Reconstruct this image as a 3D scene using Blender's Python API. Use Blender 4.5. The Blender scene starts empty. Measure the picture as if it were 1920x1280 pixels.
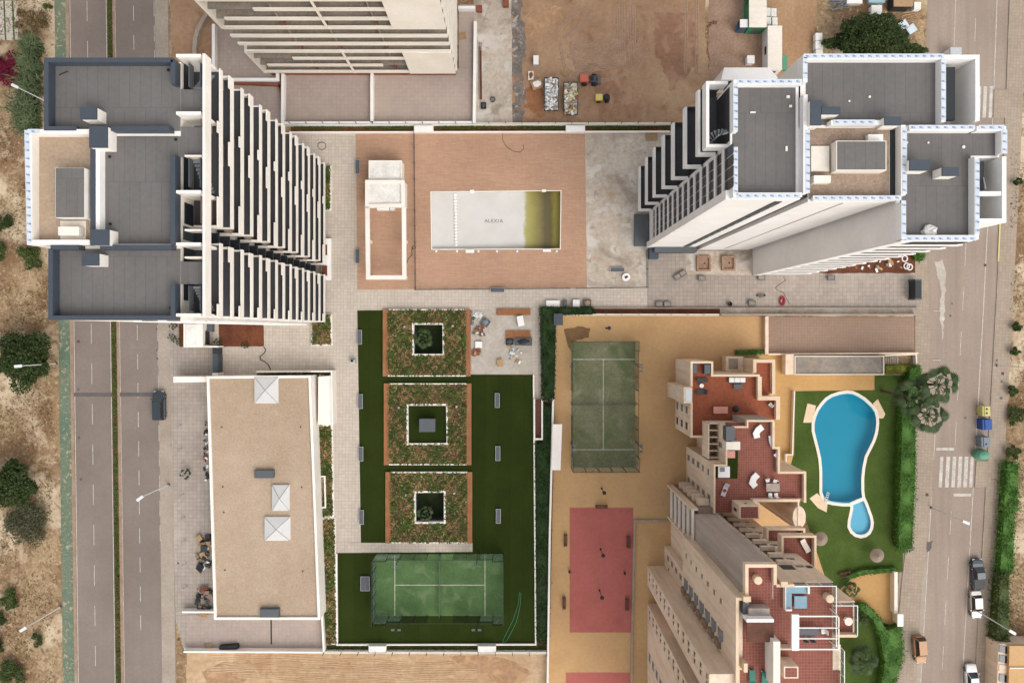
import bpy, bmesh, math, random
import numpy as np
from mathutils import Vector, Matrix
random.seed(7); rng = np.random.default_rng(7)
SC = bpy.context.scene
COL = SC.collection
R = math.radians
# ------------------------------------------------------------------ camera, sky, sun, exposure
FPX, HC, CX, CY = 1385.0, 114.0, 960.0, 620.0      # drone looks straight down from 114 m
cam = bpy.data.cameras.new('camera'); cam_o = bpy.data.objects.new('camera', cam); COL.objects.link(cam_o)
cam_o.location = (0, 0, HC); cam.sensor_width = 36.0; cam.lens = 36.0 * FPX / 1920.0
cam.shift_y = -(640.0 - CY) / 1920.0; cam.clip_start = 1.0; cam.clip_end = 3000.0
SC.camera = cam_o
SUN_EL, SUN_AZ = 48.0, 141.0                         # azimuth clockwise from north (+Y)
wd = bpy.data.worlds.new('World'); SC.world = wd; wd.use_nodes = True
wn, wl = wd.node_tree.nodes, wd.node_tree.links
wn.clear()
wo = wn.new('ShaderNodeOutputWorld'); wb = wn.new('ShaderNodeBackground'); ws = wn.new('ShaderNodeTexSky')
whs = wn.new('ShaderNodeHueSaturation'); whs.inputs['Saturation'].default_value = 0.22
ws.sky_type = 'NISHITA'; ws.sun_disc = False; ws.sun_elevation = R(SUN_EL); ws.sun_rotation = R(SUN_AZ)
ws.dust_density = 3.0; ws.air_density = 1.2
wl.new(ws.outputs[0], whs.inputs['Color']); wl.new(whs.outputs[0], wb.inputs[0]); wb.inputs[1].default_value = 0.15
wl.new(wb.outputs[0], wo.inputs[0])
sl = bpy.data.lights.new('sun', 'SUN'); so = bpy.data.objects.new('sun', sl); COL.objects.link(so)
sl.energy = 0.55; sl.angle = R(60); sl.color = (1.0, 0.93, 0.84)
az, el = R(SUN_AZ), R(SUN_EL)
sdir = Vector((math.sin(az) * math.cos(el), math.cos(az) * math.cos(el), math.sin(el)))
so.rotation_euler = (-sdir).to_track_quat('-Z', 'Y').to_euler(); so.location = (60, -80, 120)
SC.view_settings.view_transform = 'Standard'; SC.view_settings.look = 'None'
SC.view_settings.gamma = 1.0; SC.view_settings.exposure = 0.84; SC.view_settings.use_curve_mapping = False
SC.render.engine = 'CYCLES'
KALB = 0.69
# ------------------------------------------------------------------ helpers
def W(x, y, z=0.0):
    s = (HC - z) / FPX
    return ((x - CX) * s, (CY - y) * s, z)
def lin(c):
    return tuple(((v / 255.0) / 12.92 if v <= 10 else (((v / 255.0) + 0.055) / 1.055) ** 2.4) * KALB for v in c)
MATS = {}
def newmat(name):
    m = bpy.data.materials.new(name); m.use_nodes = True; MATS[name] = m
    nt = m.node_tree; return m, nt.nodes, nt.links, nt.nodes['Principled BSDF']
def nnoise(n, l, vec, scale, detail=4, rough=0.6, dist=0.0):
    t = n.new('ShaderNodeTexNoise'); t.inputs['Scale'].default_value = scale
    t.inputs['Detail'].default_value = detail; t.inputs['Roughness'].default_value = rough
    t.inputs['Distortion'].default_value = dist
    l.new(vec, t.inputs['Vector']); return t.outputs['Fac']
def nramp(n, l, fac, stops):
    r = n.new('ShaderNodeValToRGB'); e = r.color_ramp.elements
    while len(e) < len(stops): e.new(0.5)
    for i, (p, c) in enumerate(stops):
        e[i].position = p; e[i].color = (c[0], c[1], c[2], 1) if not isinstance(c, float) else (c, c, c, 1)
    l.new(fac, r.inputs[0]); return r.outputs[0]
def nmix(n, l, mode, fac, a, b):
    m = n.new('ShaderNodeMix'); m.data_type = 'RGBA'; m.blend_type = mode
    for sock, v in ((m.inputs['Factor'], fac), (m.inputs['A'], a), (m.inputs['B'], b)):
        pass
    fi, ai, bi = m.inputs[0], m.inputs[6], m.inputs[7]
    for s, v in ((fi, fac), (ai, a), (bi, b)):
        if isinstance(v, (int, float)): s.default_value = v
        elif isinstance(v, tuple): s.default_value = (v[0], v[1], v[2], 1)
        else: l.new(v, s)
    return m.outputs[2]
def npos(n):
    return n.new('ShaderNodeNewGeometry').outputs['Position']
def surf(name, c, c2=None, rough=0.85, big=0.12, fine=3.0, var=0.25, lo=0.38, hi=0.62, bump=0.0, bscale=6.0,
         spots=None, metal=0.0, streak=None, grain=0.1, spec=0.3, k=1.0):
    """base colour c, weathering towards c2 in large patches, fine grain; optional stains (colour, scale, threshold)"""
    m, n, l, p = newmat(name); pos = npos(n)
    c = tuple(v * k for v in lin(c)); c2 = tuple(v * k for v in lin(c2)) if c2 else tuple(v * (1 - var) for v in c)
    f = nnoise(n, l, pos, big, 6, 0.62)
    col = nramp(n, l, f, [(lo, c), (hi, c2)])
    g = nramp(n, l, nnoise(n, l, pos, fine, 5, 0.7), [(0.3, 1.0 - grain * 1.6), (0.7, 1.0 + grain)])
    col = nmix(n, l, 'MULTIPLY', 1.0, col, g)
    for sp in (spots or []):
        sc, s_scale, th, soft, amt = sp
        sf = nramp(n, l, nnoise(n, l, pos, s_scale, 5, 0.6, 0.6), [(th, 0.0), (min(th + soft, 1), float(amt))])
        col = nmix(n, l, 'MIX', sf, col, lin(sc))
    if streak:
        mp = n.new('ShaderNodeMapping'); mp.inputs['Scale'].default_value = streak[1]; l.new(pos, mp.inputs[0])
        sf = nramp(n, l, nnoise(n, l, mp.outputs[0], 1.0, 4, 0.6), [(0.42, 0.0), (0.7, float(streak[2]))])
        col = nmix(n, l, 'MIX', sf, col, lin(streak[0]))
    l.new(col, p.inputs['Base Color']); p.inputs['Roughness'].default_value = rough
    p.inputs['Metallic'].default_value = metal; p.inputs['Specular IOR Level'].default_value = spec
    if bump:
        b = n.new('ShaderNodeBump'); b.inputs['Strength'].default_value = bump; b.inputs['Distance'].default_value = 0.05
        l.new(nnoise(n, l, pos, bscale, 4, 0.65), b.inputs['Height']); l.new(b.outputs[0], p.inputs['Normal'])
    return m
def tiles(name, c, c2, mortar, w, h, rot=0.0, gap=0.02, rough=0.8, big=0.08, offset=0.0, bias=0.0, stain=None, msm=0.1):
    m, n, l, p = newmat(name); pos = npos(n)
    mp = n.new('ShaderNodeMapping'); mp.inputs['Rotation'].default_value = (0, 0, R(rot)); l.new(pos, mp.inputs[0])
    b = n.new('ShaderNodeTexBrick'); l.new(mp.outputs[0], b.inputs['Vector'])
    b.offset = offset; b.squash = 1.0
    b.inputs['Scale'].default_value = 1.0; b.inputs['Brick Width'].default_value = w; b.inputs['Row Height'].default_value = h
    b.inputs['Mortar Size'].default_value = gap; b.inputs['Mortar Smooth'].default_value = msm; b.inputs['Bias'].default_value = bias
    b.inputs['Color1'].default_value = lin(c) + (1,); b.inputs['Color2'].default_value = lin(c2) + (1,)
    b.inputs['Mortar'].default_value = lin(mortar) + (1,)
    g = nramp(n, l, nnoise(n, l, pos, big, 6, 0.65), [(0.3, 0.84), (0.7, 1.1)])
    col = nmix(n, l, 'MULTIPLY', 1.0, b.outputs['Color'], g)
    g = nramp(n, l, nnoise(n, l, pos, 2.0, 5, 0.7), [(0.3, 0.92), (0.7, 1.06)])
    col = nmix(n, l, 'MULTIPLY', 1.0, col, g)
    if stain:
        sf = nramp(n, l, nnoise(n, l, pos, stain[1], 5, 0.65, 0.4), [(stain[2], 0.0), (stain[2] + 0.18, float(stain[3]))])
        col = nmix(n, l, 'MIX', sf, col, lin(stain[0]))
    l.new(col, p.inputs['Base Color']); p.inputs['Roughness'].default_value = rough
    p.inputs['Specular IOR Level'].default_value = 0.25
    return m
def leafmat(name, cols, rough=0.6, trans=0.25):
    m, n, l, p = newmat(name); g = n.new('ShaderNodeNewGeometry')
    st = [(i / max(1, len(cols) - 1), lin(c)) for i, c in enumerate(cols)]
    col = nramp(n, l, g.outputs['Random Per Island'], st)
    gg = nramp(n, l, nnoise(n, l, g.outputs['Position'], 0.7, 3, 0.6), [(0.35, 0.75), (0.65, 1.2)])
    col = nmix(n, l, 'MULTIPLY', 1.0, col, gg)
    l.new(col, p.inputs['Base Color']); p.inputs['Roughness'].default_value = rough
    p.inputs['Specular IOR Level'].default_value = 0.2
    t = n.new('ShaderNodeBsdfTranslucent'); l.new(col, t.inputs[0])
    mx = n.new('ShaderNodeMixShader'); mx.inputs[0].default_value = trans
    l.new(p.outputs[0], mx.inputs[1]); l.new(t.outputs[0], mx.inputs[2])
    l.new(mx.outputs[0], n['Material Output'].inputs[0]); return m
def plain(name, c, rough=0.6, metal=0.0, spec=0.4, coat=0.0, var=0.06):
    m, n, l, p = newmat(name); pos = npos(n)
    g = nramp(n, l, nnoise(n, l, pos, 1.7, 4, 0.6), [(0.3, 1 - var), (0.7, 1 + var)])
    col = nmix(n, l, 'MULTIPLY', 1.0, lin(c), g)
    l.new(col, p.inputs['Base Color']); p.inputs['Roughness'].default_value = rough; p.inputs['Metallic'].default_value = metal
    p.inputs['Specular IOR Level'].default_value = spec; p.inputs['Coat Weight'].default_value = coat
    return m
def glassy(name, tint, clear, rough=0.05):
    m, n, l, p = newmat(name)
    p.inputs['Base Color'].default_value = lin(tint) + (1,); p.inputs['Roughness'].default_value = rough
    t = n.new('ShaderNodeBsdfTransparent'); t.inputs[0].default_value = tuple(0.86 + 0.14 * v for v in lin(tint)) + (1,)
    mx = n.new('ShaderNodeMixShader'); mx.inputs[0].default_value = clear
    l.new(p.outputs[0], mx.inputs[1]); l.new(t.outputs[0], mx.inputs[2]); l.new(mx.outputs[0], n['Material Output'].inputs[0])
    return m
WL = {}
class B:
    """collects geometry in world metres; obj() links it as one mesh object"""
    def __init__(s): s.v = []; s.f = []
    def add(s, vs, fs):
        o = len(s.v); s.v += [tuple(p) for p in vs]; s.f += [tuple(i + o for i in f) for f in fs]; return s
    def poly(s, pts, z0, z1):
        n = len(pts)
        a = sum(pts[i][0] * pts[(i + 1) % n][1] - pts[(i + 1) % n][0] * pts[i][1] for i in range(n))
        if a < 0: pts = pts[::-1]
        vs = [(x, y, z0) for x, y in pts] + [(x, y, z1) for x, y in pts]
        fs = [tuple(range(n - 1, -1, -1)), tuple(range(n, 2 * n))]
        fs += [(i, (i + 1) % n, n + (i + 1) % n, n + i) for i in range(n)]
        return s.add(vs, fs)
    def prism(s, px, z0, z1, zr=None):
        zr = z1 if zr is None else zr
        return s.poly([W(x, y, zr)[:2] for x, y in px], z0, z1)
    def rect(s, x0, y0, x1, y1, z0, z1, zr=None):
        return s.prism([(x0, y0), (x1, y0), (x1, y1), (x0, y1)], z0, z1, zr)
    def box(s, x0, x1, y0, y1, z0, z1):
        return s.poly([(x0, y0), (x1, y0), (x1, y1), (x0, y1)], z0, z1)
    def rbox(s, c, sz, rz=0.0, bev=0.0, tilt=None):
        hx, hy, hz = sz[0] / 2, sz[1] / 2, sz[2] / 2
        if bev:
            t = B(); k = bev
            ring = lambda a, b, z: [(-a + k, -b, z), (a - k, -b, z), (a, -b + k, z), (a, b - k, z), (a - k, b, z), (-a + k, b, z), (-a, b - k, z), (-a, -b + k, z)]
            vs = ring(hx, hy, -hz) + ring(hx, hy, hz - k) + ring(hx - k * .7, hy - k * .7, hz)
            fs = [tuple(range(7, -1, -1)), tuple(range(16, 24))]
            for r in (0, 8): fs += [(r + i, r + (i + 1) % 8, r + 8 + (i + 1) % 8, r + 8 + i) for i in range(8)]
        else:
            vs = [(a, b, z) for z in (-hz, hz) for a, b in ((-hx, -hy), (hx, -hy), (hx, hy), (-hx, hy))]
            fs = [(3, 2, 1, 0), (4, 5, 6, 7), (0, 1, 5, 4), (1, 2, 6, 5), (2, 3, 7, 6), (3, 0, 4, 7)]
        mt = Matrix.Rotation(rz, 4, 'Z')
        if tilt: mt = mt @ Matrix.Rotation(tilt[0], 4, 'X') @ Matrix.Rotation(tilt[1], 4, 'Y')
        return s.add([tuple(Vector(c) + mt @ Vector(p)) for p in vs], fs)
    def tube(s, p, q, r, r2=None, n=6):
        p, q = Vector(p), Vector(q); r2 = r if r2 is None else r2
        d = (q - p).normalized(); u = d.orthogonal().normalized(); w = d.cross(u)
        vs = [tuple(p + (u * math.cos(a) + w * math.sin(a)) * r) for a in [2 * math.pi * i / n for i in range(n)]]
        vs += [tuple(q + (u * math.cos(a) + w * math.sin(a)) * r2) for a in [2 * math.pi * i / n for i in range(n)]]
        fs = [tuple(range(n - 1, -1, -1)), tuple(range(n, 2 * n))] + [(i, (i + 1) % n, n + (i + 1) % n, n + i) for i in range(n)]
        return s.add(vs, fs)
    def path(s, pts, r, n=5):
        for a, b in zip(pts, pts[1:]): s.tube(a, b, r, n=n)
        return s
    def lathe(s, c, prof, n=14, sx=1.0, sy=1.0):
        vs = []; fs = []
        for r, z in prof:
            vs += [(c[0] + r * sx * math.cos(2 * math.pi * i / n), c[1] + r * sy * math.sin(2 * math.pi * i / n), c[2] + z) for i in range(n)]
        for k in range(len(prof) - 1):
            fs += [(k * n + i, k * n + (i + 1) % n, (k + 1) * n + (i + 1) % n, (k + 1) * n + i) for i in range(n)]
        fs += [tuple(range(n - 1, -1, -1)), tuple(range((len(prof) - 1) * n, len(prof) * n))]
        return s.add(vs, fs)
    def blob(s, c, r, n=10, m=6, jit=0.12, seed=None):
        rr = random.Random(seed if seed is not None else len(s.v))
        prof = []
        vs = []; fs = []
        for k in range(m + 1):
            a = -math.pi / 2 + math.pi * k / m
            for i in range(n):
                b = 2 * math.pi * i / n; j = 1 + rr.uniform(-jit, jit)
                vs.append((c[0] + r[0] * j * math.cos(a) * math.cos(b), c[1] + r[1] * j * math.cos(a) * math.sin(b), c[2] + r[2] * j * math.sin(a)))
        for k in range(m):
            fs += [(k * n + i, k * n + (i + 1) % n, (k + 1) * n + (i + 1) % n, (k + 1) * n + i) for i in range(n)]
        return s.add(vs, fs)
    def strip(s, pts, th, z0, z1, closed=False):
        """vertical wall along world polyline pts, thickness th, mitred"""
        n = len(pts); L = []; Rr = []
        P = [Vector(p[:2]) for p in pts]
        for i in range(n):
            ds = []
            if i > 0 or closed: ds.append((P[i] - P[i - 1]).normalized())
            if i < n - 1 or closed: ds.append((P[(i + 1) % n] - P[i]).normalized())
            ns = [Vector((-d.y, d.x)) for d in ds]
            nn = sum(ns, Vector((0, 0)))
            nn = nn.normalized() if nn.length > 1e-6 else ns[0]
            k = th / 2 / max(0.35, nn.dot(ns[0]))
            L.append(P[i] + nn * k); Rr.append(P[i] - nn * k)
        vs = []
        for i in range(n):
            vs += [(L[i].x, L[i].y, z0), (Rr[i].x, Rr[i].y, z0), (Rr[i].x, Rr[i].y, z1), (L[i].x, L[i].y, z1)]
        fs = []
        for i in range(n if closed else n - 1):
            a, b = 4 * i, 4 * ((i + 1) % n)
            fs += [(a + k, b + k, b + (k + 1) % 4, a + (k + 1) % 4) for k in range(4)]
        if not closed: fs += [(3, 2, 1, 0), (4 * n - 4, 4 * n - 3, 4 * n - 2, 4 * n - 1)]
        return s.add(vs, fs)
    def wall(s, px, th, z0, z1, closed=False):
        return s.strip([W(x, y, z1) for x, y in px], th, z0, z1, closed)
    def obj(s, name, mat, parent=None, smooth=False):
        v = np.array(s.v, dtype=np.float64)
        o = np.array([(v[:, 0].min() + v[:, 0].max()) / 2, (v[:, 1].min() + v[:, 1].max()) / 2, v[:, 2].min()])
        me = bpy.data.meshes.new(name); me.from_pydata((v - o).tolist(), [], s.f); me.update()
        bm = bmesh.new(); bm.from_mesh(me); bmesh.ops.recalc_face_normals(bm, faces=bm.faces); bm.to_mesh(me); bm.free()
        return link(name, me, mat, Vector(o), parent, smooth)
def link(name, me, mat, o, parent=None, smooth=False):
    if mat is not None: me.materials.append(MATS[mat] if isinstance(mat, str) else mat)
    if smooth: me.polygons.foreach_set('use_smooth', [True] * len(me.polygons))
    ob = bpy.data.objects.new(name, me); COL.objects.link(ob)
    WL[ob.name] = Vector(o)
    if parent: ob.parent = parent; ob.location = Vector(o) - WL[parent.name]
    else: ob.location = o
    return ob
LABELS = set()
def tag(o, label, cat, group=None):
    o['label'] = label; o['category'] = cat
    if group: o['group'] = group
    if label in LABELS and not group: print('DUP LABEL', label)
    LABELS.add(label); return o
def thing(name, label, cat, loc, group=None):
    e = bpy.data.objects.new(name, None); COL.objects.link(e); e.location = loc; e.empty_display_size = 0.3
    WL[e.name] = Vector(loc); return tag(e, label, cat, group)
def stru(o, kind='structure'): o['kind'] = kind; return o
def clone(root, loc, rz, label, name=None):
    r = root.copy(); COL.objects.link(r); r.location = loc; r.rotation_euler = (0, 0, rz); r['label'] = label
    LABELS.add(label); WL[r.name] = Vector(loc)
    for ch in root.children:
        c = ch.copy(); COL.objects.link(c); c.parent = r
        for g in ch.children:
            d = g.copy(); COL.objects.link(d); d.parent = c
    return r
def place(proto, spots, group):
    """spots: (world loc, rz, label); the first spot takes the prototype itself"""
    proto['group'] = group; out = []
    for i, (loc, rz, lab) in enumerate(spots):
        if i == 0:
            proto.location = loc; proto.rotation_euler = (0, 0, rz); proto['label'] = lab; LABELS.add(lab); WL[proto.name] = Vector(loc); out.append(proto)
        else: out.append(clone(proto, loc, rz, lab))
    return out
def rough(px, amp=2.0, step=14.0, seed=1):
    rr = random.Random(seed); out = []
    for (x0, y0), (x1, y1) in zip(px, px[1:] + px[:1]):
        n = max(1, int(math.hypot(x1 - x0, y1 - y0) / step))
        for i in range(n):
            t = i / n; out.append((x0 + (x1 - x0) * t + rr.uniform(-amp, amp), y0 + (y1 - y0) * t + rr.uniform(-amp, amp)))
    return out
def sheet(name, px, z, mat, holes=(), world=False, parent=None, kind='structure'):
    bm = bmesh.new(); edges = []
    for loop in [px] + list(holes):
        vs = [bm.verts.new(p + (z,) if world else W(p[0], p[1], z)) for p in loop]
        for i in range(len(vs)): edges.append(bm.edges.new((vs[i], vs[(i + 1) % len(vs)])))
    bmesh.ops.triangle_fill(bm, use_beauty=True, use_dissolve=False, edges=edges)
    for f in bm.faces:
        f.normal_update()
        if f.normal.z < 0: f.normal_flip()
    xs = [v.co.x for v in bm.verts]; ys = [v.co.y for v in bm.verts]
    o = Vector(((min(xs) + max(xs)) / 2, (min(ys) + max(ys)) / 2, z))
    for v in bm.verts: v.co -= o
    me = bpy.data.meshes.new(name); bm.to_mesh(me); bm.free()
    ob = link(name, me, mat, o, parent)
    if kind: ob['kind'] = kind
    return ob
def quadmesh(name, V, mat, parent=None, k=4):
    """V: (n*k,3) world coords of n separate k-gons -> one mesh, fast"""
    V = np.asarray(V, dtype=np.float32); n = len(V) // k
    o = np.array([(V[:, 0].min() + V[:, 0].max()) / 2, (V[:, 1].min() + V[:, 1].max()) / 2, V[:, 2].min()])
    me = bpy.data.meshes.new(name); me.vertices.add(n * k); me.vertices.foreach_set('co', (V - o).astype(np.float32).ravel())
    me.loops.add(n * k); me.loops.foreach_set('vertex_index', np.arange(n * k, dtype=np.int32))
    me.polygons.add(n); me.polygons.foreach_set('loop_start', np.arange(0, n * k, k, dtype=np.int32))
    me.update(); me.validate()
    return link(name, me, mat, Vector(o), parent)
def leaves(P, size, flat=0.5, asp=0.6):
    """leaf quads at points P (n,3): random turn, normals biased upward by flat"""
    n = len(P); s = size * rng.uniform(0.6, 1.35, (n, 1))
    nr = rng.normal(size=(n, 3)); nr /= np.linalg.norm(nr, axis=1, keepdims=True); nr[:, 2] = np.abs(nr[:, 2]) + flat
    nr /= np.linalg.norm(nr, axis=1, keepdims=True)
    t = rng.normal(size=(n, 3)); t -= nr * (t * nr).sum(1, keepdims=True); t /= np.linalg.norm(t, axis=1, keepdims=True)
    b = np.cross(nr, t)
    q = np.stack([P - t * s * 0.5, P - b * s * asp * 0.5 , P + t * s * 0.5, P + b * s * asp * 0.5], 1)
    return q.reshape(-1, 3)
def crown_pts(c, r, n, clumps=14, shell=0.55):
    c = np.array(c); r = np.array(r)
    cl = rng.normal(size=(clumps, 3)); cl /= np.linalg.norm(cl, axis=1, keepdims=True)
    cl *= rng.uniform(0.35, 0.85, (clumps, 1)); cl[:, 2] = np.abs(cl[:, 2]) * 0.9
    cr = rng.uniform(0.22, 0.42, clumps); k = rng.integers(0, clumps, n)
    d = rng.normal(size=(n, 3)); d /= np.linalg.norm(d, axis=1, keepdims=True)
    rad = rng.uniform(shell, 1.0, (n, 1))
    P = cl[k] + d * cr[k][:, None] * rad
    return c + P * r
def tree(name, label, cat, px, rpx, h, mat, n=9000, size=0.3, clumps=18, ry=None, group=None, base=0.0, trunk='bark'):
    """crown centred on px (seen at its mid height), rpx radius in photo pixels, h total height"""
    zc = base + h * 0.55; x, y, _ = W(px[0], px[1], zc); s = (HC - zc) / FPX
    rx, ryy = rpx * s * 1.13, (ry or rpx) * s * 1.13
    t = thing(name, label, cat, (x, y, base), group)
    tb = B(); tb.tube((x, y, base), (x + 0.1, y + 0.05, base + h * 0.45), max(0.08, rx * 0.07), max(0.05, rx * 0.045), 8)
    for i in range(7):
        a = 6.283 * i / 7 + 0.3; k = 0.45 + 0.25 * ((i * 37) % 10) / 10
        tb.tube((x, y, base + h * (0.22 + 0.03 * i)), (x + rx * k * math.cos(a), y + ryy * k * math.sin(a), base + h * (0.5 + 0.04 * i)), max(0.05, rx * 0.03), 0.02, 5)
    tb.obj('trunk', trunk, t)
    P = crown_pts((x, y, base + h * 0.48), (rx, ryy, h * 0.5), n, clumps)
    P[:, 2] = np.maximum(P[:, 2], base + 0.06)
    quadmesh('crown', leaves(P, size), mat, t); return t
# ------------------------------------------------------------------ materials
surf('earth', (188, 161, 124), (146, 113, 80), big=0.13, fine=2.4, grain=0.26, lo=0.38, hi=0.58, bump=0.8, bscale=2.5,
     spots=[((222, 200, 168), 0.09, 0.5, 0.1, 0.95), ((122, 94, 64), 0.9, 0.54, 0.1, 0.75), ((204, 180, 146), 1.6, 0.58, 0.06, 0.75), ((92, 68, 48), 2.6, 0.62, 0.06, 0.6)])
surf('site_earth', (192, 158, 124), (160, 122, 92), big=0.09, fine=1.5, grain=0.14, bump=0.4, bscale=2.0,
     spots=[((188, 152, 124), 0.2, 0.55, 0.2, 0.7), ((124, 88, 64), 0.28, 0.58, 0.12, 0.6), ((158, 108, 66), 0.12, 0.6, 0.1, 0.5), ((200, 166, 136), 1.4, 0.62, 0.1, 0.4)], streak=((184, 148, 120), (0.9, 0.12, 1), 0.5))
surf('pale_earth', (214, 183, 146), (196, 160, 122), big=0.1, fine=1.4, grain=0.16, bump=0.4, bscale=2.0,
     spots=[((178, 134, 98), 0.18, 0.6, 0.06, 0.7), ((226, 198, 160), 0.25, 0.6, 0.1, 0.7)], streak=((188, 146, 106), (0.12, 1.1, 1), 0.5))
surf('sand_track', (196, 160, 124), (178, 140, 104), big=0.12, fine=2.0, grain=0.14, bump=0.3, streak=((170, 132, 98), (1.4, 0.07, 1), 0.6))
surf('rut', (186, 154, 130), (170, 136, 112), big=0.5, fine=3, grain=0.16, bump=0.4)
surf('damp_earth', (190, 152, 116), (178, 138, 102), big=0.3, fine=1.6, grain=0.16, spots=[((205, 168, 126), 0.5, 0.52, 0.12, 0.9)])
surf('site_dark', (166, 126, 99), (154, 114, 88), big=0.3, fine=1.6, grain=0.16, spots=[((182, 144, 116), 0.35, 0.48, 0.15, 0.95)])
surf('orange_earth', (176, 122, 82), (160, 108, 74), big=0.3, fine=1.6, grain=0.16, spots=[((182, 144, 116), 0.35, 0.5, 0.15, 0.95)])
surf('red_soil', (128, 74, 46), (104, 58, 36), big=0.4, fine=3, grain=0.22, bump=0.6, bscale=5)
surf('wet_concrete', (150, 116, 78), (138, 104, 70), big=0.5)
surf('asphalt', (150, 136, 125), (134, 121, 111), big=0.07, fine=2.5, grain=0.07, rough=0.92, streak=((136, 124, 116), (1.1, 0.02, 1), 0.55),
     spots=[((126, 114, 106), 0.5, 0.7, 0.06, 0.4)])
surf('asphalt_pale', (178, 160, 144), (164, 146, 131), big=0.06, fine=2.5, grain=0.07, rough=0.92, streak=((150, 134, 122), (0.9, 0.03, 1), 0.6),
     spots=[((130, 114, 102), 0.4, 0.7, 0.06, 0.45)])
surf('asphalt_patch', (112, 106, 102), (100, 94, 90), big=0.5, grain=0.08)
surf('parking_strip', (186, 172, 156), (170, 154, 138), big=0.15, fine=2.5, grain=0.1, spots=[((140, 126, 112), 0.5, 0.66, 0.06, 0.5)])
surf('kerb', (188, 172, 155), (170, 152, 134), big=0.4, grain=0.1)
surf('brown_kerb', (178, 152, 130), (162, 134, 112), big=0.4, grain=0.1)
surf('road_paint', (226, 218, 208), (200, 190, 178), big=1.2, fine=4, grain=0.12, spots=[((165, 150, 138), 1.3, 0.6, 0.08, 0.8)])
surf('cycle_paint', (98, 122, 102), (122, 132, 108), big=0.12, fine=2, grain=0.12, spots=[((190, 172, 142), 1.7, 0.57, 0.05, 0.8), ((168, 156, 130), 4.2, 0.58, 0.05, 0.6)])
tiles('paving', (218, 204, 188), (208, 194, 178), (184, 170, 156), 0.52, 0.52, 0.6, gap=0.022, stain=((188, 172, 156), 0.16, 0.58, 0.5))
tiles('paving_site', (188, 174, 160), (176, 162, 150), (152, 140, 128), 0.6, 0.6, 0.0, gap=0.024, stain=((206, 192, 174), 0.2, 0.56, 0.6))
tiles('pavement_right', (186, 168, 148), (176, 158, 138), (158, 140, 124), 0.5, 0.5, 3.0, gap=0.02, stain=((164, 144, 122), 0.16, 0.55, 0.6))
tiles('ramp_tile', (172, 144, 124), (168, 140, 120), (158, 131, 112), 0.46, 0.46, 0.8, gap=0.03, stain=((168, 142, 120), 0.1, 0.55, 0.5))
tiles('deck', (206, 166, 137), (196, 155, 126), (174, 136, 110), 1.2, 0.2, 0.6, gap=0.012, offset=0.37, stain=((198, 158, 128), 0.1, 0.55, 0.4))
tiles('terrace_tile', (154, 93, 79), (144, 84, 71), (178, 124, 106), 0.33, 0.33, 0.0, gap=0.016)
tiles('terrace_clay', (170, 96, 66), (156, 84, 56), (160, 92, 68), 0.33, 0.33, 0.0, gap=0.014)
tiles('court_tile', (192, 174, 162), (186, 168, 156), (174, 156, 145), 0.6, 0.6, 0.0, gap=0.02, stain=((200, 180, 162), 0.09, 0.52, 0.7))
surf('concrete', (214, 198, 180), (196, 180, 162), big=0.13, fine=1.8, grain=0.14, spots=[((222, 213, 202), 0.3, 0.53, 0.08, 0.85), ((198, 152, 110), 0.22, 0.6, 0.08, 0.65), ((150, 134, 118), 0.2, 0.56, 0.1, 0.7), ((140, 126, 112), 0.6, 0.6, 0.08, 0.5)])
surf('pale_concrete', (208, 198, 184), (192, 180, 164), big=0.2, fine=2.2, grain=0.1, spots=[((230, 224, 214), 0.4, 0.6, 0.1, 0.7), ((172, 156, 138), 0.7, 0.66, 0.06, 0.5)])
surf('grey_rubble', (150, 140, 130), (124, 114, 106), big=0.5, fine=2.5, grain=0.25, bump=0.8, spots=[((196, 188, 178), 0.9, 0.56, 0.06, 0.8), ((170, 122, 88), 0.4, 0.56, 0.1, 0.7)])
surf('raw_concrete', (168, 156, 142), (146, 136, 126), big=0.3, fine=2, grain=0.14, spots=[((186, 150, 122), 0.5, 0.6, 0.1, 0.5)])
tiles('turf', (53, 65, 26), (49, 60, 23), (44, 55, 20), 2.0, 60.0, 0.5, gap=0.03, rough=0.95, big=0.15, stain=((62, 72, 32), 0.12, 0.6, 0.3)); MATS['turf'].node_tree.nodes['Principled BSDF'].inputs['Specular IOR Level'].default_value = 0.04
surf('lawn', (88, 106, 52), (72, 92, 42), big=0.2, fine=5, grain=0.16, rough=0.95, bump=0.5, bscale=9, spec=0.05, spots=[((96, 104, 56), 0.35, 0.6, 0.12, 0.4)])
surf('court_green', (92, 122, 72), (78, 108, 60), big=0.35, fine=4, grain=0.14, spots=[((124, 142, 100), 0.4, 0.56, 0.1, 0.5)])
surf('court_worn', (142, 140, 110), (118, 122, 86), big=0.14, fine=4, grain=0.2, spots=[((166, 158, 130), 0.4, 0.57, 0.12, 0.6), ((92, 108, 62), 0.16, 0.56, 0.1, 0.7)])
surf('yellow_floor', (222, 180, 126), (206, 164, 117), big=0.05, fine=2, grain=0.06, spots=[((170, 132, 92), 0.08, 0.55, 0.2, 0.4)])
surf('yellow_fresh', (214, 172, 112), (204, 160, 102), big=0.1, fine=2, grain=0.06)
surf('red_court', (200, 115, 105), (190, 106, 96), big=0.1, fine=2, grain=0.06, spots=[((150, 78, 68), 0.12, 0.56, 0.2, 0.4)])
surf('white', (240, 233, 223), (230, 222, 211), big=0.2, fine=1.5, grain=0.03, rough=0.85, k=1.28)
surf('white_b', (238, 234, 229), (230, 226, 220), big=0.2, fine=1.5, grain=0.03, rough=0.85, k=1.28)
surf('white_gravel', (232, 228, 220), (214, 210, 202), big=0.6, fine=5, grain=0.12, bump=0.6, bscale=8, k=1.28)
surf('light_grey', (226, 221, 216), (216, 211, 206), big=0.2, grain=0.03, k=1.42)
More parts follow.
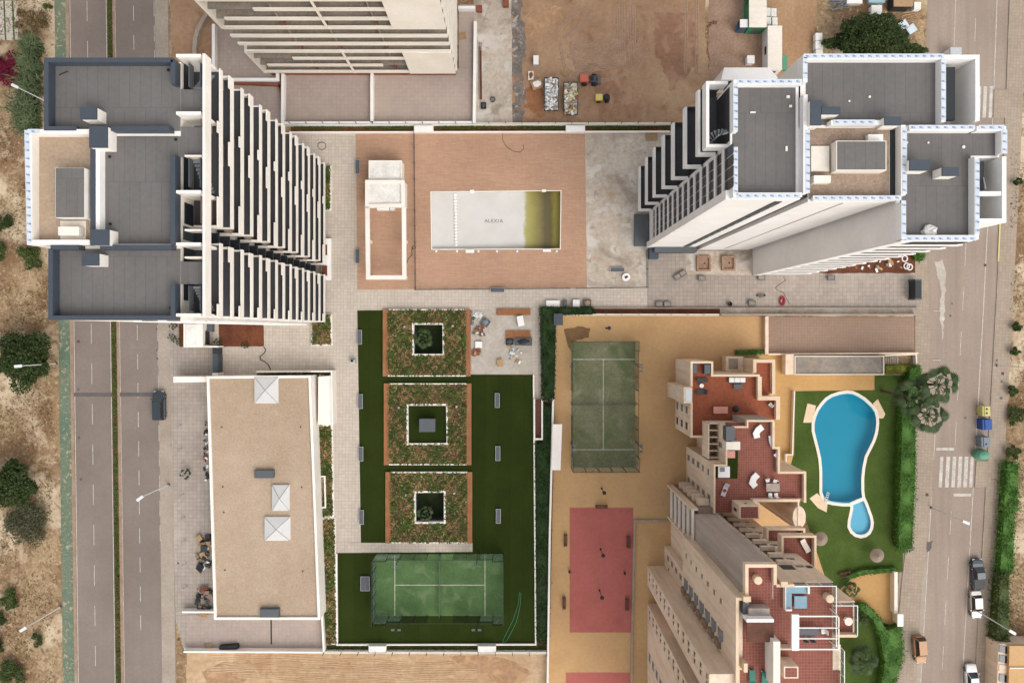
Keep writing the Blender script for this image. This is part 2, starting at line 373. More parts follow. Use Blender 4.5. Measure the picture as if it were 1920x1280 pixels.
surf('cream_wall', (230, 221, 207), (221, 211, 196), big=0.2, grain=0.04, k=1.28)
surf('tan', (217, 196, 174), (208, 185, 162), big=0.15, fine=1.6, grain=0.05, streak=((190, 160, 134), (1.5, 1.5, 0.12), 0.35), k=1.5)
surf('grey_render', (176, 163, 152), (164, 150, 140), big=0.15, fine=1.6, grain=0.05, streak=((150, 138, 130), (1.2, 1.2, 0.06), 0.6), k=1.4)
surf('cream_cap', (222, 198, 168), (212, 186, 156), big=0.4, grain=0.05, k=1.28)
tiles('roof_felt', (120, 116, 113), (116, 112, 109), (107, 103, 101), 1.0, 7.0, 0.0, gap=0.03, offset=0.5, stain=((136, 127, 119), 0.2, 0.56, 0.4))
surf('roof_gravel', (197, 173, 148), (184, 160, 134), big=0.12, fine=4, grain=0.13, bump=0.7, bscale=5, spots=[((210, 188, 162), 1.2, 0.6, 0.1, 0.5), ((172, 148, 122), 0.16, 0.6, 0.1, 0.45)])
surf('roof_gravel_b', (178, 154, 134), (158, 136, 116), big=0.3, fine=4, grain=0.2, bump=0.7, bscale=5)
surf('brick', (158, 96, 74), (140, 82, 62), big=0.6, grain=0.14)
plain('charcoal', (70, 78, 88), 0.5); plain('charcoal_dark', (44, 48, 52), 0.5); plain('black', (26, 26, 28), 0.5)
plain('floor_dark', (72, 71, 73), 0.7); plain('soffit', (96, 88, 82), 0.8); plain('recess_brown', (152, 128, 110), 0.8)
plain('slate', (92, 96, 100), 0.55); plain('steel', (150, 154, 156), 0.45, 0.3); plain('pale_steel', (205, 208, 208), 0.45, 0.2)
plain('lamp_white', (236, 236, 234), 0.4); plain('green_steel', (60, 88, 74), 0.5)
plain('window', (46, 52, 56), 0.35, 0.0, 0.25); plain('window_grey', (124, 126, 126), 0.4, 0.0, 0.3)
plain('teal_glass', (66, 84, 86), 0.35, 0.0, 0.25); plain('awning', (150, 152, 152), 0.8)
surf('wood', (186, 128, 86), (168, 112, 72), big=0.6, fine=5, grain=0.1, streak=((150, 98, 62), (8, 0.3, 1), 0.6))
surf('wood_dark', (118, 78, 62), (98, 64, 50), big=0.8, fine=5, grain=0.1)
surf('pallet_wood', (202, 168, 126), (180, 146, 106), big=0.8, fine=5, grain=0.12)
surf('film', (228, 234, 240), (212, 222, 232), big=0.8, fine=3, grain=0.05, rough=0.4)
plain('ink', (44, 64, 140), 0.6); plain('ink_grey', (112, 108, 104), 0.7)
surf('bark', (110, 88, 68), (90, 70, 54), big=2, fine=6, grain=0.2)
surf('soil', (124, 92, 66), (102, 74, 52), big=0.5, fine=4, grain=0.25, bump=0.6)
leafmat('leaf_dark', [(48, 62, 30), (66, 84, 40), (88, 104, 54)]); leafmat('leaf_hedge', [(64, 104, 36), (86, 130, 50), (108, 150, 64)])
leafmat('leaf_mid', [(66, 84, 40), (88, 104, 54), (110, 120, 66)]); leafmat('leaf_grey', [(92, 94, 70), (116, 112, 84), (84, 88, 60)])
leafmat('leaf_yellow', [(112, 122, 40), (140, 146, 52), (96, 110, 36)]); leafmat('leaf_bed', [(74, 100, 42), (104, 126, 58), (78, 92, 42)])
leafmat('leaf_dry', [(164, 134, 92), (184, 156, 104), (126, 98, 68), (196, 168, 116), (108, 108, 58)]); leafmat('leaf_box', [(36, 56, 24), (50, 74, 32), (62, 88, 40)]); leafmat('leaf_magenta', [(120, 24, 52), (150, 36, 70), (96, 20, 40)])
leafmat('leaf_fan', [(44, 60, 30), (58, 76, 40), (76, 94, 52)], trans=0.15); leafmat('leaf_palm', [(84, 100, 64), (106, 120, 80), (128, 138, 98)], trans=0.15); leafmat('leaf_scrub', [(150, 118, 82), (170, 136, 96), (104, 82, 54), (96, 92, 54), (190, 162, 120)])
surf('pane_white', (222, 220, 215), (214, 212, 208), big=0.3, grain=0.03, rough=0.5); plain('thatch', (150, 132, 116), 0.9); plain('rubber', (30, 30, 32), 0.7)
for nm, c in (('blue_plastic', (40, 84, 160)), ('yellow_plastic', (214, 204, 128)), ('grey_plastic', (128, 138, 146)), ('green_plastic', (96, 156, 126)),
              ('orange_paint', (206, 110, 84)), ('yellow_paint', (236, 200, 40)), ('green_sheet', (60, 142, 100)), ('blue_cabin', (70, 120, 164)),
              ('red_hose', (170, 40, 48)), ('sofa_blue', (140, 176, 192)), ('lounger_green', (44, 120, 104)), ('pink_cloth', (226, 158, 140)), ('tarp_blue', (170, 196, 206))):
    plain(nm, c, 0.6)
plain('car_black', (52, 62, 70), 0.25, 0.3, 0.5, 0.6); plain('car_silver', (200, 194, 184), 0.3, 0.5, 0.5, 0.4); plain('car_white', (240, 240, 240), 0.3, 0.0, 0.5, 0.5)
plain('car_tan', (196, 150, 112), 0.5, 0.1); plain('car_glass', (28, 34, 40), 0.08, 0.0, 0.7); plain('lamp_red', (150, 40, 36), 0.3)
glassy('clear_glass', (170, 196, 180), 0.72); glassy('fence_mesh', (56, 70, 60), 0.86, 0.7); glassy('film_sheet', (225, 230, 232), 0.35, 0.3)
glassy('skylight', (240, 240, 238), 0.08, 0.3)
def pool_mat(name, c, deep):
    m, n, l, p = newmat(name); pos = npos(n)
    col = nramp(n, l, nnoise(n, l, pos, 0.3, 3, 0.5), [(0.3, lin(c)), (0.7, lin(deep))])
    l.new(col, p.inputs['Base Color']); p.inputs['Roughness'].default_value = 0.4
    return m
pool_mat('pool_floor', (120, 214, 236), (108, 206, 230)); pool_mat('kid_floor', (196, 232, 250), (186, 226, 248))
m, n, l, p = newmat('water'); p.inputs['Base Color'].default_value = lin((22, 118, 152)) + (1,); p.inputs['Roughness'].default_value = 0.06
p.inputs['IOR'].default_value = 1.33
t_ = n.new('ShaderNodeBsdfTransparent'); t_.inputs[0].default_value = (0.4, 0.8, 0.86, 1)
mx = n.new('ShaderNodeMixShader'); mx.inputs[0].default_value = 0.7
l.new(p.outputs[0], mx.inputs[1]); l.new(t_.outputs[0], mx.inputs[2]); l.new(mx.outputs[0], n['Material Output'].inputs[0])
b_ = n.new('ShaderNodeBump'); b_.inputs['Strength'].default_value = 0.15; b_.inputs['Distance'].default_value = 0.05
l.new(nnoise(n, l, npos(n), 2.0, 3, 0.5), b_.inputs['Height']); l.new(b_.outputs[0], p.inputs['Normal'])
w2_ = MATS['water'].copy(); w2_.name = 'water_shallow'; MATS['water_shallow'] = w2_
for q_ in w2_.node_tree.nodes:
    if q_.type == 'BSDF_TRANSPARENT': q_.inputs[0].default_value = (0.6, 0.88, 0.95, 1)
    if q_.type == 'MIX_SHADER': q_.inputs[0].default_value = 0.8
# drained pool shell: white liner with algae stains in the deep end
m, n, l, p = newmat('liner'); pos = npos(n)
sx = n.new('ShaderNodeSeparateXYZ'); l.new(pos, sx.inputs[0])
ad = n.new('ShaderNodeMath'); ad.operation = 'MULTIPLY_ADD'; l.new(nnoise(n, l, pos, 0.7, 6, 0.7), ad.inputs[0]); ad.inputs[1].default_value = 1.2; l.new(sx.outputs[0], ad.inputs[2])
mr = n.new('ShaderNodeMapRange'); mr.inputs[1].default_value = 2.3; mr.inputs[2].default_value = 8.3; l.new(ad.outputs[0], mr.inputs[0])
alg = nramp(n, l, mr.outputs[0], [(0.0, (0, 0, 0)), (0.09, (0.9, 0.9, 0.9)), (0.9, (1, 1, 1)), (1.0, (0.75, 0.75, 0.75))])
algc = nramp(n, l, mr.outputs[0], [(0.1, lin((176, 168, 70))), (0.42, lin((132, 118, 36))), (0.56, lin((92, 78, 28))), (0.72, lin((96, 84, 28))), (0.84, lin((150, 138, 44)))])
base = nramp(n, l, nnoise(n, l, pos, 0.25, 4, 0.6), [(0.35, lin((232, 228, 221))), (0.65, lin((222, 217, 209)))])
l.new(nmix(n, l, 'MIX', alg, base, algc), p.inputs['Base Color']); p.inputs['Roughness'].default_value = 0.6
# ------------------------------------------------------------------ ground, roads, paving
def LX(x0, x1, y): return x0 + (x1 - x0) * y / 1280.0
def lband(name, a, b, z, mat, y0=-500, y1=1800, parent=None):
    return sheet(name, [(LX(*a, y0), y0), (LX(*b, y0), y0), (LX(*b, y1), y1), (LX(*a, y1), y1)], z, mat, parent=parent)
WELLS = [[(774, 607), (831, 607), (832, 665), (774, 665)], [(777, 922), (834, 921), (834, 980), (778, 980)]]
def inset(loop, k):
    cx = sum(p[0] for p in loop) / len(loop); cy = sum(p[1] for p in loop) / len(loop)
    return [(cx + (x - cx) * k, cy + (y - cy) * k) for x, y in loop]
WH = [inset(w, 0.94) for w in WELLS]
DECKPOOL = [(808, 360.5), (1051.5, 358), (1050, 466), (810, 467)]
BIGPOOL = [(1560, 744), (1574, 739.5), (1587, 737.5), (1598, 738.5), (1608, 743), (1619, 750), (1628, 758), (1635, 765), (1640, 773), (1642.5, 783), (1643, 794), (1642, 805), (1640, 815), (1636, 827), (1630, 839),
           (1622, 855), (1618, 874), (1616, 893), (1616, 916), (1618, 931), (1607, 936), (1592, 942), (1582, 942), (1571, 941), (1560, 939.5), (1551, 937), (1544, 930), (1540, 920), (1540, 900), (1540, 880), (1538, 858), (1534, 840), (1530, 825), (1526, 808),
           (1526, 795), (1529, 782), (1534, 770), (1541, 760), (1550, 750)]
KIDPOOL = [(1598, 946), (1608, 941), (1619, 937.5), (1623, 946), (1627, 957), (1631, 968), (1633, 978), (1632, 988), (1628, 996), (1621, 1001), (1613, 1002.5), (1604, 1000), (1597, 994), (1593, 986), (1593.5, 976), (1596, 964), (1598, 955)]
big = [(-900, -900), (2900, -900), (2900, 2200), (-900, 2200)]
far = 1500.0
gp = [(-far, -far), (far, -far), (far, far), (-far, far)]
def w2(loop): return [W(x, y, 0)[:2] for x, y in loop]
sheet('ground', gp, 0.0, 'earth', holes=[w2(h) for h in WH + [DECKPOOL, BIGPOOL, KIDPOOL]], world=True)
# building site earth
sheet('site_ground', rough([(955, -420), (1330, -420), (1322, 60), (1330, 150), (1345, 232), (955, 232)], 2.5, 12, 3), 0.010, 'site_earth')
sheet('sand_road', rough([(1425, -420), (1535, -420), (1532, 40), (1512, 110), (1480, 150), (1424, 150), (1440, 60)], 4, 12, 4), 0.014, 'sand_track')
sheet('yard_ground', rough([(1324, -420), (1424, -420), (1440, 60), (1430, 160), (1330, 162)], 2.5, 12, 5), 0.012, 'rut')
sheet('concrete_apron', rough([(888, -420), (957, -420), (959, 60), (961, 231), (888, 231)], 0.8, 14, 6), 0.016, 'concrete')
sheet('bottom_plot', rough([(350, 1222), (1026, 1224), (1030, 1600), (352, 1600)], 1.5, 10, 8), 0.010, 'pale_earth')
sheet('roadside_earth', rough([(316, -420), (520, -420), (520, 250), (322, 250)], 2, 14, 9), 0.009, 'site_earth')
sheet('rubble_strip', rough([(958, -420), (984, -420), (978, 30), (988, 80), (980, 130), (984, 200), (976, 231), (962, 231)], 4, 8, 16), 0.0155, 'grey_rubble')
sheet('slabs_plot', [(-300, 2), (34, 2), (34, 76), (-300, 76)], 0.03, 'pale_concrete')
# left dual carriageway
rl = lband('road', (127, 143), (316, 331), 0.02, 'asphalt')
lband('parking_strip', (290, 304), (315, 329), 0.024, 'parking_strip', parent=rl)
for a, b, y0, y1 in (((107, 124), (120, 137), -500, 1800),): lband('cycle_path', (102, 118), (122.5, 139.5), 0.10, 'cycle_paint')
b = B()
for (a0, a1), (b0, b1), hh in (((122.6, 139.6), (129, 145), 0.13), ((210, 227), (214.2, 232.5), 0.13)):
    b.prism([(LX(a0, a1, -500), -500), (LX(b0, b1, -500), -500), (LX(b0, b1, 1800), 1800), (LX(a0, a1, 1800), 1800)], 0.0, hh)
stru(b.obj('kerb', 'brown_kerb'))
sheet('median_strip', [(LX(200, 217, -500), -500), (LX(210, 227, -500), -500), (LX(210, 227, 1800), 1800), (LX(200, 217, 1800), 1800)], 0.09, 'soil')
def lline(a, y0, y1, w=1.1, nm='lane_line'):
    sheet(nm, [(LX(*a, y0) - w / 2, y0), (LX(*a, y0) + w / 2, y0), (LX(*a, y1) + w / 2, y1), (LX(*a, y1) - w / 2, y1)], 0.028, 'road_paint', parent=rl)
for a in ((199, 215.8), (215.4, 233.4), (131, 147)): lline(a, -400, 1700, 1.3, 'edge_line')
for k in range(-4, 22):
    y = 2 + k * 75.5
    lline((163, 179.6), y, y + 38, 1.0)
    lline((250, 265.2), y * 0.72 + 10, y * 0.72 + 38, 1.1)
    lline((288.5, 303.5), y * 0.62, y * 0.62 + 30, 0.9, 'parking_line')
sheet('asphalt_repair', [(136, 736), (290, 735.5), (292, 743), (137, 743)], 0.031, 'asphalt_patch', parent=rl)
# right road (slightly curved)
YR = [-420, 0, 225, 560, 880, 1280, 1700]; XR = [1884, 1869.5, 1861.5, 1845, 1827, 1804, 1780]
def xr(y, off=0.0): return float(np.interp(y, YR, XR)) + off
def rband(name, o0, o1, z, mat, y0=-420, y1=1700, parent=None, step=60):
    n = max(1, int((y1 - y0) / step)); ys = [y0 + (y1 - y0) * i / n for i in range(n + 1)]
    return sheet(name, [(xr(y, o0), y) for y in ys] + [(xr(y, o1), y) for y in ys[::-1]], z, mat, parent=parent)
rr_ = rband('road', -130, 26, 0.02, 'asphalt_pale')
def rprism(name, o0, o1, z1, mat, y0, y1):
    n = max(1, int((y1 - y0) / 60)); ys = [y0 + (y1 - y0) * i / n for i in range(n + 1)]
    return stru(B().prism([(xr(y, o0), y) for y in ys] + [(xr(y, o1), y) for y in ys[::-1]], 0.0, z1).obj(name, mat))
rprism('pavement', 25.5, 55, 0.13, 'pavement_right', -420, 1700)
rprism('kerb', 23.6, 25.4, 0.134, 'kerb', -420, 1700)
rprism('pavement_bulb', 1, 23.5, 0.13, 'pavement_right', 168, 221); rprism('pavement_bulb', 3, 23.5, 0.13, 'pavement_right', 864, 913)
stru(B().prism([(1716, 470), (1738, 470), (1745, 640), (1742, 700), (1752, 880), (1727, 1120), (1716, 1320), (1690, 1600), (1640, 1600), (1674, 1290), (1690, 1100), (1716, 880), (1716, 700)], 0.0, 0.13).obj('pavement', 'pavement_right'))
rband('parking_strip', -98, -77, 0.024, 'parking_strip', 905, 1700, rr_)
rband('parking_line', -0.7, 0.7, 0.028, 'road_paint', -420, 855, rr_); rband('parking_line', -0.7, 0.7, 0.028, 'road_paint', 915, 1700, rr_)
rband('edge_line', -78, -76.8, 0.028, 'road_paint', 780, 1700, rr_); rband('edge_line', -78, -77, 0.028, 'road_paint', -420, 200, rr_)
for y in range(-400, 1700, 84):
    if not 820 < y + 20 < 930: rband('lane_line', -39.4, -38.4, 0.028, 'road_paint', y + 14, y + 58, rr_)
for y in list(range(250, 850, 12)): rband('lane_line', -0.2 , 0.9, 0.031, 'road_paint', y, y + 5, rr_)
for x0, x1 in ((1763, 1769), (1774.7, 1781.5), (1786.5, 1793), (1797.8, 1804.5), (1809, 1816), (1820, 1826)):
    sheet('zebra_stripe', [(x0, 855.5), (x1, 855.5), (x1 - 3.0, 913), (x0 - 3.0, 913)], 0.028, 'road_paint', parent=rr_)
for x0, x1 in ((1836, 1840), (1844.5, 1851), (1856, 1862)):
    sheet('zebra_stripe', [(x0, 162), (x1, 162), (x1 - 2.5, 221), (x0 - 2.5, 221)], 0.028, 'road_paint', parent=rr_)
for x0, x1, y in ((1756, 1789, 841.5), (1788, 1821, 927.5)):
    sheet('stop_line', [(x0, y - 2.6), (x1, y - 2.6), (x1, y + 2.6), (x0, y + 2.6)], 0.028, 'road_paint', parent=rr_)
for y in (583, 675): sheet('bay_mark', [(1749, y - 0.8), (1764, y - 0.8), (1764, y + 0.8), (1749, y + 0.8)], 0.1345, 'road_paint', parent=rr_)
sheet('yellow_line', [(1874, 415), (1877, 415), (1873.5, 490), (1870.5, 490)], 0.140, 'yellow_plastic', parent=rr_)
sheet('cement_spill', rough([(1754, 492), (1768, 488), (1774, 505), (1772, 560), (1768, 640), (1762, 600), (1764, 540), (1758, 512)], 2, 7, 31), 0.0295, 'pale_concrete', parent=rr_)
sheet('oil_stain', rough([(1736, 1016), (1750, 1012), (1746, 1026), (1738, 1036)], 1.2, 5, 32), 0.0295, 'asphalt_patch', parent=rr_)
# estate paving
sheet('plaza', [(543, 246), (1262, 246), (1262, 470), (1722, 470), (1722, 589), (1044, 589), (1028, 1213), (606, 1213), (604, 1160), (345, 1218), (318, 620), (318, 600), (543, 600)], 0.10, 'paving',
      holes=WH + [DECKPOOL])
sheet('site_paving', [(1213, 470), (1721, 514), (1721, 578), (1213, 578)], 0.104, 'paving_site')
sheet('forecourt', [(316, 605), (400, 605), (400, 1215), (344, 1215), (329, 1160), (318, 640)], 0.106, 'paving_site')
sheet('pool_deck', [(667, 249), (1097, 247), (1100, 541), (670, 543)], 0.125, 'deck', holes=[DECKPOOL])
sheet('concrete_pad', rough([(1098, 247), (1212, 247), (1213, 539), (1101, 541)], 0.7, 10, 2), 0.128, 'concrete')
sheet('concrete_patch', rough([(1162, 420), (1203, 418), (1210, 424), (1208, 470), (1166, 470), (1160, 462)], 1, 8, 12), 0.136, 'pale_concrete')
TURF = [(670, 582), (880, 580), (882, 702), (1000, 702), (1004, 1208), (632, 1208), (629, 1036), (677, 1036)]
sheet('artificial_lawn', TURF, 0.13, 'turf', holes=WH)
sheet('footpath', [(622, 1017), (886, 1017), (886, 1034), (628, 1036)], 0.136, 'paving')
sheet('work_floor', rough([(883, 581), (997, 578), (999, 701), (884, 701)], 0.4, 12, 3), 0.134, 'pale_concrete')
# neighbouring estate
sheet('yard_floor', [(1040, 590), (1441, 593), (1441, 660), (1495, 664), (1495, 980), (1600, 1120), (1600, 1600), (1024, 1600)], 0.05, 'yellow_floor')
sheet('yellow_path', [(1441, 662), (1640, 700), (1639, 731), (1491, 733), (1489, 850), (1462, 880), (1441, 880)], 0.056, 'yellow_fresh')
sheet('wet_patch', rough([(1058, 618), (1082, 612), (1106, 614), (1104, 632), (1082, 638), (1072, 658), (1064, 650)], 1.5, 6, 4), 0.058, 'wet_concrete')
stru(B().rect(1068, 951, 1187.5, 1185, 0.04, 0.062).obj('sports_court', 'red_court')); stru(B().rect(1061, 1260, 1181, 1480, 0.04, 0.062).obj('sports_court', 'red_court'))
sheet('garden_lawn', [(1490, 733), (1640, 731), (1640, 704), (1700, 704), (1706, 760), (1692, 1072), (1608, 1072), (1560, 1120), (1520, 1000), (1480, 880), (1489, 850)], 0.07, 'lawn', holes=[BIGPOOL, KIDPOOL])
sheet('garden_lawn', [(1588, 1128), (1620, 1135), (1640, 1160), (1690, 1180), (1690, 1400), (1560, 1400), (1560, 1180)], 0.072, 'lawn')
sheet('yellow_path', [(1598, 1078), (1680, 1072), (1680, 1170), (1646, 1172), (1630, 1145), (1605, 1130), (1580, 1130), (1570, 1100)], 0.066, 'yellow_fresh')
sheet('drive_ramp', [(1441, 594), (1722, 594), (1745, 660), (1720, 664), (1441, 663)], 0.060, 'ramp_tile')
# ------------------------------------------------------------------ lettering helper
def text_tris(body, size, bold=0.0):
    cu = bpy.data.curves.new('lettering', 'FONT'); cu.body = body; cu.size = size; cu.offset = bold; cu.align_x = 'CENTER'; cu.align_y = 'CENTER'
    o = bpy.data.objects.new('lettering', cu); COL.objects.link(o); bpy.context.view_layer.update()
    me = o.evaluated_get(bpy.context.evaluated_depsgraph_get()).to_mesh()
    v = [tuple(p.co) for p in me.vertices]; f = [tuple(p.vertices) for p in me.polygons]
    o.to_mesh_clear(); bpy.data.objects.remove(o); bpy.data.curves.remove(cu); return v, f
FILM_TXT = text_tris('om', 0.31, 0.008)
def film_strip(px, z, parent, width=0.46, step=0.74, skip=()):
    """blue printed protective film on a parapet top, along photo polyline px at height z"""
    pts = [Vector(W(x, y, z)) for x, y in px]
    for k, (a, b) in enumerate(zip(pts, pts[1:])):
        d = (b - a); L = d.length; d.normalize(); an = math.atan2(d.y, d.x)
        sl_ = B().rbox(((a.x + b.x) / 2, (a.y + b.y) / 2, z + 0.02), (L, width, 0.03), an).obj('protective_film', 'film', parent)
        t = B(); n = int(L / step); rt = Matrix.Rotation(an + (math.pi / 2 if abs(d.y) > abs(d.x) else 0) - 0.25, 3, 'Z')
        for i in range(n):
            c = a + d * (L * (i + 0.5) / n); t.add([tuple(Vector((c.x, c.y, z + 0.039)) + rt @ Vector(v)) for v in FILM_TXT[0]], FILM_TXT[1])
        if n: stru(t.obj('lettering', 'ink', sl_), 'stuff')
def bx(name, x0, x1, y0, y1, z0, z1, mat, parent): return B().box(x0, x1, y0, y1, z0, z1).obj(name, mat, parent)
def vent(px, zr, ht, parent, top='charcoal', body='white'):
    """roof vent stack: white body with a dark cap; px = rectangle of its cap"""
    x0, y0, x1, y1 = px; z1 = zr + ht
    s = B().rect(x0 + 0.6, y0 + 0.6, x1 - 0.6, y1 - 0.6, zr, z1 - 0.16, z1).obj('vent_stack', body, parent)
    B().rect(x0, y0, x1, y1, z1 - 0.16, z1).obj('cap', top, s)
def stair_run(parent, x0, x1, ya, yb, za, zb, n=9, mat='slate'):
    st = B().box(x0 - 0.06, x0, min(ya, yb), max(ya, yb), zb - 0.3, zb + 0.75).box(x1, x1 + 0.06, min(ya, yb), max(ya, yb), zb - 0.3, zb + 0.75).obj('stair', 'slate', parent)
    for i in range(n):
        t = (i + 0.5) / n; y = ya + (yb - ya) * t; z = za + (zb - za) * t; dy = abs(yb - ya) / n * 0.46
        B().box(x0, x1, y - dy, y + dy, z - 0.05, z).obj('step', 'steel' if mat == 'slate' else mat, st)
# ------------------------------------------------------------------ left apartment tower
lt = thing('apartment_tower', 'tall white apartment tower with charcoal roof edging beside the left dual carriageway', 'building', (-36, 13, 0))
ZR, ZP = 44.4, 45.5
XE = -31.2
for nm, (x0, x1, y0, y1) in (('wall', (-43.4, XE, 18.55, 25.3)), ('wall', (-45.0, XE, 8.0, 18.55)), ('wall', (-43.0, XE, 1.0, 8.0))):
    bx('wall', x0, x1, y0, y1, 0.0, ZR, 'white', lt)
def roof(px, z, mat, parent): B().prism(px, z - 0.02, z + 0.03).obj('roof', mat, parent)
bx('roof', -43.2, -31.22, 18.8, 25.1, ZR, ZR + 0.04, 'roof_felt', lt); bx('roof', -42.9, -31.22, 1.2, 7.7, ZR, ZR + 0.04, 'roof_felt', lt)
bx('roof', -38.7, XE, 8.2, 18.3, ZR, ZR + 0.05, 'roof_felt', lt); bx('roof', -44.7, -39.2, 8.2, 18.3, ZR, ZR + 0.045, 'roof_gravel', lt)
for x0, x1, y0, y1 in ((XE, -28.78, 20.5, 22.7), (XE, -28.78, 16.4, 19.2), (XE, -28.78, 4.4, 6.5)):
    bx('roof', x0 + 0.01, x1, y0, y1, ZR - 0.3, ZR + 0.03, 'roof_felt', lt)
    B().box(x1 - 0.16, x1 - 0.02, y0, y1, ZR + 0.03, ZR + 0.5).obj('parapet', 'light_grey', lt)
# dark metal parapets
for pts in ([(-31.45, 25.1), (-43.2, 25.1), (-43.2, 18.75), (-40.4, 18.75)], [(-31.45, 25.1), (-31.45, 22.9)], [(-42.8, 7.6), (-42.8, 1.2), (-31.45, 1.2), (-31.45, 4.3)], [(-42.8, 7.75), (-40.2, 7.75)], [(-38.2, 7.75), (-31.6, 7.75)],
            [(-38.9, 8.5), (-38.9, 17.4)], [(-31.45, 8.0), (-31.45, 16.3)], [(-37.7, 18.75), (-31.8, 18.75)]):
    B().strip(pts, 0.42, ZR, ZP).obj('parapet', 'charcoal', lt)
B().strip([(-39.2, 18.45), (-44.75, 18.45), (-44.75, 8.2), (-39.2, 8.2)], 0.46, ZR, ZP - 0.02).obj('parapet', 'white', lt)
B().box(-38.66, -38.3, 8.6, 17.3, ZR, ZP - 0.1).obj('parapet', 'white_b', lt)
film_strip([(55.5, 458), (50.5, 244)], ZP - 0.02, lt)
film_strip([(53, 246.5), (74, 246.5)], ZP + 0.012, lt, 0.42)
for c in ((150, 201, 181, 224), (167, 237, 201, 277), (169, 430, 204, 460), (153, 475, 185, 498)): vent(c, ZR + 0.04, 1.7, lt)
B().rect(104, 315, 158, 408, ZR, ZR + 1.6).obj('plant_room', 'white', lt); B().rect(104.5, 315.5, 157.5, 407.5, ZR + 1.6, ZR + 1.63).obj('plant_room_roof', 'roof_felt', lt)
B().rect(113, 414, 161, 454, ZR, ZR + 0.35).obj('plinth', 'cream_wall', lt); B().rect(109, 425, 148, 441, ZR + 0.35, ZR + 1.3).obj('cooling_unit', 'cream_wall', lt)
B().rect(169, 390, 180, 419, ZR, ZR + 0.5).obj('hatch', 'white_b', lt)
# balcony tiers
XB = -28.46
for i in range(1, 16):
    z = 44.1 - 2.85 * i; odd = i % 2
    if odd: segs = {'N': ([(20.3, 25.55), (13.0, 19.2)], [(19.2, 20.3), (10.05, 13.0)]), 'S': ([(2.6, 8.55)], [(1.3, 2.6)])}
    else: segs = {'N': ([(19.0, 24.4), (10.35, 16.6)], [(24.4, 25.7), (16.6, 19.0)]), 'S': ([(1.3, 6.9)], [(6.9, 8.45)])}
    for wg, (dark, rec) in segs.items():
        ys = [v for s_ in dark + rec for v in s_]; y0, y1 = min(ys), max(ys)
        p = B(); p.box(XB - 0.12, XB, y0, y1, z, z + 0.72)
        for a, c in rec: p.box(XB - 0.14, XB - 0.003, a + 0.004, c - 0.004, z + 0.72, z + 1.22)
        for yy, e in ((y0, y0), (y1 - 0.18, y1)):
            p.box(-30.9, XB - 0.15, yy, yy + 0.18, z + 0.02, z + (1.05 if any(e in r_ for r_ in rec) else 0.3))
        bal = p.obj('balcony', 'white', lt)
        bx('balcony_floor', XE + 0.02, XB - 0.22, y0 + 0.19, y1 - 0.19, z + 0.02, z + 0.3, 'floor_dark', bal)
        for a, c in rec: bx('recess_panel', -29.5, -29.35, a + 0.1, c - 0.1, z + 0.3, z + 2.8, 'recess_brown', bal)
        for a, c in dark: bx('glazing', XE + 0.01, XE + 0.06, a + 0.3, c - 0.3, z + 0.35, z + 2.6, 'window', bal)
    bx('link_floor', XE + 0.02, -29.9, 8.62, 9.98, z + 0.05, z + 0.28, 'charcoal_dark', lt)
    bx('link_glazing', XE + 0.01, XE + 0.05, 8.65, 9.95, z + 0.35, z + 2.7, 'teal_glass' if odd else 'window', lt)
    bx('window', -35.6, -34.4, 0.93, 1.06, z + 1.0, z + 1.75, 'window', lt); bx('window', -33.2, -32.2, 0.93, 1.06, z + 1.0, z + 1.75, 'window', lt)
    bx('string_course', -37.0, XE, 0.86, 0.995, z + 0.0, z + 0.5, 'white_b', lt)
# top frame over the penthouse patios
bx('roof_frame', XB - 0.24, XB, 1.3, 25.68, 44.1, 45.5, 'white', lt)
for y in (25.38, 20.05, 12.75, 7.9, 1.32): bx('patio_wall', XE + 0.02, XB - 0.44, y, y + 0.28, 41.6, 45.45, 'white', lt)
for y in (16.2, 9.3, 6.75): bx('patio_wall', XE + 0.7, XB - 0.44, y, y + 0.16, 43.6, 45.2, 'cream_wall', lt)
for ya, yb in ((25.0, 22.75), (13.4, 16.1), (1.9, 4.2)): stair_run(lt, -30.1, -29.1, ya, yb, 41.6, 44.4)
for y in (10.2, 14.2, 23.8): bx('window', XE + 0.01, XE + 0.08, y, y + 2.0, 41.8, 43.7, 'window', lt)
# ------------------------------------------------------------------ right apartment tower
rt = thing('apartment_tower', 'tall white apartment tower with blue printed film on its roof edges beside the right road', 'building', (34, 17, 0))
QR, QP = 42.6, 43.6
for x0, x1, y0, y1, z, m_ in ((21.1, 27.86, 12.7, 23.9, QR, 'white_b'), (27.7, 41.3, 19.6, 26.3, QR, 'white_b'), (28.6, 36.5, 12.45, 19.59, QR, 'white_b'), (37.1, 44.5, 8.64, 19.5, QR, 'light_grey'),
                              (44.51, 47.1, 16.7, 19.5, QR, 'white_b'), (44.51, 46.9, 10.4, 16.69, 39.7, 'white_b'), (41.31, 44.5, 20.0, 26.2, 39.7, 'white_b'), (27.87, 28.59, 12.9, 19.58, QR - .1, 'charcoal_dark'), (36.51, 37.09, 12.9, 19.4, QR - .1, 'charcoal_dark')):
    bx('wall', x0, x1, y0, y1, 0.0, z, m_, rt)
for x0, x1, y0, y1, m_ in ((21.3, 27.4, 12.95, 23.7, 'roof_felt'), (28.4, 41.1, 19.85, 26.05, 'roof_felt'), (28.65, 36.45, 12.7, 19.55, 'roof_gravel_b'), (37.5, 44.3, 8.9, 19.25, 'roof_felt'), (44.3, 46.9, 16.9, 19.25, 'roof_felt')):
    bx('roof', x0, x1, y0, y1, QR, QR + 0.045, m_, rt)
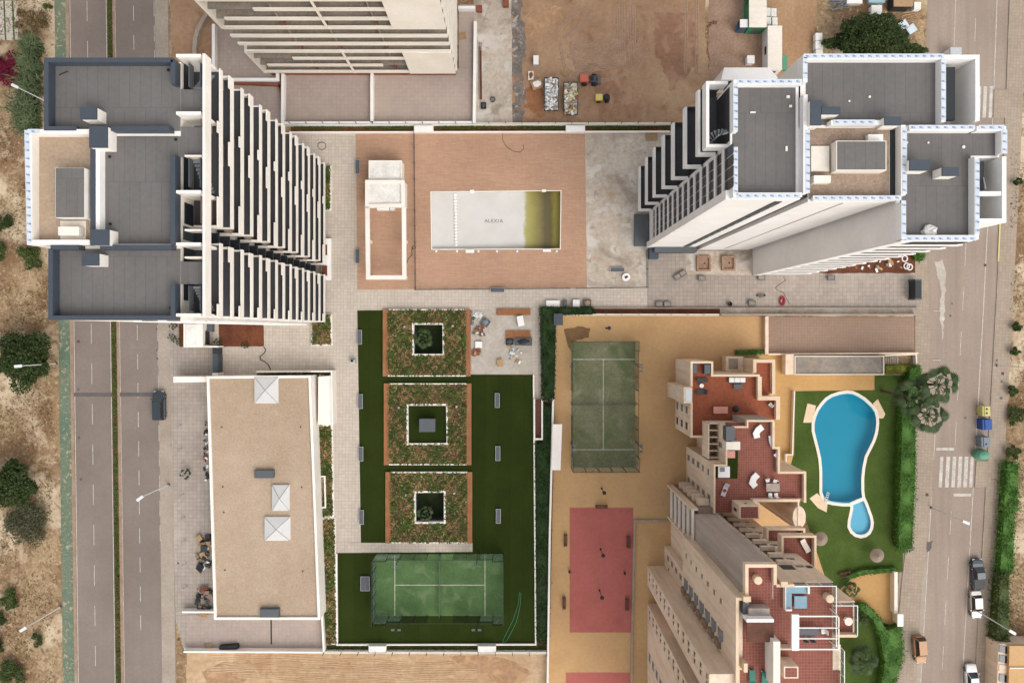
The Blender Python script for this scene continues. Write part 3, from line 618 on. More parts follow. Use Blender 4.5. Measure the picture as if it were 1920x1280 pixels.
for pts, m_ in (([(21.32, 19.0), (21.32, 23.68), (27.6, 23.68)], 'white_b'), ([(27.65, 12.95), (21.32, 12.95), (21.32, 17.5)], 'white_b'), ([(27.95, 23.68), (27.95, 26.08), (41.1, 26.08), (41.1, 19.9)], 'white_b'),
                ([(30.4, 19.85), (36.2, 19.85)], 'white_b'), ([(28.9, 12.68), (36.9, 12.68)], 'white_b'), ([(37.35, 12.2), (37.35, 8.9), (44.28, 8.9), (44.28, 16.6)], 'white_b'), ([(44.3, 19.27), (46.88, 19.27), (46.88, 16.95)], 'white_b'), ([(37.9, 19.27), (44.0, 19.27)], 'white_b'),
                ([(27.98, 13.1), (27.98, 22.5)], 'light_grey'), ([(37.3, 12.9), (37.3, 19.6)], 'light_grey')):
    B().strip(pts, 0.42, QR, QP).obj('parapet', m_, rt)
for px in ([(1378.5, 366), (1378.5, 277)], [(1379, 246), (1379, 157)], [(1382, 153), (1504, 153)], [(1509.5, 148), (1509.5, 108)], [(1507, 105.5), (1770, 105.5)], [(1769, 111), (1769, 227)], [(1381, 367), (1500, 367)],
           [(1514, 362), (1514, 244)], [(1524, 371), (1690, 371)], [(1694, 446), (1694, 376)], [(1698, 447), (1830, 447)], [(1832, 440), (1832, 298)], [(1562, 229), (1640, 229)], [(1696, 239), (1696, 364)], [(1704, 239), (1828, 239)], [(1835, 239), (1883, 239)], [(1884, 243), (1884, 288)]):
    film_strip(px, QP, rt, 0.44)
for c in ((1520, 188, 1540, 235), (1541, 200, 1576, 214.5), (1659, 219, 1690, 235), (1706, 299, 1743, 320), (1767, 313, 1798, 330)): vent(c, QR + 0.045, 1.7, rt)
B().rect(1568, 264, 1662, 320, QR, QR + 1.4).obj('plant_room', 'cream_wall', rt); B().rect(1570, 265.5, 1660.5, 318, QR + 1.4, QR + 1.43).obj('plant_room_roof', 'roof_felt', rt)
B().rect(1521, 274, 1555, 321, QR, QR + 0.3).obj('plinth', 'cream_wall', rt); B().rect(1526, 329, 1558, 343, QR, QR + 0.9).obj('cooling_unit', 'cream_wall', rt)
B().rect(1628, 252, 1656, 265, QR, QR + 0.6).obj('hatch', 'white_b', rt)
for (x, y, w, h) in ((1475, 179, 6, 5), (1480, 197, 5, 4), (1407, 209, 10, 3), (1473, 274, 4, 9), (1500, 313, 4, 4)):
    B().rect(x, y, x + w, y + h, QR + 0.05, QR + 0.16).obj('offcut', 'cream_wall', rt)
B().blob((W(1740, 434, QR)[0], W(1740, 434, QR)[1], QR + 0.3), (0.75, 0.55, 0.4), 12, 6, 0.2, 5).obj('sand_bag', 'white_gravel', rt)
# penthouse frames east side
for pts in ([(44.52, 10.5), (46.95, 10.5), (46.95, 16.6)], [(41.32, 26.1), (44.4, 26.1), (44.4, 20.0)]): B().strip(pts, 0.4, 39.7, QP - 0.05).obj('roof_frame', 'white_b', rt)
bx('roof_frame', 44.52, 46.7, 12.9, 13.3, QP - 0.6, QP - 0.1, 'white_b', rt); bx('patio_floor', 44.55, 46.7, 13.4, 16.6, 39.75, 39.85, 'charcoal_dark', rt); bx('balcony_deck', 41.75, 42.9, 20.4, 25.5, 42.0, 42.5, 'charcoal_dark', rt); bx('balcony_deck', 44.62, 45.7, 13.6, 16.4, 42.0, 42.5, 'charcoal_dark', rt)
B().tube((46.0, 16.4, 41.5), (45.4, 13.6, 43.2), 0.06).obj('hand_rail', 'pale_steel', rt)
# west balconies (L-shaped, on every second floor) and window bands
for k, z in enumerate((2.8, 8.5, 14.2, 20.2, 25.8, 31.9, 37.6)):
    bal = B().strip([(19.1, 24.55), (19.1, 18.09), (20.78, 18.09)], 0.26, z, z + 1.0).obj('balcony', 'light_grey', rt)
    bx('balcony_floor', 19.23, 21.08, 18.22, 24.5, z, z + 0.25, 'floor_dark', bal); bx('balustrade', 19.24, 21.08, 24.5, 24.56, z + 0.25, z + 1.1, 'charcoal', bal)
    bx('glazing', 21.03, 21.09, 18.4, 23.6, z + 0.3, z + 4.8, 'charcoal_dark', bal)
for i in range(14):
    z = 5.9 + 2.85 * i - 2.0
    bd = bx('window_band', 20.72, 20.88, 13.6, 17.95, z, z + 0.5, 'light_grey', rt)
    for j in range(4): bx('window', 21.04, 21.09, 13.7 + j * 1.07, 14.65 + j * 1.07, z + 0.3, z + 2.8, 'window' if (i + j) % 4 else 'charcoal', bd)
bx('wall_panel', 20.66, 21.09, 12.7, 13.58, 0.0, QR - 0.02, 'light_grey', rt)
B().strip([(21.08, 24.2), (19.1, 24.2), (19.1, 18.05), (21.08, 18.05)], 0.3, 40.4, 41.9).obj('roof_frame', 'white_b', rt)
bx('patio_floor', 19.3, 21.08, 18.3, 24.0, 37.95, 38.05, 'floor_dark', rt)
ss = B().tube((20.0, 18.9, 38.0), (20.0, 18.9, 42.6), 0.08).obj('spiral_stair', 'steel', rt)
for i in range(12):
    a = math.pi * (1.35 - i * 0.105); c, s_ = math.cos(a), math.sin(a); c2, s2 = math.cos(a - 0.3), math.sin(a - 0.3); z = 38.3 + i * 0.36
    B().poly([(20.3 + 0.15 * c, 18.9 + 0.15 * s_), (20.3 + 0.95 * c, 18.9 + 0.95 * s_), (20.3 + 0.95 * c2, 18.9 + 0.95 * s2)], z, z + 0.05).obj('step', 'steel', ss)
B().prism([(1358, 127), (1442, 127), (1462, 150), (1352, 150)], 0, 6.0).obj('annex', 'light_grey', rt)
B().box(41.11, 41.28, 20.0, 25.9, QR, QP - .3).obj('lining', 'charcoal_dark', rt); B().box(44.32, 44.48, 9.2, 16.6, QR, QP - .3).obj('lining', 'charcoal_dark', rt)
bx('ledge', 21.2, 25.6, 23.92, 24.6, 40.0, 41.2, 'charcoal_dark', rt); bx('ledge', 21.0, 27.6, 24.61, 24.95, 38.5, 40.2, 'cream_wall', rt)
# south faces
bx('stair_slot', 25.8, 26.5, 12.62, 12.72, 3.0, 41.5, 'charcoal', rt)
for i in range(13): bx('window', 25.85, 26.45, 12.57, 12.64, 3.4 + 2.95 * i, 5.6 + 2.95 * i, 'teal_glass', rt)
bx('joint', 32.2, 32.3, 12.40, 12.46, 2.0, 42.0, 'grey_render', rt)
for i in range(14):
    z = 2.4 + 2.85 * i
    bd = bx('balcony', 38.2, 44.9, 8.5, 8.63, z, z + 0.95, 'white_b', rt)
    bx('glazing', 38.3, 44.3, 8.58, 8.66, z + 1.0, z + 2.75, 'charcoal_dark', bd)
bx('corner_wall', 37.1, 38.19, 8.49, 8.63, 0.0, QP, 'white_b', rt)
bx('base_wall', 21.0, 22.4, 11.0, 12.68, 0.0, 1.2, 'charcoal', rt); bx('plinth', 18.8, 21.0, 13.0, 17.9, 0.0, 0.6, 'slate', rt)
bx('base_roof', 21.6, 28.0, 11.9, 12.66, 0.0, 2.2, 'slate', rt)
# ------------------------------------------------------------------ unfinished block at the top
cb = thing('unfinished_building', 'half finished concrete apartment block with white bands above the tiled terraces', 'building', (-23, 47, 0))
YF = 39.0
for i in range(11):
    z = 2.4 + 2.7 * i
    top = i >= 7
    f_ = bx('floor_slab', -37.1, -8.6, YF + 0.25, 56, z - 0.25, z, 'raw_concrete', cb)
    full = i in (0, 3, 4, 5, 6, 9)
    x1 = -8.5 if i in (3, 4, 5) else -15.4
    if full: bx('balcony_edge', -37.3, x1, YF, YF + 0.24, z - 0.28, z + 0.42, 'cream_wall', cb)
    else: bx('balcony_edge', -36.0 if i % 2 else -31.5, -19.0 if i == 1 else x1, YF + 0.02, YF + 0.24, z - 0.28, z + 0.35, 'cream_wall', cb)
    bw = B()
    for x0, x1 in ((-36.9, -33.0), (-31.8, -27.2), (-26.2, -21.0), (-19.6, -15.6), (-14.2, -9.2)): bw.box(x0, x1, YF + 1.9, YF + 2.1, z, z + 2.44)
    bw.obj('partition_wall', 'raw_concrete', f_)
    for x0 in (-32.6, -26.9, -20.6, -15.4): bx('opening_frame', x0, x0 + 0.7, YF + 1.86, YF + 1.95, z + 0.2, z + 2.0, 'charcoal_dark' if (i + int(x0)) % 2 else 'cream_wall', f_)
    for x0 in (-29.4, -23.9, -17.5): bx('partition_wall', x0, x0 + 0.15, YF + 0.3, YF + 1.88, z, z + 2.44, 'brick' if i % 3 == 0 else 'raw_concrete', f_)
    bx('balcony_edge', -8.62, -8.3 if i < 7 else -8.36, YF + 0.26, 55, z - 0.28, z + 0.3, 'cream_wall', cb)
    rb = B()
    for k in range(22): rb.tube((-36 + k * 1.25, YF + 0.5, z + 0.03), (-35.6 + k * 1.25, YF + 1.2 + (k % 3) * 0.2, z + 0.06 + 0.1 * (k % 2)), 0.03, n=4)
    rb.obj('loose_bars', 'pallet_wood', f_)
for z0, z1 in ((2.2, 10.6), (18.6, 34.0)):
    bx('white_panel', -15.4, -8.5, YF - 0.12, YF - 0.005, z0, z1, 'cream_wall', cb)
    bx('fin', -23.95, -23.6, YF - 0.06, YF - 0.003, z0, z1, 'cream_wall', cb)
    bx('end_wall', -37.5, -37.12, YF - 0.06, YF + 6, z0, z1, 'cream_wall', cb)
bx('core_wall', -36.8, -8.9, YF + 5.0, 56, 0, 31.5, 'raw_concrete', cb)
bx('base_wall', -36.9, -8.6, YF + 0.3, YF + 2.0, 0, 2.1, 'brick', cb)
# terraces in front of it
tw = thing('terrace', 'tiled terraces walled in white below the unfinished building', 'terrace', (-17, 36, 0))
for px in ([(528, 128), (697, 128), (697, 230), (530, 230)], [(697, 128), (888, 128), (889, 230), (697, 230)], [(860, 8), (889, 8), (889, 127.6), (860, 127.6)], [(402, 50), (470, 50), (500, 132), (524, 132), (524, 148), (402, 148)]):
    B().prism(px, 0.0, 0.3).obj('floor', 'court_tile', tw)
for px in ([(697, 137), (697, 230)], [(530, 138), (529.5, 231), (889, 230), (891, 40)], [(859, 14), (891, 14)], [(400, 45), (400, 149), (520, 149), (520, 130), (498, 130)]):
    B().wall(px, 0.45, 0.0, 1.3).obj('parapet', 'white_b', tw)
for px in ([(524, 134), (524, 165), (528, 190)], [(402, 153), (522, 158), (527, 168)]): B().wall(px, 0.3, 0.0, 0.9).obj('brick_wall', 'brick', tw)
sheet('lower_floor', [(400, 156), (526, 160), (527, 236), (470, 236), (440, 190)], 0.03, 'court_tile', parent=tw, kind=None)
kw = B().wall([(388, 24), (378, 40), (370, 56), (366, 72), (364, 90), (365, 112)], 0.62, 0.0, 0.9).obj('curved_wall', 'kerb'); tag(kw, 'low curved concrete wall beside the unfinished building', 'wall')
sheet('inner_court', [(391, 26), (400, 40), (400, 115), (368, 115), (369, 75), (376, 48)], 0.02, 'site_earth')
for x, y in ((107, 568), (106, 590), (108, 470), (207, 420), (206, 294), (330, 262), (316, 132), (320, 577)): B().lathe(W(x, y, ZR + .05), [(0.14, 0), (0.14, 0.08)], 10).obj('roof_drain', 'black', lt)
B().rbox((*W(120, 138, ZR)[:2], ZR + .07), (0.9, .08, .05), 0.4).obj('loose_batten', 'charcoal_dark', lt)
for x, y, w in ((1700, 268, .1), (1740, 268, .1), (1630, 182, .12), (1592, 190, .1), (1806, 276, .16)): B().lathe(W(x, y, QR + .05), [(w, 0), (w, 0.1)], 8).obj('roof_drain', 'cream_wall', rt)
# ------------------------------------------------------------------ low shop block on the left
lb = thing('low_building', 'low flat roofed building with beige gravel roof and white parapet', 'building', (*W(495, 930)[:2], 0))
ZL = 4.2
RO = [(388, 706), (582, 704.5), (600, 1161), (402, 1161)]
B().prism(RO, 0.0, ZL - 0.35, ZL).obj('wall', 'white', lb)
B().prism([(390, 708), (580, 707), (597.5, 1158), (404, 1158)], ZL - 0.35, ZL - 0.27).obj('roof', 'roof_gravel', lb)
B().wall([(389.5, 707.5), (580.5, 706), (598, 1159), (403.5, 1159)], 0.36, ZL - 0.34, ZL + 0.02, True).obj('parapet', 'white', lb)
def pyramid(x0, y0, x1, y1, label):
    t = thing('skylight', label, 'skylight', (*W((x0 + x1) / 2, (y0 + y1) / 2, ZL)[:2], ZL - 0.28), 'pyramid skylights on the gravel roof')
    z0 = ZL + 0.12; a = [Vector(W(*p, z0)) for p in ((x0, y0), (x1, y0), (x1, y1), (x0, y1))]; c = sum(a, Vector()) / 4 + Vector((0, 0, 0.55))
    B().rect(x0, y0, x1, y1, ZL - 0.28, z0 - 0.01).obj('kerb', 'white_b', t)
    for i in range(4):
        q = [a[i], a[(i + 1) % 4], c]; B().add([tuple(p) for p in q] + [tuple(p - Vector((0, 0, 0.04))) for p in q], [(0, 1, 2), (5, 4, 3), (0, 3, 4, 1), (1, 4, 5, 2), (2, 5, 3, 0)]).obj('pane', 'pane_white', t)
        B().tube(tuple(a[i]), tuple(c), 0.04, n=5).obj('glazing_bar', 'steel', t)
pyramid(477, 706.5, 521, 756, 'large white pyramid skylight at the top edge of the gravel roof')
pyramid(510, 909, 542, 957, 'narrow white pyramid skylight on the gravel roof')
pyramid(496, 969, 543.5, 1013, 'wide white pyramid skylight just below the narrow one on the gravel roof')
for (x0, y0, x1, y1, lab) in ((477, 881, 513, 896, 'dark grey hatch box in the middle of the gravel roof'), (487.5, 1141, 523, 1157, 'dark grey hatch box at the bottom edge of the gravel roof')):
    o = B().rect(x0, y0, x1, y1, ZL - 0.27, ZL + 0.35).rect(x0 + 1, y0 + 1, x1 - 1, y1 - 1, ZL + 0.35, ZL + 0.39).obj('roof_hatch', 'slate'); tag(o, lab, 'hatch')
for k, (x, y) in enumerate(((416, 800), (418, 912), (420, 960), (422, 1068), (564, 800), (566, 913), (568, 1070))): B().lathe(W(x, y, ZL - 0.27), [(0.1, 0), (0.1, 0.12)], 8).obj('drain', 'black', lb)
B().prism([(597, 706), (622, 704), (624, 796), (596, 796)], 0.0, 2.2).obj('side_canopy', 'white', lb)
B().wall([(480, 697), (621.5, 696), (623.5, 796)], 0.22, 0.0, 2.5).obj('canopy_edge', 'white', lb)
B().prism([(325, 706), (387, 706), (387, 716), (325, 717)], 0.0, 3.2).obj('wing_wall', 'white', lb)
for i in range(9):
    p_, q_ = W(389.5 + i * 1.4, 730 + i * 47, ZL), W(389.5 + i * 1.4, 768 + i * 47, ZL)
    bx('shop_window', p_[0] - 0.06, p_[0] + 0.3, q_[1], p_[1], 0.4, 2.8, 'window', lb)
# entrance gate house and planters under the left tower
gh = thing('gate_house', 'white gate lodge with meter boxes below the left tower', 'building', (*W(360, 630)[:2], 0))
B().rect(344, 607, 380, 651, 0.0, 2.4).obj('wall', 'white', gh); B().rect(347, 608, 368, 650, 2.4, 2.46).obj('roof', 'white_gravel', gh)
B().wall([(380, 649.5), (409, 650)], 0.2, 0, 2.2).obj('side_wall', 'white', gh); B().rect(375, 620, 386, 646, 0, 1.5).obj('meter_box', 'charcoal_dark', gh)
B().rect(388, 607, 398, 622, 0, 1.0).obj('meter_box', 'slate', gh)
g_ = thing('metal_gate', 'dark metal sliding gate beside the white gate lodge', 'gate', (*W(403, 674)[:2], 0.1))
B().rect(398.5, 651, 408.5, 664, 0.1, 1.9).obj('leaf', 'charcoal_dark', g_); B().rect(399, 665, 408.5, 698, 0.1, 2.0).obj('leaf', 'charcoal', g_)
B().rect(398, 699, 409, 706, 0, 2.2).obj('gate_pier', 'white', g_)
sheet('soil_bed', rough([(410, 607), (494, 606), (495, 649), (411, 650)], 0.5, 8, 4), 0.14, 'red_soil'); sheet('soil_bed', [(335, 607), (344, 607), (344, 650), (336, 650)], 0.14, 'red_soil')
def bed(name, label, px, h=0.5, nleaf=1500, wallm='white', inner=None, dry=0.5, th=0.28, cat='flower bed', walls=True, group='planted beds'):
    xs = [p[0] for p in px]; ys = [p[1] for p in px]
    t = thing(name, label, cat, (*W(sum(xs) / len(xs), sum(ys) / len(ys))[:2], 0.0), group)
    if walls: B().wall(px, th, 0.0, h + 0.06, True).obj('rim', wallm, t)
    if inner: sheet('soil', px, h, 'soil', holes=[inner], parent=t, kind=None)
    else: B().prism(px, 0.05, h).obj('soil', 'soil', t)
    n = nleaf; P = []
    mn = np.array([min(xs), min(ys)]); mx_ = np.array([max(xs), max(ys)])
    def inside(p, poly):
        x, y = p; c = False
        for i in range(len(poly)):
            (x0, y0), (x1, y1) = poly[i], poly[i - 1]
            if (y0 > y) != (y1 > y) and x < (x1 - x0) * (y - y0) / (y1 - y0 + 1e-9) + x0: c = not c
        return c
    while len(P) < n:
        q = mn + rng.random(2) * (mx_ - mn)
        if inside(q, px) and not (inner and inside(q, inner)): P.append(W(q[0], q[1], h))
    P = np.array(P)
    cl = np.sin(P[:, 0] * 1.3 + 1) * np.sin(P[:, 1] * 1.1) + np.sin(P[:, 0] * 4.1) * np.sin(P[:, 1] * 3.7) + rng.normal(0, 0.55, n)
    g = cl > (dry * 2 - 1) * 0.9
    for sel, mt, sz, nm in ((g, 'leaf_bed', 0.46, 'ground_cover'), (~g, 'leaf_dry', 0.4, 'dry_leaves')):
        Q = P[sel].copy()
        if len(Q) < 4: continue
        Q[:, 2] += rng.uniform(0.04, 0.28, len(Q)); stru(quadmesh(nm, leaves(Q, sz, 0.9, 0.45), mt, t), 'stuff')
    return t
bed('flower_bed', 'long narrow planted bed along the east wall of the low gravel roofed building', [(596.5, 799), (622, 797), (625, 968), (599, 968)], 0.35, 1500)
bed('flower_bed', 'planted bed left of the lower padel court beside the artificial lawn', [(600.5, 973), (627, 971), (631, 1205), (608, 1208)], 0.35, 2000)
bed('flower_bed', 'small planted bed at the foot of the left tower beside the walkway', [(585, 590), (620, 590), (621.5, 646), (585, 647)], 0.35, 700, dry=0.6)
bed('flower_bed', 'slim green bed below the lowest balconies of the left tower', [(610, 312), (619, 312), (619, 393), (610, 393)], 0.35, 500, dry=0.2)
bed('flower_bed', 'slim dark planted trough at the top edge of the low building', [(482, 698), (620, 697.5), (620, 703.5), (482, 704)], 0.3, 300, dry=0.3)
stw = thing('outdoor_stair', 'white walled stair going down beside the low building', 'stairs', (*W(604, 928)[:2], 0.1))
B().wall([(596, 893), (608.5, 893), (610, 951), (600, 951)], 0.2, 0, 0.8).obj('wall', 'white', stw)
for i in range(14): B().rect(599.5, 896 + i * 3.8, 607.5, 899.2 + i * 3.8, 0.1, 0.62 - i * 0.035).obj('step', 'kerb', stw)
ob_ = thing('plant_trough', 'white concrete trough with two rusty soil boxes at the foot of the left tower', 'planter', (*W(608, 480)[:2], 0.1))
B().rect(602, 447, 620, 525, 0.1, 0.7).obj('base', 'white_b', ob_)
for y0, y1 in ((459, 478), (498, 517)): B().rect(603, y0, 613, y1, 0.7, 0.9).obj('soil_box', 'red_soil', ob_)
# service yard below the low building
sy = thing('service_yard', 'paved service yard with white side walls below the low building', 'yard', (*W(470, 1190)[:2], 0.1))
B().prism([(350, 1152), (606, 1148), (607, 1215), (350, 1215)], 0.05, 0.16).obj('floor', 'court_tile', sy)
B().prism([(507, 1160), (509.5, 1160), (510, 1207), (507.5, 1207)], 0.16, 0.2).obj('drain', 'charcoal_dark', sy)
for px in ([(341, 1147), (402, 1147)], [(344, 1221.5), (606, 1222.5)], [(603, 1146), (607, 1222)]): B().wall(px, 0.25, 0.0, 1.4).obj('wall', 'white', sy)
# ------------------------------------------------------------------ north boundary planting strip
def bwall(label, px, th, z1, mat='white', posts=0, name='boundary_wall'):
    t = thing(name, label, 'wall', (*W(*px[0])[:2], 0))
    B().wall(px, th, 0.0, z1).obj('wall', mat, t)
    if posts:
        for (x0, y0), (x1, y1) in zip(px, px[1:]):
            L = math.hypot(x1 - x0, y1 - y0); n = int(L / posts)
            for i in range(n + 1):
                c = W(x0 + (x1 - x0) * i / max(n, 1), y0 + (y1 - y0) * i / max(n, 1), z1); B().box(c[0] - 0.04, c[0] + 0.04, c[1] - 0.04, c[1] + 0.04, z1, z1 + 1.1).obj('fence_post', 'charcoal', t)
        for zz in (0.35, 1.05): B().strip([W(x, y, z1 + zz) for x, y in px], 0.03, z1 + zz, z1 + zz + 0.03).obj('rail', 'charcoal', t)
    return t
bwall('white wall with fence posts along the top edge of the estate below the earth site', [(545, 232.5), (1258, 231.5)], 0.3, 1.0, 'cream_wall', 30)
bwall('low white wall above the pool deck', [(545, 248), (1256, 246.5)], 0.22, 0.7, 'white')
for lab, x0, x1 in (('white vent box in the top planting strip above the bath pavilion', 776, 812), ('white vent box in the top planting strip above the drained pool', 1061, 1097)):
    t = thing('vent_box', lab, 'vent box', (*W((x0 + x1) / 2, 240)[:2], 0), 'white vent boxes along the boundary'); B().rect(x0, 235, x1, 247.5, 0, 1.1).obj('body', 'white', t); B().rect(x0 + 1, 236, x1 - 3, 246.5, 1.1, 1.18).obj('lid', 'white_b', t)
for lab, x0, x1 in (('white vent box in the bottom planting strip, left of two', 691, 724), ('white vent box in the bottom planting strip, right of two', 896, 930)):
    t = thing('vent_box', lab, 'vent box', (*W((x0 + x1) / 2, 1216)[:2], 0), 'white vent boxes along the boundary'); B().rect(x0, 1210, x1, 1223.5, 0, 1.0).obj('body', 'white', t); B().rect(x0 + 1, 1211, x1 - 1, 1222.5, 1.0, 1.08).obj('lid', 'white_b', t)
sheet('soil_bed', [(545, 233), (1258, 232), (1258, 246), (545, 247.5)], 0.13, 'red_soil')
bwall('white wall along the bottom edge of the artificial lawn', [(630.5, 1038), (632, 1208.5), (1004.5, 1208), (1000.5, 702)], 0.22, 0.5, 'white')
bwall('white boundary wall with fence posts above the pale bare plot', [(608, 1222.5), (1025, 1223.5)], 0.3, 1.0, 'cream_wall', 30)
sheet('soil_bed', [(608, 1209), (1024, 1209), (1024, 1222), (608, 1222)], 0.14, 'soil'); sheet('soil_bed', [(1006, 752), (1040, 752), (1030, 1222), (1006, 1222)], 0.138, 'soil')
# ------------------------------------------------------------------ drained pool, pavilion, fences
pl = thing('swimming_pool', 'drained white swimming pool with green algae stains and lettering on its floor', 'pool', (*W(930, 412)[:2], -1.6))
c4 = [W(x, y, 0.1) for x, y in DECKPOOL]
sh, dp = -0.5, -0.95
fx = [(c4[0], c4[3])]
def lerp(a, b, t): return (a[0] + (b[0] - a[0]) * t, a[1] + (b[1] - a[1]) * t)
vs, fs = [], []
for t_, z in ((0, sh), (0.18, sh), (0.5, -0.72), (0.75, dp), (1, dp)):
    a = lerp(c4[0], c4[1], t_); b2 = lerp(c4[3], c4[2], t_); vs += [(a[0], a[1], z), (b2[0], b2[1], z)]
fs += [(2 * i, 2 * i + 1, 2 * i + 3, 2 * i + 2) for i in range(4)]
B().add(vs, fs).obj('floor', 'liner', pl)
B().strip([lerp(c4[i], c4[i], 0) for i in range(4)], 0.1, -1.75, 0.12, True).obj('basin_wall', 'liner', pl)
B().wall([(807.6, 360), (1052, 357.5), (1050.7, 466.6), (809.4, 467.6)], 0.12, 0.0, 0.15, True).obj('coping', 'white', pl)
for i in range(17):
    x, y, _ = W(853 + i * 0.12, 365 + i * 5.9, sh); B().lathe((x, y, sh - 0.02), [(0.27, 0), (0.26, 0.08), (0.18, 0.17), (0.05, 0.21)], 12).obj('float', 'white_b', pl, True)
cxx, cyy, _ = W(926, 414.5, -0.7); zf = lambda x: float(np.interp(x, [lerp(c4[0], c4[1], q)[0] for q in (0, .18, .5, .75, 1)], [sh, sh, -0.72, dp, dp]))
for k, ch_ in enumerate('ALEXIA'):
    tv, tf = text_tris(ch_, 0.8); ox = cxx + (-1.2, -0.74, -0.26, 0.26, 0.7, 1.16)[k]
    B().add([(ox + v[0], cyy + v[1], zf(ox + v[0]) + 0.015) for v in tv], tf).obj('letter', 'ink_grey', pl)
for x, y, w, h in ((881, 356, 8, 6), (1016, 355, 8, 5), (873, 468, 16, 6), (1018, 467, 15, 5)): B().rect(x, y, x + w, y + h, 0.12, 0.3).obj('skimmer_box', 'white_b', pl)
for x in (818, 857, 897, 932, 970, 1044): B().rect(x - 1.6, 469, x + 1.6, 473, 0.12, 0.17).obj('drain_cover', 'light_grey', pl)
pv = thing('bath_pavilion', 'white bath pavilion with open pergola frame on the pool deck', 'pavilion', (*W(724, 410)[:2], 0.12))
B().rect(691.5, 301, 753, 340, 0.1, 2.9).obj('hut', 'white', pv); B().rect(694, 303, 750, 340, 2.9, 2.95).obj('hut_roof', 'white_gravel', pv); B().wall([(692.3, 340), (692.3, 302), (752.2, 302), (752.2, 340)], 0.18, 2.9, 3.05).obj('roof_edge', 'white', pv)
B().rect(685.5, 339, 758, 384, 0.1, 3.2).obj('body', 'white', pv); B().rect(691.5, 344, 750, 379.5, 3.2, 3.25).obj('body_roof', 'white_gravel', pv)
B().wall([(688, 341), (755, 341), (756, 385), (688, 386)], 0.55, 3.2, 3.5, True).obj('roof_edge', 'white', pv)
B().wall([(688.5, 388), (690, 520), (758, 520), (757, 388)], 0.62, 3.05, 3.5).obj('pergola_beam', 'white', pv)
for x, y in ((690.5, 518), (757, 518), (689, 450), (757, 450)): B().rect(x - 2.5, y - 2.5, x + 2.5, y + 2.5, 0.1, 3.05, 3.05).obj('post', 'white', pv)
for x0, x1 in ((708, 731), (733, 741)): B().rect(x0, 388, x1, 395, 0.12, 1.2, 0.5).obj('shower_unit', 'white_b', pv)
def rail_fence(label, px, step=30, h=1.1, z0=0.12, mat='charcoal'):
    t = thing('pool_fence', label, 'fence', (*W(*px[0])[:2], z0))
    for (x0, y0), (x1, y1) in zip(px, px[1:]):
        L = math.hypot(x1 - x0, y1 - y0); n = max(1, round(L / step))
        P = [W(x0 + (x1 - x0) * i / n, y0 + (y1 - y0) * i / n, z0) for i in range(n + 1)]
        for a in P: B().box(a[0] - 0.045, a[0] + 0.045, a[1] - 0.045, a[1] + 0.045, z0, z0 + h + 0.05).obj('post', mat, t)
        for a, c in zip(P, P[1:]):
            pn = B(); d = Vector(c) - Vector(a)
            for k in range(1, 16):
                q = Vector(a) + d * (k / 16); pn.box(q.x - 0.01, q.x + 0.01, q.y - 0.01, q.y + 0.01, z0 + 0.1, z0 + h)
            for zz in (0.08, h): pn.tube((a[0], a[1], z0 + zz), (c[0], c[1], z0 + zz), 0.03, n=4)
            pn.obj('panel', mat, t)
    return t
rail_fence('thin dark railing between the bath pavilion and the drained pool', [(777, 249), (779.5, 543)])
rail_fence('thin dark railing along the bottom of the pool deck', [(780, 543.5), (1068, 541)])
rail_fence('thin dark railing along the bottom and right of the concrete pad', [(1081, 541), (1213, 539), (1212, 470)])
# ------------------------------------------------------------------ raised planters with wooden seats
def planter(label, L, Rr, y0, y1, well, wcap, fill=None, dry=0.47):
    xl0, xl1 = L; xr0, xr1 = Rr
    h = 0.5
    t = bed('planter', label, [(xl1, y0 + 1), (xr0, y0 + 1), (xr0, y1 - 1), (xl1, y1 - 1)], h, 3900, inner=well, dry=dry, cat='planter', walls=False, group='square raised planters with wooden seats')
    for y in (y0 + 1, y1 - 1): B().wall([(xl1 + 0.3, y), (xr0 - 0.3, y)], 0.18, 0.1, h + 0.1).obj('rim', 'white', t)
    for (a, c) in (L, Rr):
        st = B().rect(a + 1, y0 + 1, c - 1, y1 - 1, 0.1, h - 0.1).obj('seat', 'white', t)
        for k in range(4):
            w = (c - a) / 4.0; B().rect(a + k * w + 0.12, y0, a + (k + 1) * w - 0.12, y1, h - 0.1, h + 0.02).obj('plank', 'wood', st)
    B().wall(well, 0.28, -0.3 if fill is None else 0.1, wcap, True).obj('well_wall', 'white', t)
    if fill is None: B().strip([W(x, y, wcap) for x, y in well], 0.24, -3.4, -0.31, True).obj('shaft', 'slate', t)  # lower wall darker than the rim: well shade and dark soil put into its colour
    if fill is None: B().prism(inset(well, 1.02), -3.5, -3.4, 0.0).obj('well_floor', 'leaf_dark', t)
    for x, y in ((well[0][0] - 16, well[0][1] + 6), (well[1][0] + 18, well[1][1] + 4)): B().rect(x - 1.7, y - 1.7, x + 1.7, y + 1.7, h, h + 0.25).obj('garden_light', 'pale_steel', t)
    return t
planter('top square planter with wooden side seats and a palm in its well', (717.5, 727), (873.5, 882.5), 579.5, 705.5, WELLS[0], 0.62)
planter('middle square planter with wooden side seats round a grey box', (719.5, 729), (874.5, 884), 718.5, 871.5, [(763.5, 758.5), (838, 758.5), (839, 832), (764, 832.5)], 0.6, fill=1)
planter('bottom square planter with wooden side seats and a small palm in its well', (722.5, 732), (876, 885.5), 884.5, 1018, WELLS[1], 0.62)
gb = thing('vent_cabinet', 'grey square cabinet on the turf inside the middle planter', 'cabinet', (*W(801, 797)[:2], 0.13)); B().rect(787, 786, 815, 808, 0.13, 1.9).obj('body', 'slate', gb); B().rect(786, 785, 816, 809.5, 1.9, 2.0).obj('lid', 'slate', gb)
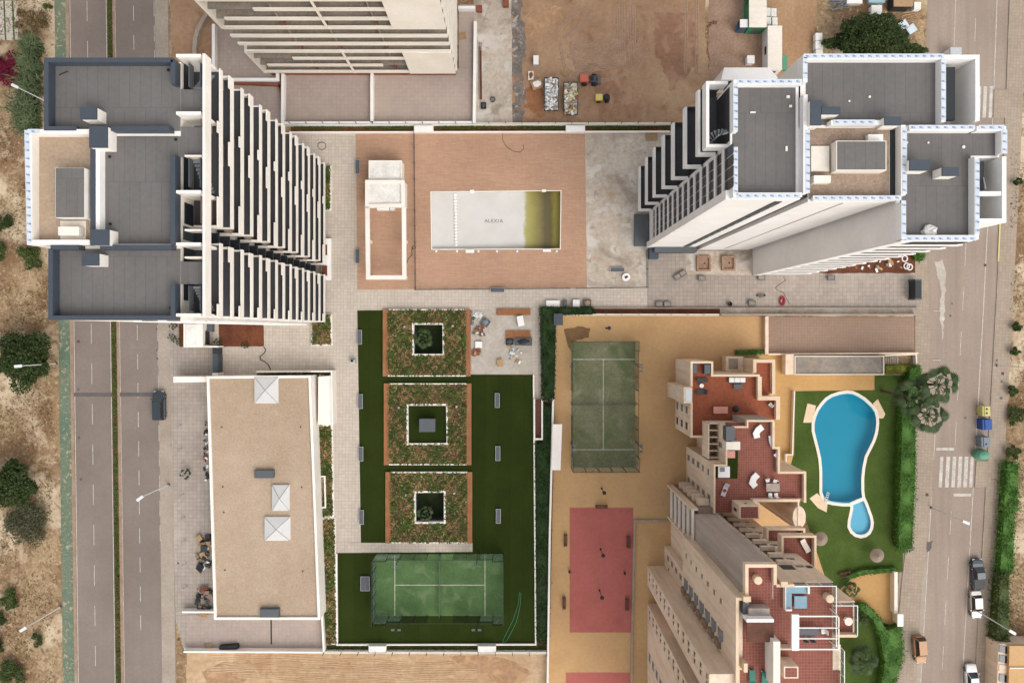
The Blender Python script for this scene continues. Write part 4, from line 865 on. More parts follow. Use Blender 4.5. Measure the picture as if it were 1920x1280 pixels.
# ------------------------------------------------------------------ padel courts
def padel(label, cx, cy, ln, wd, vert, mat, z=0.14):
    """ln x wd metres court centred at world (cx,cy); long axis along Y if vert"""
    t = thing('padel_court', label, 'padel court', (cx, cy, z))
    def T(u, v): return (cx + (v if vert else u), cy + (u if vert else v))
    def bb(name, u0, u1, v0, v1, z0, z1, m_, par=t):
        a, c = T(u0, v0), T(u1, v1); return bx(name, min(a[0], c[0]), max(a[0], c[0]), min(a[1], c[1]), max(a[1], c[1]), z + z0, z + z1, m_, par)
    hu, hv = ln / 2, wd / 2
    bb('playing_surface', -hu, hu, -hv, hv, -0.02, 0.012, mat)
    for u in (-6.95, 6.95): bb('court_line', u - 0.05, u + 0.05, -hv + 0.05, hv - 0.05, 0.012, 0.018, 'road_paint')
    bb('court_line', -6.95, 6.95, -0.05, 0.05, 0.019, 0.024, 'road_paint')
    net = bb('net', -0.02, 0.02, -hv + 0.1, hv - 0.1, 0.1, 0.86, 'fence_mesh'); bb('tape', -0.05, 0.05, -hv + 0.1, hv - 0.1, 0.86, 0.93, 'slate', net)
    for v in (-hv + 0.05, hv - 0.05): bb('net_post', -0.05, 0.05, v - 0.05, v + 0.05, 0, 1.0, 'charcoal_dark')
    for s in (-1, 1):
        n = 5; w = wd / n
        for k in range(n):
            v0 = -hv + k * w; bb('glass_panel', s * hu - 0.02, s * hu + 0.02, v0 + 0.04, v0 + w - 0.04, 0.02, 3.0, 'clear_glass'); bb('mesh_panel', s * hu - 0.015, s * hu + 0.015, v0 + 0.04, v0 + w - 0.04, 3.02, 4.0, 'fence_mesh')
        for k in range(n + 1): bb('post', s * hu - 0.04, s * hu + 0.04, -hv + k * w - 0.04, -hv + k * w + 0.04, 0, 4.0, 'charcoal_dark')
        bb('top_rail', s * hu - 0.035, s * hu + 0.035, -hv, hv, 4.0, 4.06, 'charcoal_dark')
        us = [-hu + 2.0 * i for i in range(11)]; us[-1] = hu
        for k, (u0, u1) in enumerate(zip(us, us[1:])):
            g = k in (0, 9); g2 = k in (1, 8)
            if g or g2: bb('glass_panel', u0 + 0.05, u1 - 0.05, s * hv - 0.02, s * hv + 0.02, 0.02, 3.0 if g else 2.0, 'clear_glass')
            if not (k in (4, 5)): bb('mesh_panel', u0 + 0.05, u1 - 0.05, s * hv - 0.015, s * hv + 0.015, 3.02 if g else (2.02 if g2 else 0.05), 4.0 if g else 3.0, 'fence_mesh')
        for u in us[1:-1]: bb('post', u - 0.035, u + 0.035, s * hv - 0.04, s * hv + 0.04, 0, 4.0 if u in (us[1], us[-2]) else 3.0, 'charcoal_dark')
        bb('top_rail', us[1], us[-2], s * hv - 0.03, s * hv + 0.03, 3.0, 3.05, 'charcoal_dark')
        for u in (-5.9, 5.9):
            a = T(u, s * (hv + 0.15)); lp = B().tube((a[0], a[1], z), (a[0], a[1], z + 5.6), 0.05).obj('flood_light', 'charcoal_dark', t)
            for du in (-0.45, 0.45):
                c = T(u + du, s * (hv - 0.1)); B().rbox((c[0], c[1], z + 5.6), (0.5, 0.3, 0.12), 0).obj('lamp_head', 'slate', lp)
    return t
a, c = W(706, 1038), W(944, 1153)
padel('green padel court with glass walls on the artificial lawn', (a[0] + c[0]) / 2, (a[1] + c[1]) / 2, 19.6, 9.5, False, 'court_green')
a, c = W(1071, 640), W(1191, 876)
padel('worn green padel court on the yellow yard', (a[0] + c[0]) / 2, (a[1] + c[1]) / 2, 19.4, 9.9, True, 'court_worn', 0.06)
# ------------------------------------------------------------------ stepped tan apartment building (bottom right)
ab = thing('apartment_building', 'stepped tan apartment building with terracotta roof terraces beside the blue pool', 'building', (31, -25, 0))
def blk(x0, x1, y0, y1, z0, z1, m_='tan', nm='wall', par=None): return bx(nm, x0, x1, y0, y1, z0, z1, m_, par or ab)
def terrace(px, z, mat='terrace_tile'): B().prism(px, z - 0.02, z + 0.03).obj('terrace_floor', mat, ab)
def para(pts, z0, z1, th=0.24, m_='tan', cap='cream_cap'):
    p = B().strip(pts, th, z0, z1).obj('parapet', m_, ab)
    B().strip(pts, th + 0.06, z1, z1 + 0.06).obj('cap', cap, p)
def glassrail(pts, z0, h=1.0):
    """framed glass railing"""
    t = B().strip(pts, 0.03, z0 + 0.12, z0 + h).obj('railing', 'clear_glass', ab)
    B().strip(pts, 0.08, z0 + h, z0 + h + 0.05).obj('top_rail', 'white_b', t)
    q = B()
    for a, c in zip(pts, pts[1:]):
        n = max(1, int(math.hypot(c[0] - a[0], c[1] - a[1]) / 1.3))
        for i in range(n + 1):
            x, y = a[0] + (c[0] - a[0]) * i / n, a[1] + (c[1] - a[1]) * i / n; q.box(x - 0.03, x + 0.03, y - 0.03, y + 0.03, z0, z0 + h)
    stru(q.obj('rail_posts', 'white_b', t), 'stuff')
def wwin(x, y0, y1, z0, z1, m_='window_grey', arch=False):
    """window on a west facing wall at x"""
    w = bx('window', x - 0.03, x + 0.1, y0, y1, z0, z1, m_, ab)
    bx('sill', x - 0.14, x + 0.05, y0 - 0.08, y1 + 0.08, z0 - 0.1, z0, 'tan', w); bx('lintel', x - 0.1, x + 0.05, y0 - 0.05, y1 + 0.05, z1, z1 + 0.08, 'tan', w)
def nwin(y, x0, x1, z0, z1, m_='window'):
    w = bx('window', x0, x1, y - 0.1, y + 0.03, z0, z1, m_, ab); bx('sill', x0 - 0.08, x1 + 0.08, y - 0.05, y + 0.14, z0 - 0.1, z0, 'tan', w)
ZA, ZB, ZT = 9.0, 14.6, 35.6
# --- wing A (three floors) and its clay terrace
blk(25.2, 28.3, -15.0, -4.32, 0, ZA); blk(28.31, 35.0, -12.6, -6.2, 0, ZA); blk(35.01, 37.6, -12.6, -9.4, 0, ZA); blk(24.0, 25.19, -10.1, -7.9, 0, 10.8, 'tan', 'bay')
B().box(25.35, 28.15, -14.8, -4.5, ZA, ZA + 0.05).obj('terrace_floor', 'terrace_clay', ab); B().box(28.15, 34.85, -12.6, -6.4, ZA, ZA + 0.045).obj('terrace_floor', 'terrace_clay', ab); B().box(34.85, 37.4, -12.6, -9.6, ZA, ZA + 0.05).obj('terrace_floor', 'terrace_clay', ab)
para([(27.4, -14.9), (25.3, -14.9), (25.3, -10.15)], ZA, 9.9); para([(25.3, -7.85), (25.3, -4.44), (28.2, -4.44), (28.2, -6.3), (34.9, -6.3)], ZA, 9.9)
para([(34.9, -6.45), (34.9, -9.5), (37.48, -9.5), (37.48, -12.5)], ZA, 9.9, 0.5)
bx('roof_window', 24.2, 25.1, -9.9, -8.1, 10.8, 10.9, 'pale_steel', ab)
for k in range(3):
    z = 0.9 + 3.0 * k; wwin(25.2, -11.9, -10.9, z, z + 1.6); wwin(25.2, -14.2, -13.2, z, z + 1.5, 'window')
# low east terrace of wing A with planter walls
blk(35.1, 38.2, -9.35, -4.2, 0, 6.0); B().box(35.3, 37.7, -9.3, -4.6, 6.0, 6.05).obj('terrace_floor', 'terrace_clay', ab); para([(35.25, -6.1), (35.25, -4.4), (38.0, -4.4), (38.0, -9.2)], 6.0, 6.7, 0.4)
blk(32.4, 35.05, -6.15, -3.9, 0, 2.2, 'tan', 'porch'); B().box(32.8, 34.2, -5.8, -4.2, 2.2, 2.25).obj('porch_floor', 'kerb', ab)
# --- wing B (five floors)
blk(31.3, 35.0, -12.7, -11.9, 0, ZB, 'grey_render'); blk(28.5, 35.0, -17.8, -12.71, 0, ZB); blk(26.9, 32.1, -24.49, -17.81, 0, ZB); blk(32.11, 35.0, -22.75, -17.81, 0, ZB); blk(35.01, 35.7, -22.74, -15.5, 0, ZB); blk(35.71, 39.2, -22.76, -18.8, 0, ZB)
B().box(28.7, 34.9, -17.8, -12.3, ZB, ZB + 0.05).obj('terrace_floor', 'terrace_tile', ab); B().box(27.1, 32.0, -24.45, -17.8, ZB, ZB + 0.045).box(32.0, 34.9, -22.5, -17.8, ZB, ZB + 0.045).obj('terrace_floor', 'terrace_tile', ab); B().box(34.9, 39.0, -22.5, -19.0, ZB, ZB + 0.05).obj('terrace_floor', 'terrace_tile', ab); B().box(34.9, 35.5, -19.0, -15.6, ZB, ZB + 0.047).obj('terrace_floor', 'terrace_tile', ab)
para([(27.0, -24.3), (27.0, -17.92), (28.6, -17.92), (28.6, -12.82), (31.4, -12.82), (31.4, -12.0), (34.9, -12.0)], ZB, 15.5, 0.16)
para([(34.9, -12.1), (34.9, -15.6), (35.6, -15.6), (35.6, -18.9), (39.1, -18.9), (39.1, -22.9)], ZB, 15.4, 0.26); para([(32.1, -22.6), (38.4, -22.6)], ZB, 15.5, 0.3)
for k in range(5):
    z = 0.9 + 2.9 * k; wwin(26.9, -19.7, -18.9, z, z + (1.7 if k < 3 else 1.1)); wwin(26.9, -23.2, -22.3, z, z + 1.7)
# louvred niche on wing B
nb = blk(26.95, 28.45, -17.6, -12.72, 9.2, 9.7, 'tan', 'niche')
for i in range(6): bx('fin', 27.2, 28.45, -17.55 + i * 0.94, -17.4 + i * 0.94, 9.7, 12.2, 'tan', nb)
bx('screen', 26.95, 27.12, -17.6, -12.75, 9.7, 12.5, 'tan', nb)
for z in (12.6, 13.3): bx('slot_window', 28.42, 28.53, -15.9, -15.2, z, z + 0.25, 'window', ab)
# stair housing on terrace B, light well and half round tower
hb = blk(29.55, 32.1, -24.4, -22.7, ZB + .05, 18.0, 'tan', 'stair_housing'); B().box(29.75, 31.95, -24.3, -22.85, 18.0, 18.05).obj('housing_roof', 'terrace_tile', hb); bx('vent', 30.6, 30.9, -22.72, -22.66, 16.6, 16.9, 'window', hb); bx('window', 29.5, 29.56, -23.8, -23.4, 15.8, 16.8, 'window', hb)
blk(38.1, 38.3, -26.6, -22.77, 0, ZB + 0.9, 'tan', 'well_wall'); blk(32.11, 38.1, -26.59, -22.77, 0, 0.6, 'tan', 'well_floor'); B().lathe((38.35, -24.85, 0), [(1.45, 0), (1.45, ZB + 0.8)], 22, 0.6, 1).obj('round_tower', 'tan', ab)
# gallery with open floors on the west side
ga = blk(24.9, 26.89, -28.8, -23.7, 0, 15.0, 'recess_brown', 'gallery')
for k in range(6): bx('gallery_floor', 24.0, 24.3, -28.5, -24.0, 2.65 * k + 1.9, 2.65 * k + 2.15, 'cream_wall', ga)
for y in (-24.0, -28.8): bx('gallery_fin', 23.95, 24.85, y, y + 0.3, 0, 15.4, 'tan', ga)
for k in range(5): bx('gallery_balcony', 25.3, 26.8, -23.69, -22.9, 2.65 * k + 1.9, 2.65 * k + 3.0, 'tan', ga)
for k in range(5): bx('gallery_window', 24.8, 24.89, -28.3, -24.2, 2.65 * k + 2.3, 2.65 * k + 4.4, 'window', ga)
# --- tall wing T
blk(24.5, 27.7, -28.4, -24.5, 0, ZT + 0.1, 'grey_render'); blk(24.5, 34.05, -60, -28.41, 0, ZT - 0.03); blk(27.71, 34.05, -28.4, -26.6, 0, ZT); blk(23.5, 24.49, -60, -28.0, 12.3, ZT); blk(23.5, 24.48, -60, -33.1, 0, 12.29)
blk(34.06, 34.9, -60, -33.3, 0, ZT - 0.01); blk(34.06, 37.7, -33.29, -29.7, 0, 32.7)
B().box(24.7, 27.55, -28.4, -24.7, ZT + 0.1, ZT + 0.15).obj('terrace_floor', 'terrace_tile', ab); B().box(24.5, 34.0, -36.0, -28.4, ZT, ZT + 0.06).obj('terrace_floor', 'terrace_tile', ab); B().box(27.55, 34.0, -28.4, -26.7, ZT, ZT + 0.065).obj('terrace_floor', 'terrace_tile', ab); B().box(24.2, 34.8, -60, -36.0, ZT, ZT + 0.06).obj('terrace_floor', 'terrace_tile', ab)
para([(24.62, -28.5), (24.62, -24.62), (27.6, -24.62), (27.6, -26.6)], ZT, 36.5, 0.28); para([(23.62, -60), (23.62, -28.1), (24.45, -28.1)], ZT, 36.5, 0.24); para([(27.75, -26.7), (29.6, -26.7)], ZT, 36.5, 0.24)
glassrail([(29.7, -26.7), (33.95, -26.7), (33.95, -33.3)], ZT + .05); glassrail([(34.8, -33.5), (34.8, -50)], ZT + .05)
B().box(34.1, 37.5, -33.1, -29.9, 32.7, 32.75).obj('terrace_floor', 'terrace_tile', ab); glassrail([(34.3, -29.85), (37.55, -29.85), (37.55, -33.15)], 32.7); para([(34.2, -33.2), (37.55, -33.2)], 32.7, 33.5)
for k in range(11):
    z = 2.0 + 2.75 * k
    if k >= 4: wwin(23.5, -30.6, -30.05, z + 1.3, z + 2.0, 'window')
    if k >= 4:
        w = bx('window', 23.44, 23.52, -34.6, -33.6, z + 0.3, z + 2.2, 'window_grey', ab); bx('awning', 23.0, 23.5, -34.6, -33.4, z + 2.2, z + 2.3, 'awning', w)
        bx('balcony_box', 23.1, 23.5, -35.7, -34.9, z - 0.1, z + 1.5, 'recess_brown', ab)
    else: wwin(23.5, -34.6, -33.9, z + 0.3, z + 1.9, 'recess_brown')
    bx('window', 30.25, 31.7, -26.62, -26.55, z + 0.5, z + 2.1, 'window', ab); bx('balcony_slab', 30.15, 31.8, -26.54, -26.1, z + 0.0, z + 0.7, 'tan', ab); nwin(-26.55, 32.1, 32.9, z + 0.9, z + 1.3, 'window_grey')
nwin(-26.55, 33.2, 33.8, 30.5, 31.1)
# corner balconies north east of wing T
for z, x1 in ((25.4, 36.1), (20.3, 36.8)):
    fl = blk(32.0, x1, -28.5, -24.3 if z > 25 else -24.8, z - 0.4, z, 'tan', 'corner_balcony'); bx('floor_tiles', 32.2, x1 - 0.2, -28.4, -24.5 if z > 25 else -25.0, z, z + 0.04, 'terrace_tile', fl)
    para([(32.1, -26.5), (32.1, -24.4 if z > 25 else -24.9), (x1 - 0.1, -24.4 if z > 25 else -24.9), (x1 - 0.1, -28.4)], z, z + 0.9, 0.2)
blk(34.06, 36.0, -29.69, -28.5, 0, 25.0)
# west stacks
for y0, y1 in ((-39.2, -36.2), (-60, -42.0)):
    s_ = blk(20.9, 23.49, y0, y1, 0, 36.0, 'tan', 'west_stack'); bx('ledge', 20.8, 20.9, y0, y1, 35.4, 36.1, 'cream_cap', s_)
    for k in range(13):
        z = 1.2 + 2.75 * k
        for dy in (0.5, 1.3): wwin(20.9, y1 - dy - 0.5, y1 - dy, z + 0.5, z + 1.4, 'window')
for k in range(5): wwin(20.9, -50.2, -49.0, 1.2 + 2.75 * k, 3.0 + 2.75 * k, 'window_grey')
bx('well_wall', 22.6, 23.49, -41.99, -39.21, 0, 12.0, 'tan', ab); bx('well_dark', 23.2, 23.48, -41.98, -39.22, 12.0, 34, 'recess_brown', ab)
# roof structures on wing T
def rb(px, z0, z1, m_, nm='roof_block', par=None): return B().rect(*px, z0, z1).obj(nm, m_, par or ab)
h1 = rb((1400, 1160, 1451, 1166), ZT, ZT + 2.3, 'white_b', 'shed_wall'); rb((1400.5, 1166, 1451, 1203), ZT + 1.5, ZT + 1.62, 'wood_dark', 'shed_roof')
rb((1404, 1140, 1443, 1158), ZT, ZT + 1.4, 'grey_render', 'kitchen_counter'); rb((1393, 1130, 1405, 1156), ZT, ZT + 1.0, 'slate', 'plant_box')
rb((1450, 1202, 1463, 1290), ZT, ZT + 2.6, 'cream_wall', 'party_wall'); rb((1462, 1215, 1486, 1218), ZT, ZT + 1.2, 'tan', 'party_wall')
bxx = rb((1470, 1249, 1497, 1271), ZT, ZT + 2.4, 'tan', 'chimney_box'); rb((1472.5, 1251.5, 1494.5, 1268.5), ZT + 2.4, ZT + 2.42, 'terrace_tile', 'top', bxx)
for px in ((1394, 1118, 1408, 1128), (1465, 1090, 1477, 1100), (1395, 1243, 1402, 1260)): rb(px, ZT, ZT + 1.3, 'cream_cap', 'parapet_block')
pg = B().rect(1485, 1152, 1498.5, 1219, ZT + 2.2, ZT + 2.5).obj('pergola', 'white', ab)
for px in ((1498.5, 1154, 1574, 1156), (1498.5, 1176, 1574, 1177.6), (1498.5, 1196, 1573, 1197.6), (1498.5, 1216, 1572, 1218), (1572, 1154, 1574, 1218)): B().rect(*px, ZT + 2.25, ZT + 2.4).obj('beam', 'white', pg)
for x, y in ((1573, 1155), (1572, 1217)): B().rect(x - 0.8, y - 0.8, x + 0.8, y + 0.8, ZT + 0.06, ZT + 2.25, ZT + 2.25).obj('post', 'white', pg)
ch = [(1416, 1082), (1549, 1116)]
for x, y in ch: B().lathe(W(x, y, ZT + 0.06), [(0.4, 0), (0.4, 0.6), (0.3, 0.65), (0.3, 0.8), (0.44, 0.85), (0.42, 1.0), (0.1, 1.05)], 16).obj('chimney_pot', 'cream_cap', ab)
# ------------------------------------------------------------------ furniture on the terraces
def lounger(name, label, c, z, rz, m_, frame='white_b', ln=1.9, wd=0.65, group='sun loungers'):
    t = thing(name, label, 'lounger', (0, 0, 0), group)
    B().rbox((-0.25, 0, 0.32), (ln * 0.66, wd, 0.09), 0, 0.02).obj('seat', m_, t); B().rbox((ln * 0.33, 0, 0.46), (ln * 0.34, wd, 0.08), 0, 0.02, (0, R(-24))).obj('backrest', m_, t)
    for x in (-ln * 0.45, ln * 0.2):
        for y in (-wd * 0.42, wd * 0.42): B().box(x - 0.03, x + 0.03, y - 0.03, y + 0.03, 0, 0.3).obj('leg', frame, t)
    p = W(c[0], c[1], z); t.location = (p[0], p[1], z); t.rotation_euler = (0, 0, rz); return t
lounger('sun_lounger', 'black sun lounger above the round white table on the clay terrace', (1315, 712), ZA + .05, math.pi, 'charcoal_dark', 'white_b', 1.55)
lounger('sun_lounger', 'black sun lounger below the round white table on the clay terrace', (1314.5, 734), ZA + .05, 0, 'charcoal_dark', 'white_b', 1.55)
lounger('sun_lounger', 'green sun lounger on the tall tan roof terrace, left of two', (1409, 1268), ZT + .06, R(-88), 'lounger_green')
lounger('sun_lounger', 'green sun lounger on the tall tan roof terrace, right of two', (1432, 1272), ZT + .06, R(-92), 'lounger_green')
lounger('deck_chair', 'clear deck chair with a red towel on the red tiled terrace', (1358, 917), ZB + .05, R(70), 'pale_steel')
lounger('sun_lounger', 'white sun lounger on the small corner balcony above the lawn', (1508, 1021), 25.45, R(120), 'cream_wall')
tw_ = B().rbox((W(1357, 918, ZB)[0], W(1357, 918, ZB)[1], ZB + 0.46), (0.45, 0.4, 0.04), 0.5, 0.01).obj('towel', 'red_hose'); tag(tw_, 'folded red towel on the clear deck chair', 'towel')
def rtable(label, c, z, r, m_='white_b', h=0.7):
    t = thing('round_table', label, 'table', W(c[0], c[1], z)); x, y, _ = W(c[0], c[1], z)
    B().lathe((x, y, z + h - 0.05), [(r, 0), (r, 0.05)], 18).obj('top', m_, t); B().tube((x, y, z), (x, y, z + h - 0.05), 0.05).obj('stem', m_, t); B().lathe((x, y, z), [(r * 0.6, 0), (r * 0.6, 0.04)], 14).obj('foot', m_, t)
rtable('small round white table between the black loungers', (1314, 722.5), ZA + .05, 0.3, h=0.5); rtable('oval cream table on the lower east balcony of the tall wing', (1586, 1160), 32.75, 0.45, 'cream_wall')
def sofa(label, px, z, m_, back='top', cm='white_b'):
    x0, y0, x1, y1 = px; t = thing('sofa', label, 'sofa', (*W((x0 + x1) / 2, (y0 + y1) / 2, z)[:2], z))
    B().rect(x0, y0, x1, y1, z, z + 0.38).obj('base', m_, t); d = 0.22 * (y1 - y0)
    B().rect(x0, y0 - 1, x1, y0 + d, z + 0.38, z + 0.8).obj('backrest', m_, t)
    for i in range(3):
        w = (x1 - x0) / 3; B().rect(x0 + i * w + 0.4, y0 + d + 0.3, x0 + (i + 1) * w - 0.4, y1 - 0.4, z + 0.38, z + 0.52).obj('cushion', cm, t)
sofa('white cushioned sofa on the clay terrace', (1367, 705, 1398, 717), ZA + .05, 'slate')
def tbl(label, px, z, m_, h=0.72, lg='charcoal', cat='table', nm='table'):
    x0, y0, x1, y1 = px; t = thing(nm, label, cat, (*W((x0 + x1) / 2, (y0 + y1) / 2, z)[:2], z))
    B().rect(x0, y0, x1, y1, z + h - 0.06, z + h).obj('top', m_, t)
    for x, y in ((x0 + 1, y0 + 1), (x1 - 1, y0 + 1), (x0 + 1, y1 - 1), (x1 - 1, y1 - 1)): B().rect(x - 0.5, y - 0.5, x + 0.5, y + 0.5, z, z + h - 0.06, z + h).obj('leg', lg, t)
    return t
tbl('low grey coffee table in front of the white sofa', (1376, 720, 1392, 729), ZA + .05, 'slate', 0.4); tbl('long pale covered table on the clay terrace', (1338, 762, 1365, 775), ZA + .05, 'pink_cloth', 0.8)
tbl('slatted grey dining table on the red tiled terrace', (1437, 906, 1462, 921), ZB + .05, 'grey_render'); tbl('grey dining table under the white pergola', (1499, 1176, 1536, 1190), ZT + .06, 'slate')
tbl('square pale blue ottoman table beside the blue corner sofa', (1489.5, 1117, 1513, 1140), ZT + .06, 'sofa_blue', 0.42, 'white_b')
def chair(name_label, c, z, rz, m_='white_b', grp='terrace chairs'):
    t = thing('chair', name_label, 'chair', (0, 0, 0), grp)
    B().rbox((0, 0, 0.44), (0.5, 0.48, 0.06), 0, 0.01).obj('seat', m_, t); B().rbox((0, 0.25, 0.72), (0.5, 0.06, 0.5), 0, 0.01).obj('backrest', m_, t)
    for x in (-0.2, 0.2):
        for y in (-0.2, 0.2): B().box(x - 0.02, x + 0.02, y - 0.02, y + 0.02, 0, 0.41).obj('leg', 'pale_steel', t)
    p = W(c[0], c[1], z); t.location = (p[0], p[1], z); t.rotation_euler = (0, 0, rz)
for lab, c, z, rz, m_ in (('white chair above the slatted table, left one', (1437, 899), ZB + .05, 0.3, 'white_b'), ('white chair above the slatted table, right one', (1451, 901), ZB + .05, -0.4, 'white_b'), ('white chair below the slatted table, left one', (1442, 926), ZB + .05, 3.1, 'white_b'),
                          ('white chair below the slatted table, right one', (1453, 926), ZB + .05, 3.2, 'white_b'), ('white chair by the right edge of the red tiled terrace', (1453, 852), ZB + .05, -0.9, 'white_b'), ('white round backed chair in the right corner of the clay terrace', (1443, 758), ZA + .05, -2.4, 'white_b'),
                          ('white chair on the tall roof terrace beside the green loungers', (1442, 1245), ZT + .06, 1.5, 'white_b'), ('white chair at the end of the pergola dining table', (1541, 1180), ZT + .06, -1.5, 'white_b'), ('grey chair below the pergola dining table, left one', (1507, 1193), ZT + .06, 3.1, 'slate'), ('grey chair below the pergola dining table, right one', (1520, 1193), ZT + .06, 3.2, 'slate')):
    chair(lab, c, z, rz, m_)
def curved(label, px, z, w, m_='white_b'):
    pts = [W(x, y, z) for x, y in px]; t = thing('curved_sofa', label, 'sofa', (pts[len(pts) // 2][0], pts[len(pts) // 2][1], z))
    B().strip(pts, w, z + 0.16, z + 0.42).obj('seat', m_, t); B().strip([(p[0] - 0.02, p[1], z) for p in pts], w * 0.8, z, z + 0.15).obj('base', 'charcoal', t)
curved('white wave shaped daybed in the upper part of the red tiled terrace', [(1428, 799), (1420, 805), (1416, 812), (1418, 820)], ZB + .05, 0.8); curved('white wave shaped daybed in the lower part of the red tiled terrace', [(1419, 888), (1412, 895), (1409, 904), (1415, 911)], ZB + .05, 0.8)
curved('slim white wave lounger along the right edge of the red tiled terrace', [(1442, 816), (1443, 826), (1446, 836)], ZB + .05, 0.35)
cs = thing('corner_sofa', 'pale blue corner sofa with white frame on the tall roof terrace', 'sofa', (*W(1492, 1118, ZT)[:2], ZT + .06))
B().rect(1474, 1100, 1515, 1112, ZT + .06, ZT + .5).obj('seat', 'sofa_blue', cs); B().rect(1474, 1112.2, 1484.5, 1142, ZT + .06, ZT + .5).obj('seat', 'sofa_blue', cs)
for px in ((1473, 1098.5, 1516, 1100), (1472.5, 1100, 1474, 1143), (1515, 1100, 1518.5, 1113), (1473, 1142, 1485, 1145)): B().rect(*px, ZT + .06, ZT + .75).obj('frame', 'white', cs)
mt_ = sheet('artificial_grass_mat', [(1360, 845), (1384, 845), (1383, 897), (1341, 896), (1341, 872), (1359, 870)], ZB + 0.06, 'turf', kind=None); tag(mt_, 'green grass mat on the red tiled terrace', 'mat')
db = thing('daybed', 'white daybed on the green grass mat', 'bed', (*W(1357, 884, ZB)[:2], ZB + .06)); B().rect(1347, 874.5, 1368.5, 895, ZB + .06, ZB + .4).obj('mattress', 'white_b', db); B().rect(1351, 876, 1359, 884, ZB + .4, ZB + .52).obj('cushion', 'grey_plastic', db)
sc_ = thing('storage_box', 'pink topped box beside the green grass mat', 'box', (*W(1371, 851, ZB)[:2], ZB + .06)); B().rect(1364, 845, 1378, 858, ZB + .06, ZB + .7).obj('body', 'white_b', sc_); B().rect(1364.5, 845.5, 1378.3, 858.3, ZB + .7, ZB + .76).obj('lid', 'pink_cloth', sc_)
sk_ = thing('garden_shed', 'dark grey shed in the top left corner of the red tiled terrace', 'shed', (*W(1369, 812, ZB)[:2], ZB + .05)); B().rect(1362, 800, 1377, 826, ZB + .05, ZB + 1.7).obj('body', 'slate', sk_); B().rect(1361.5, 799.5, 1377.5, 826.5, ZB + 1.7, ZB + 1.78).obj('roof', 'slate', sk_)
cn_ = B().rect(1361.5, 828, 1388, 843, ZB + .05, ZB + 1.5).obj('counter', 'cream_wall'); tag(cn_, 'cream masonry counter below the dark grey shed on the terrace', 'counter')
for lab, px in (('tall dark grey planter in the left corner of the clay terrace', (1298.5, 682, 1307, 700)), ('tall dark grey planter in the bump of the clay terrace, right of two', (1320.5, 683, 1332, 701))):
    t = thing('plant_box', lab, 'planter', (*W((px[0] + px[2]) / 2, (px[1] + px[3]) / 2, ZA)[:2], ZA + .05), 'grey boxes in the corner of the clay terrace'); B().rect(*px, ZA + .05, ZA + 0.9).obj('body', 'charcoal', t); B().rect(px[0] + 0.8, px[1] + 0.8, px[2] - 0.8, px[3] - 0.8, ZA + 0.9, ZA + 0.93).obj('lid', 'slate', t)
gr_ = thing('grill', 'round black barbecue on the clay terrace', 'grill', (*W(1376, 765, ZA)[:2], ZA + .05)); x, y, _ = W(1376, 765, ZA)
B().lathe((x, y, ZA + 0.6), [(0.2, 0), (0.45, 0.15), (0.48, 0.3), (0.4, 0.45), (0.1, 0.55)], 16).obj('bowl', 'black', gr_)
for a in (0.3, 2.4, 4.5): B().tube((x + 0.3 * math.cos(a), y + 0.3 * math.sin(a), ZA + 0.05), (x + 0.2 * math.cos(a), y + 0.2 * math.sin(a), ZA + 0.65), 0.03).obj('leg', 'steel', gr_)
# ------------------------------------------------------------------ walls of the neighbouring yard
bwall('long white wall between the hedge and the yellow yard', [(1041, 610), (1031, 1000), (1027, 1280), (1024, 1500)], 0.3, 1.2, 'white')
bwall('cream wall with posts along the top of the yellow yard', [(1044, 589.5), (1349, 590)], 0.3, 1.3, 'cream_wall', 30); bwall('weathered wall between the brown ramp and the paved site strip', [(1351, 590), (1722, 590)], 0.26, 1.2, 'kerb')
bwall('low pale wall below the paved site strip', [(1110, 577.5), (1722, 577.5)], 0.16, 0.6, 'kerb')
sheet('soil_bed', [(1108, 578), (1350, 578), (1350, 588.5), (1108, 588.5)], 0.12, 'red_soil'); sheet('gravel_strip', [(1350, 578), (1722, 578), (1722, 588.5), (1350, 588.5)], 0.12, 'concrete')
bwall('low kerb wall between the red court and the tan building', [(1252, 976), (1190, 976), (1185, 1200), (1182, 1500)], 0.28, 0.4, 'kerb')
bwall('cream wall left of the brown tiled ramp', [(1438, 593), (1438, 664)], 0.5, 1.0, 'tan'); bwall('tan wall below the brown tiled ramp', [(1441, 664), (1722, 662)], 0.25, 1.0, 'tan')
gr2 = thing('garage_roof', 'flat weathered garage roof between the ramp and the yellow path', 'roof', (*W(1573, 684)[:2], 0)); B().rect(1490, 667, 1658, 702.5, 0, 1.6).obj('wall', 'tan', gr2); B().rect(1492, 669, 1656, 700.5, 1.6, 1.65).obj('roof', 'raw_concrete', gr2); B().wall([(1490.8, 667.8), (1657.2, 667.8), (1657.2, 701.7), (1490.8, 701.7)], 0.14, 1.6, 1.85, True).obj('edge', 'cream_wall', gr2)
B().rect(1473, 664, 1489, 702, 0, 1.7).obj('side_wall', 'tan', gr2)
sw_ = thing('garden_stair', 'short tiled stair beside the garage roof', 'stairs', (*W(1686, 676)[:2], 0.1)); B().wall([(1659, 666.5), (1718, 664), (1719, 684)], 0.2, 0, 0.9).obj('wall', 'cream_wall', sw_)
for i in range(6): B().rect(1660 + i * 4.2, 669, 1663.6 + i * 4.2, 683, 0.08, 0.16 + i * 0.08).obj('step', 'kerb', sw_)
bwall('thin white fence wall right of the tan building', [(1490, 733), (1486, 852), (1474, 852), (1474, 866)], 0.18, 0.9, 'cream_wall'); bwall('white gate wall by the yellow entrance path', [(1680, 1072), (1680, 1150)], 0.5, 1.4, 'cream_wall')
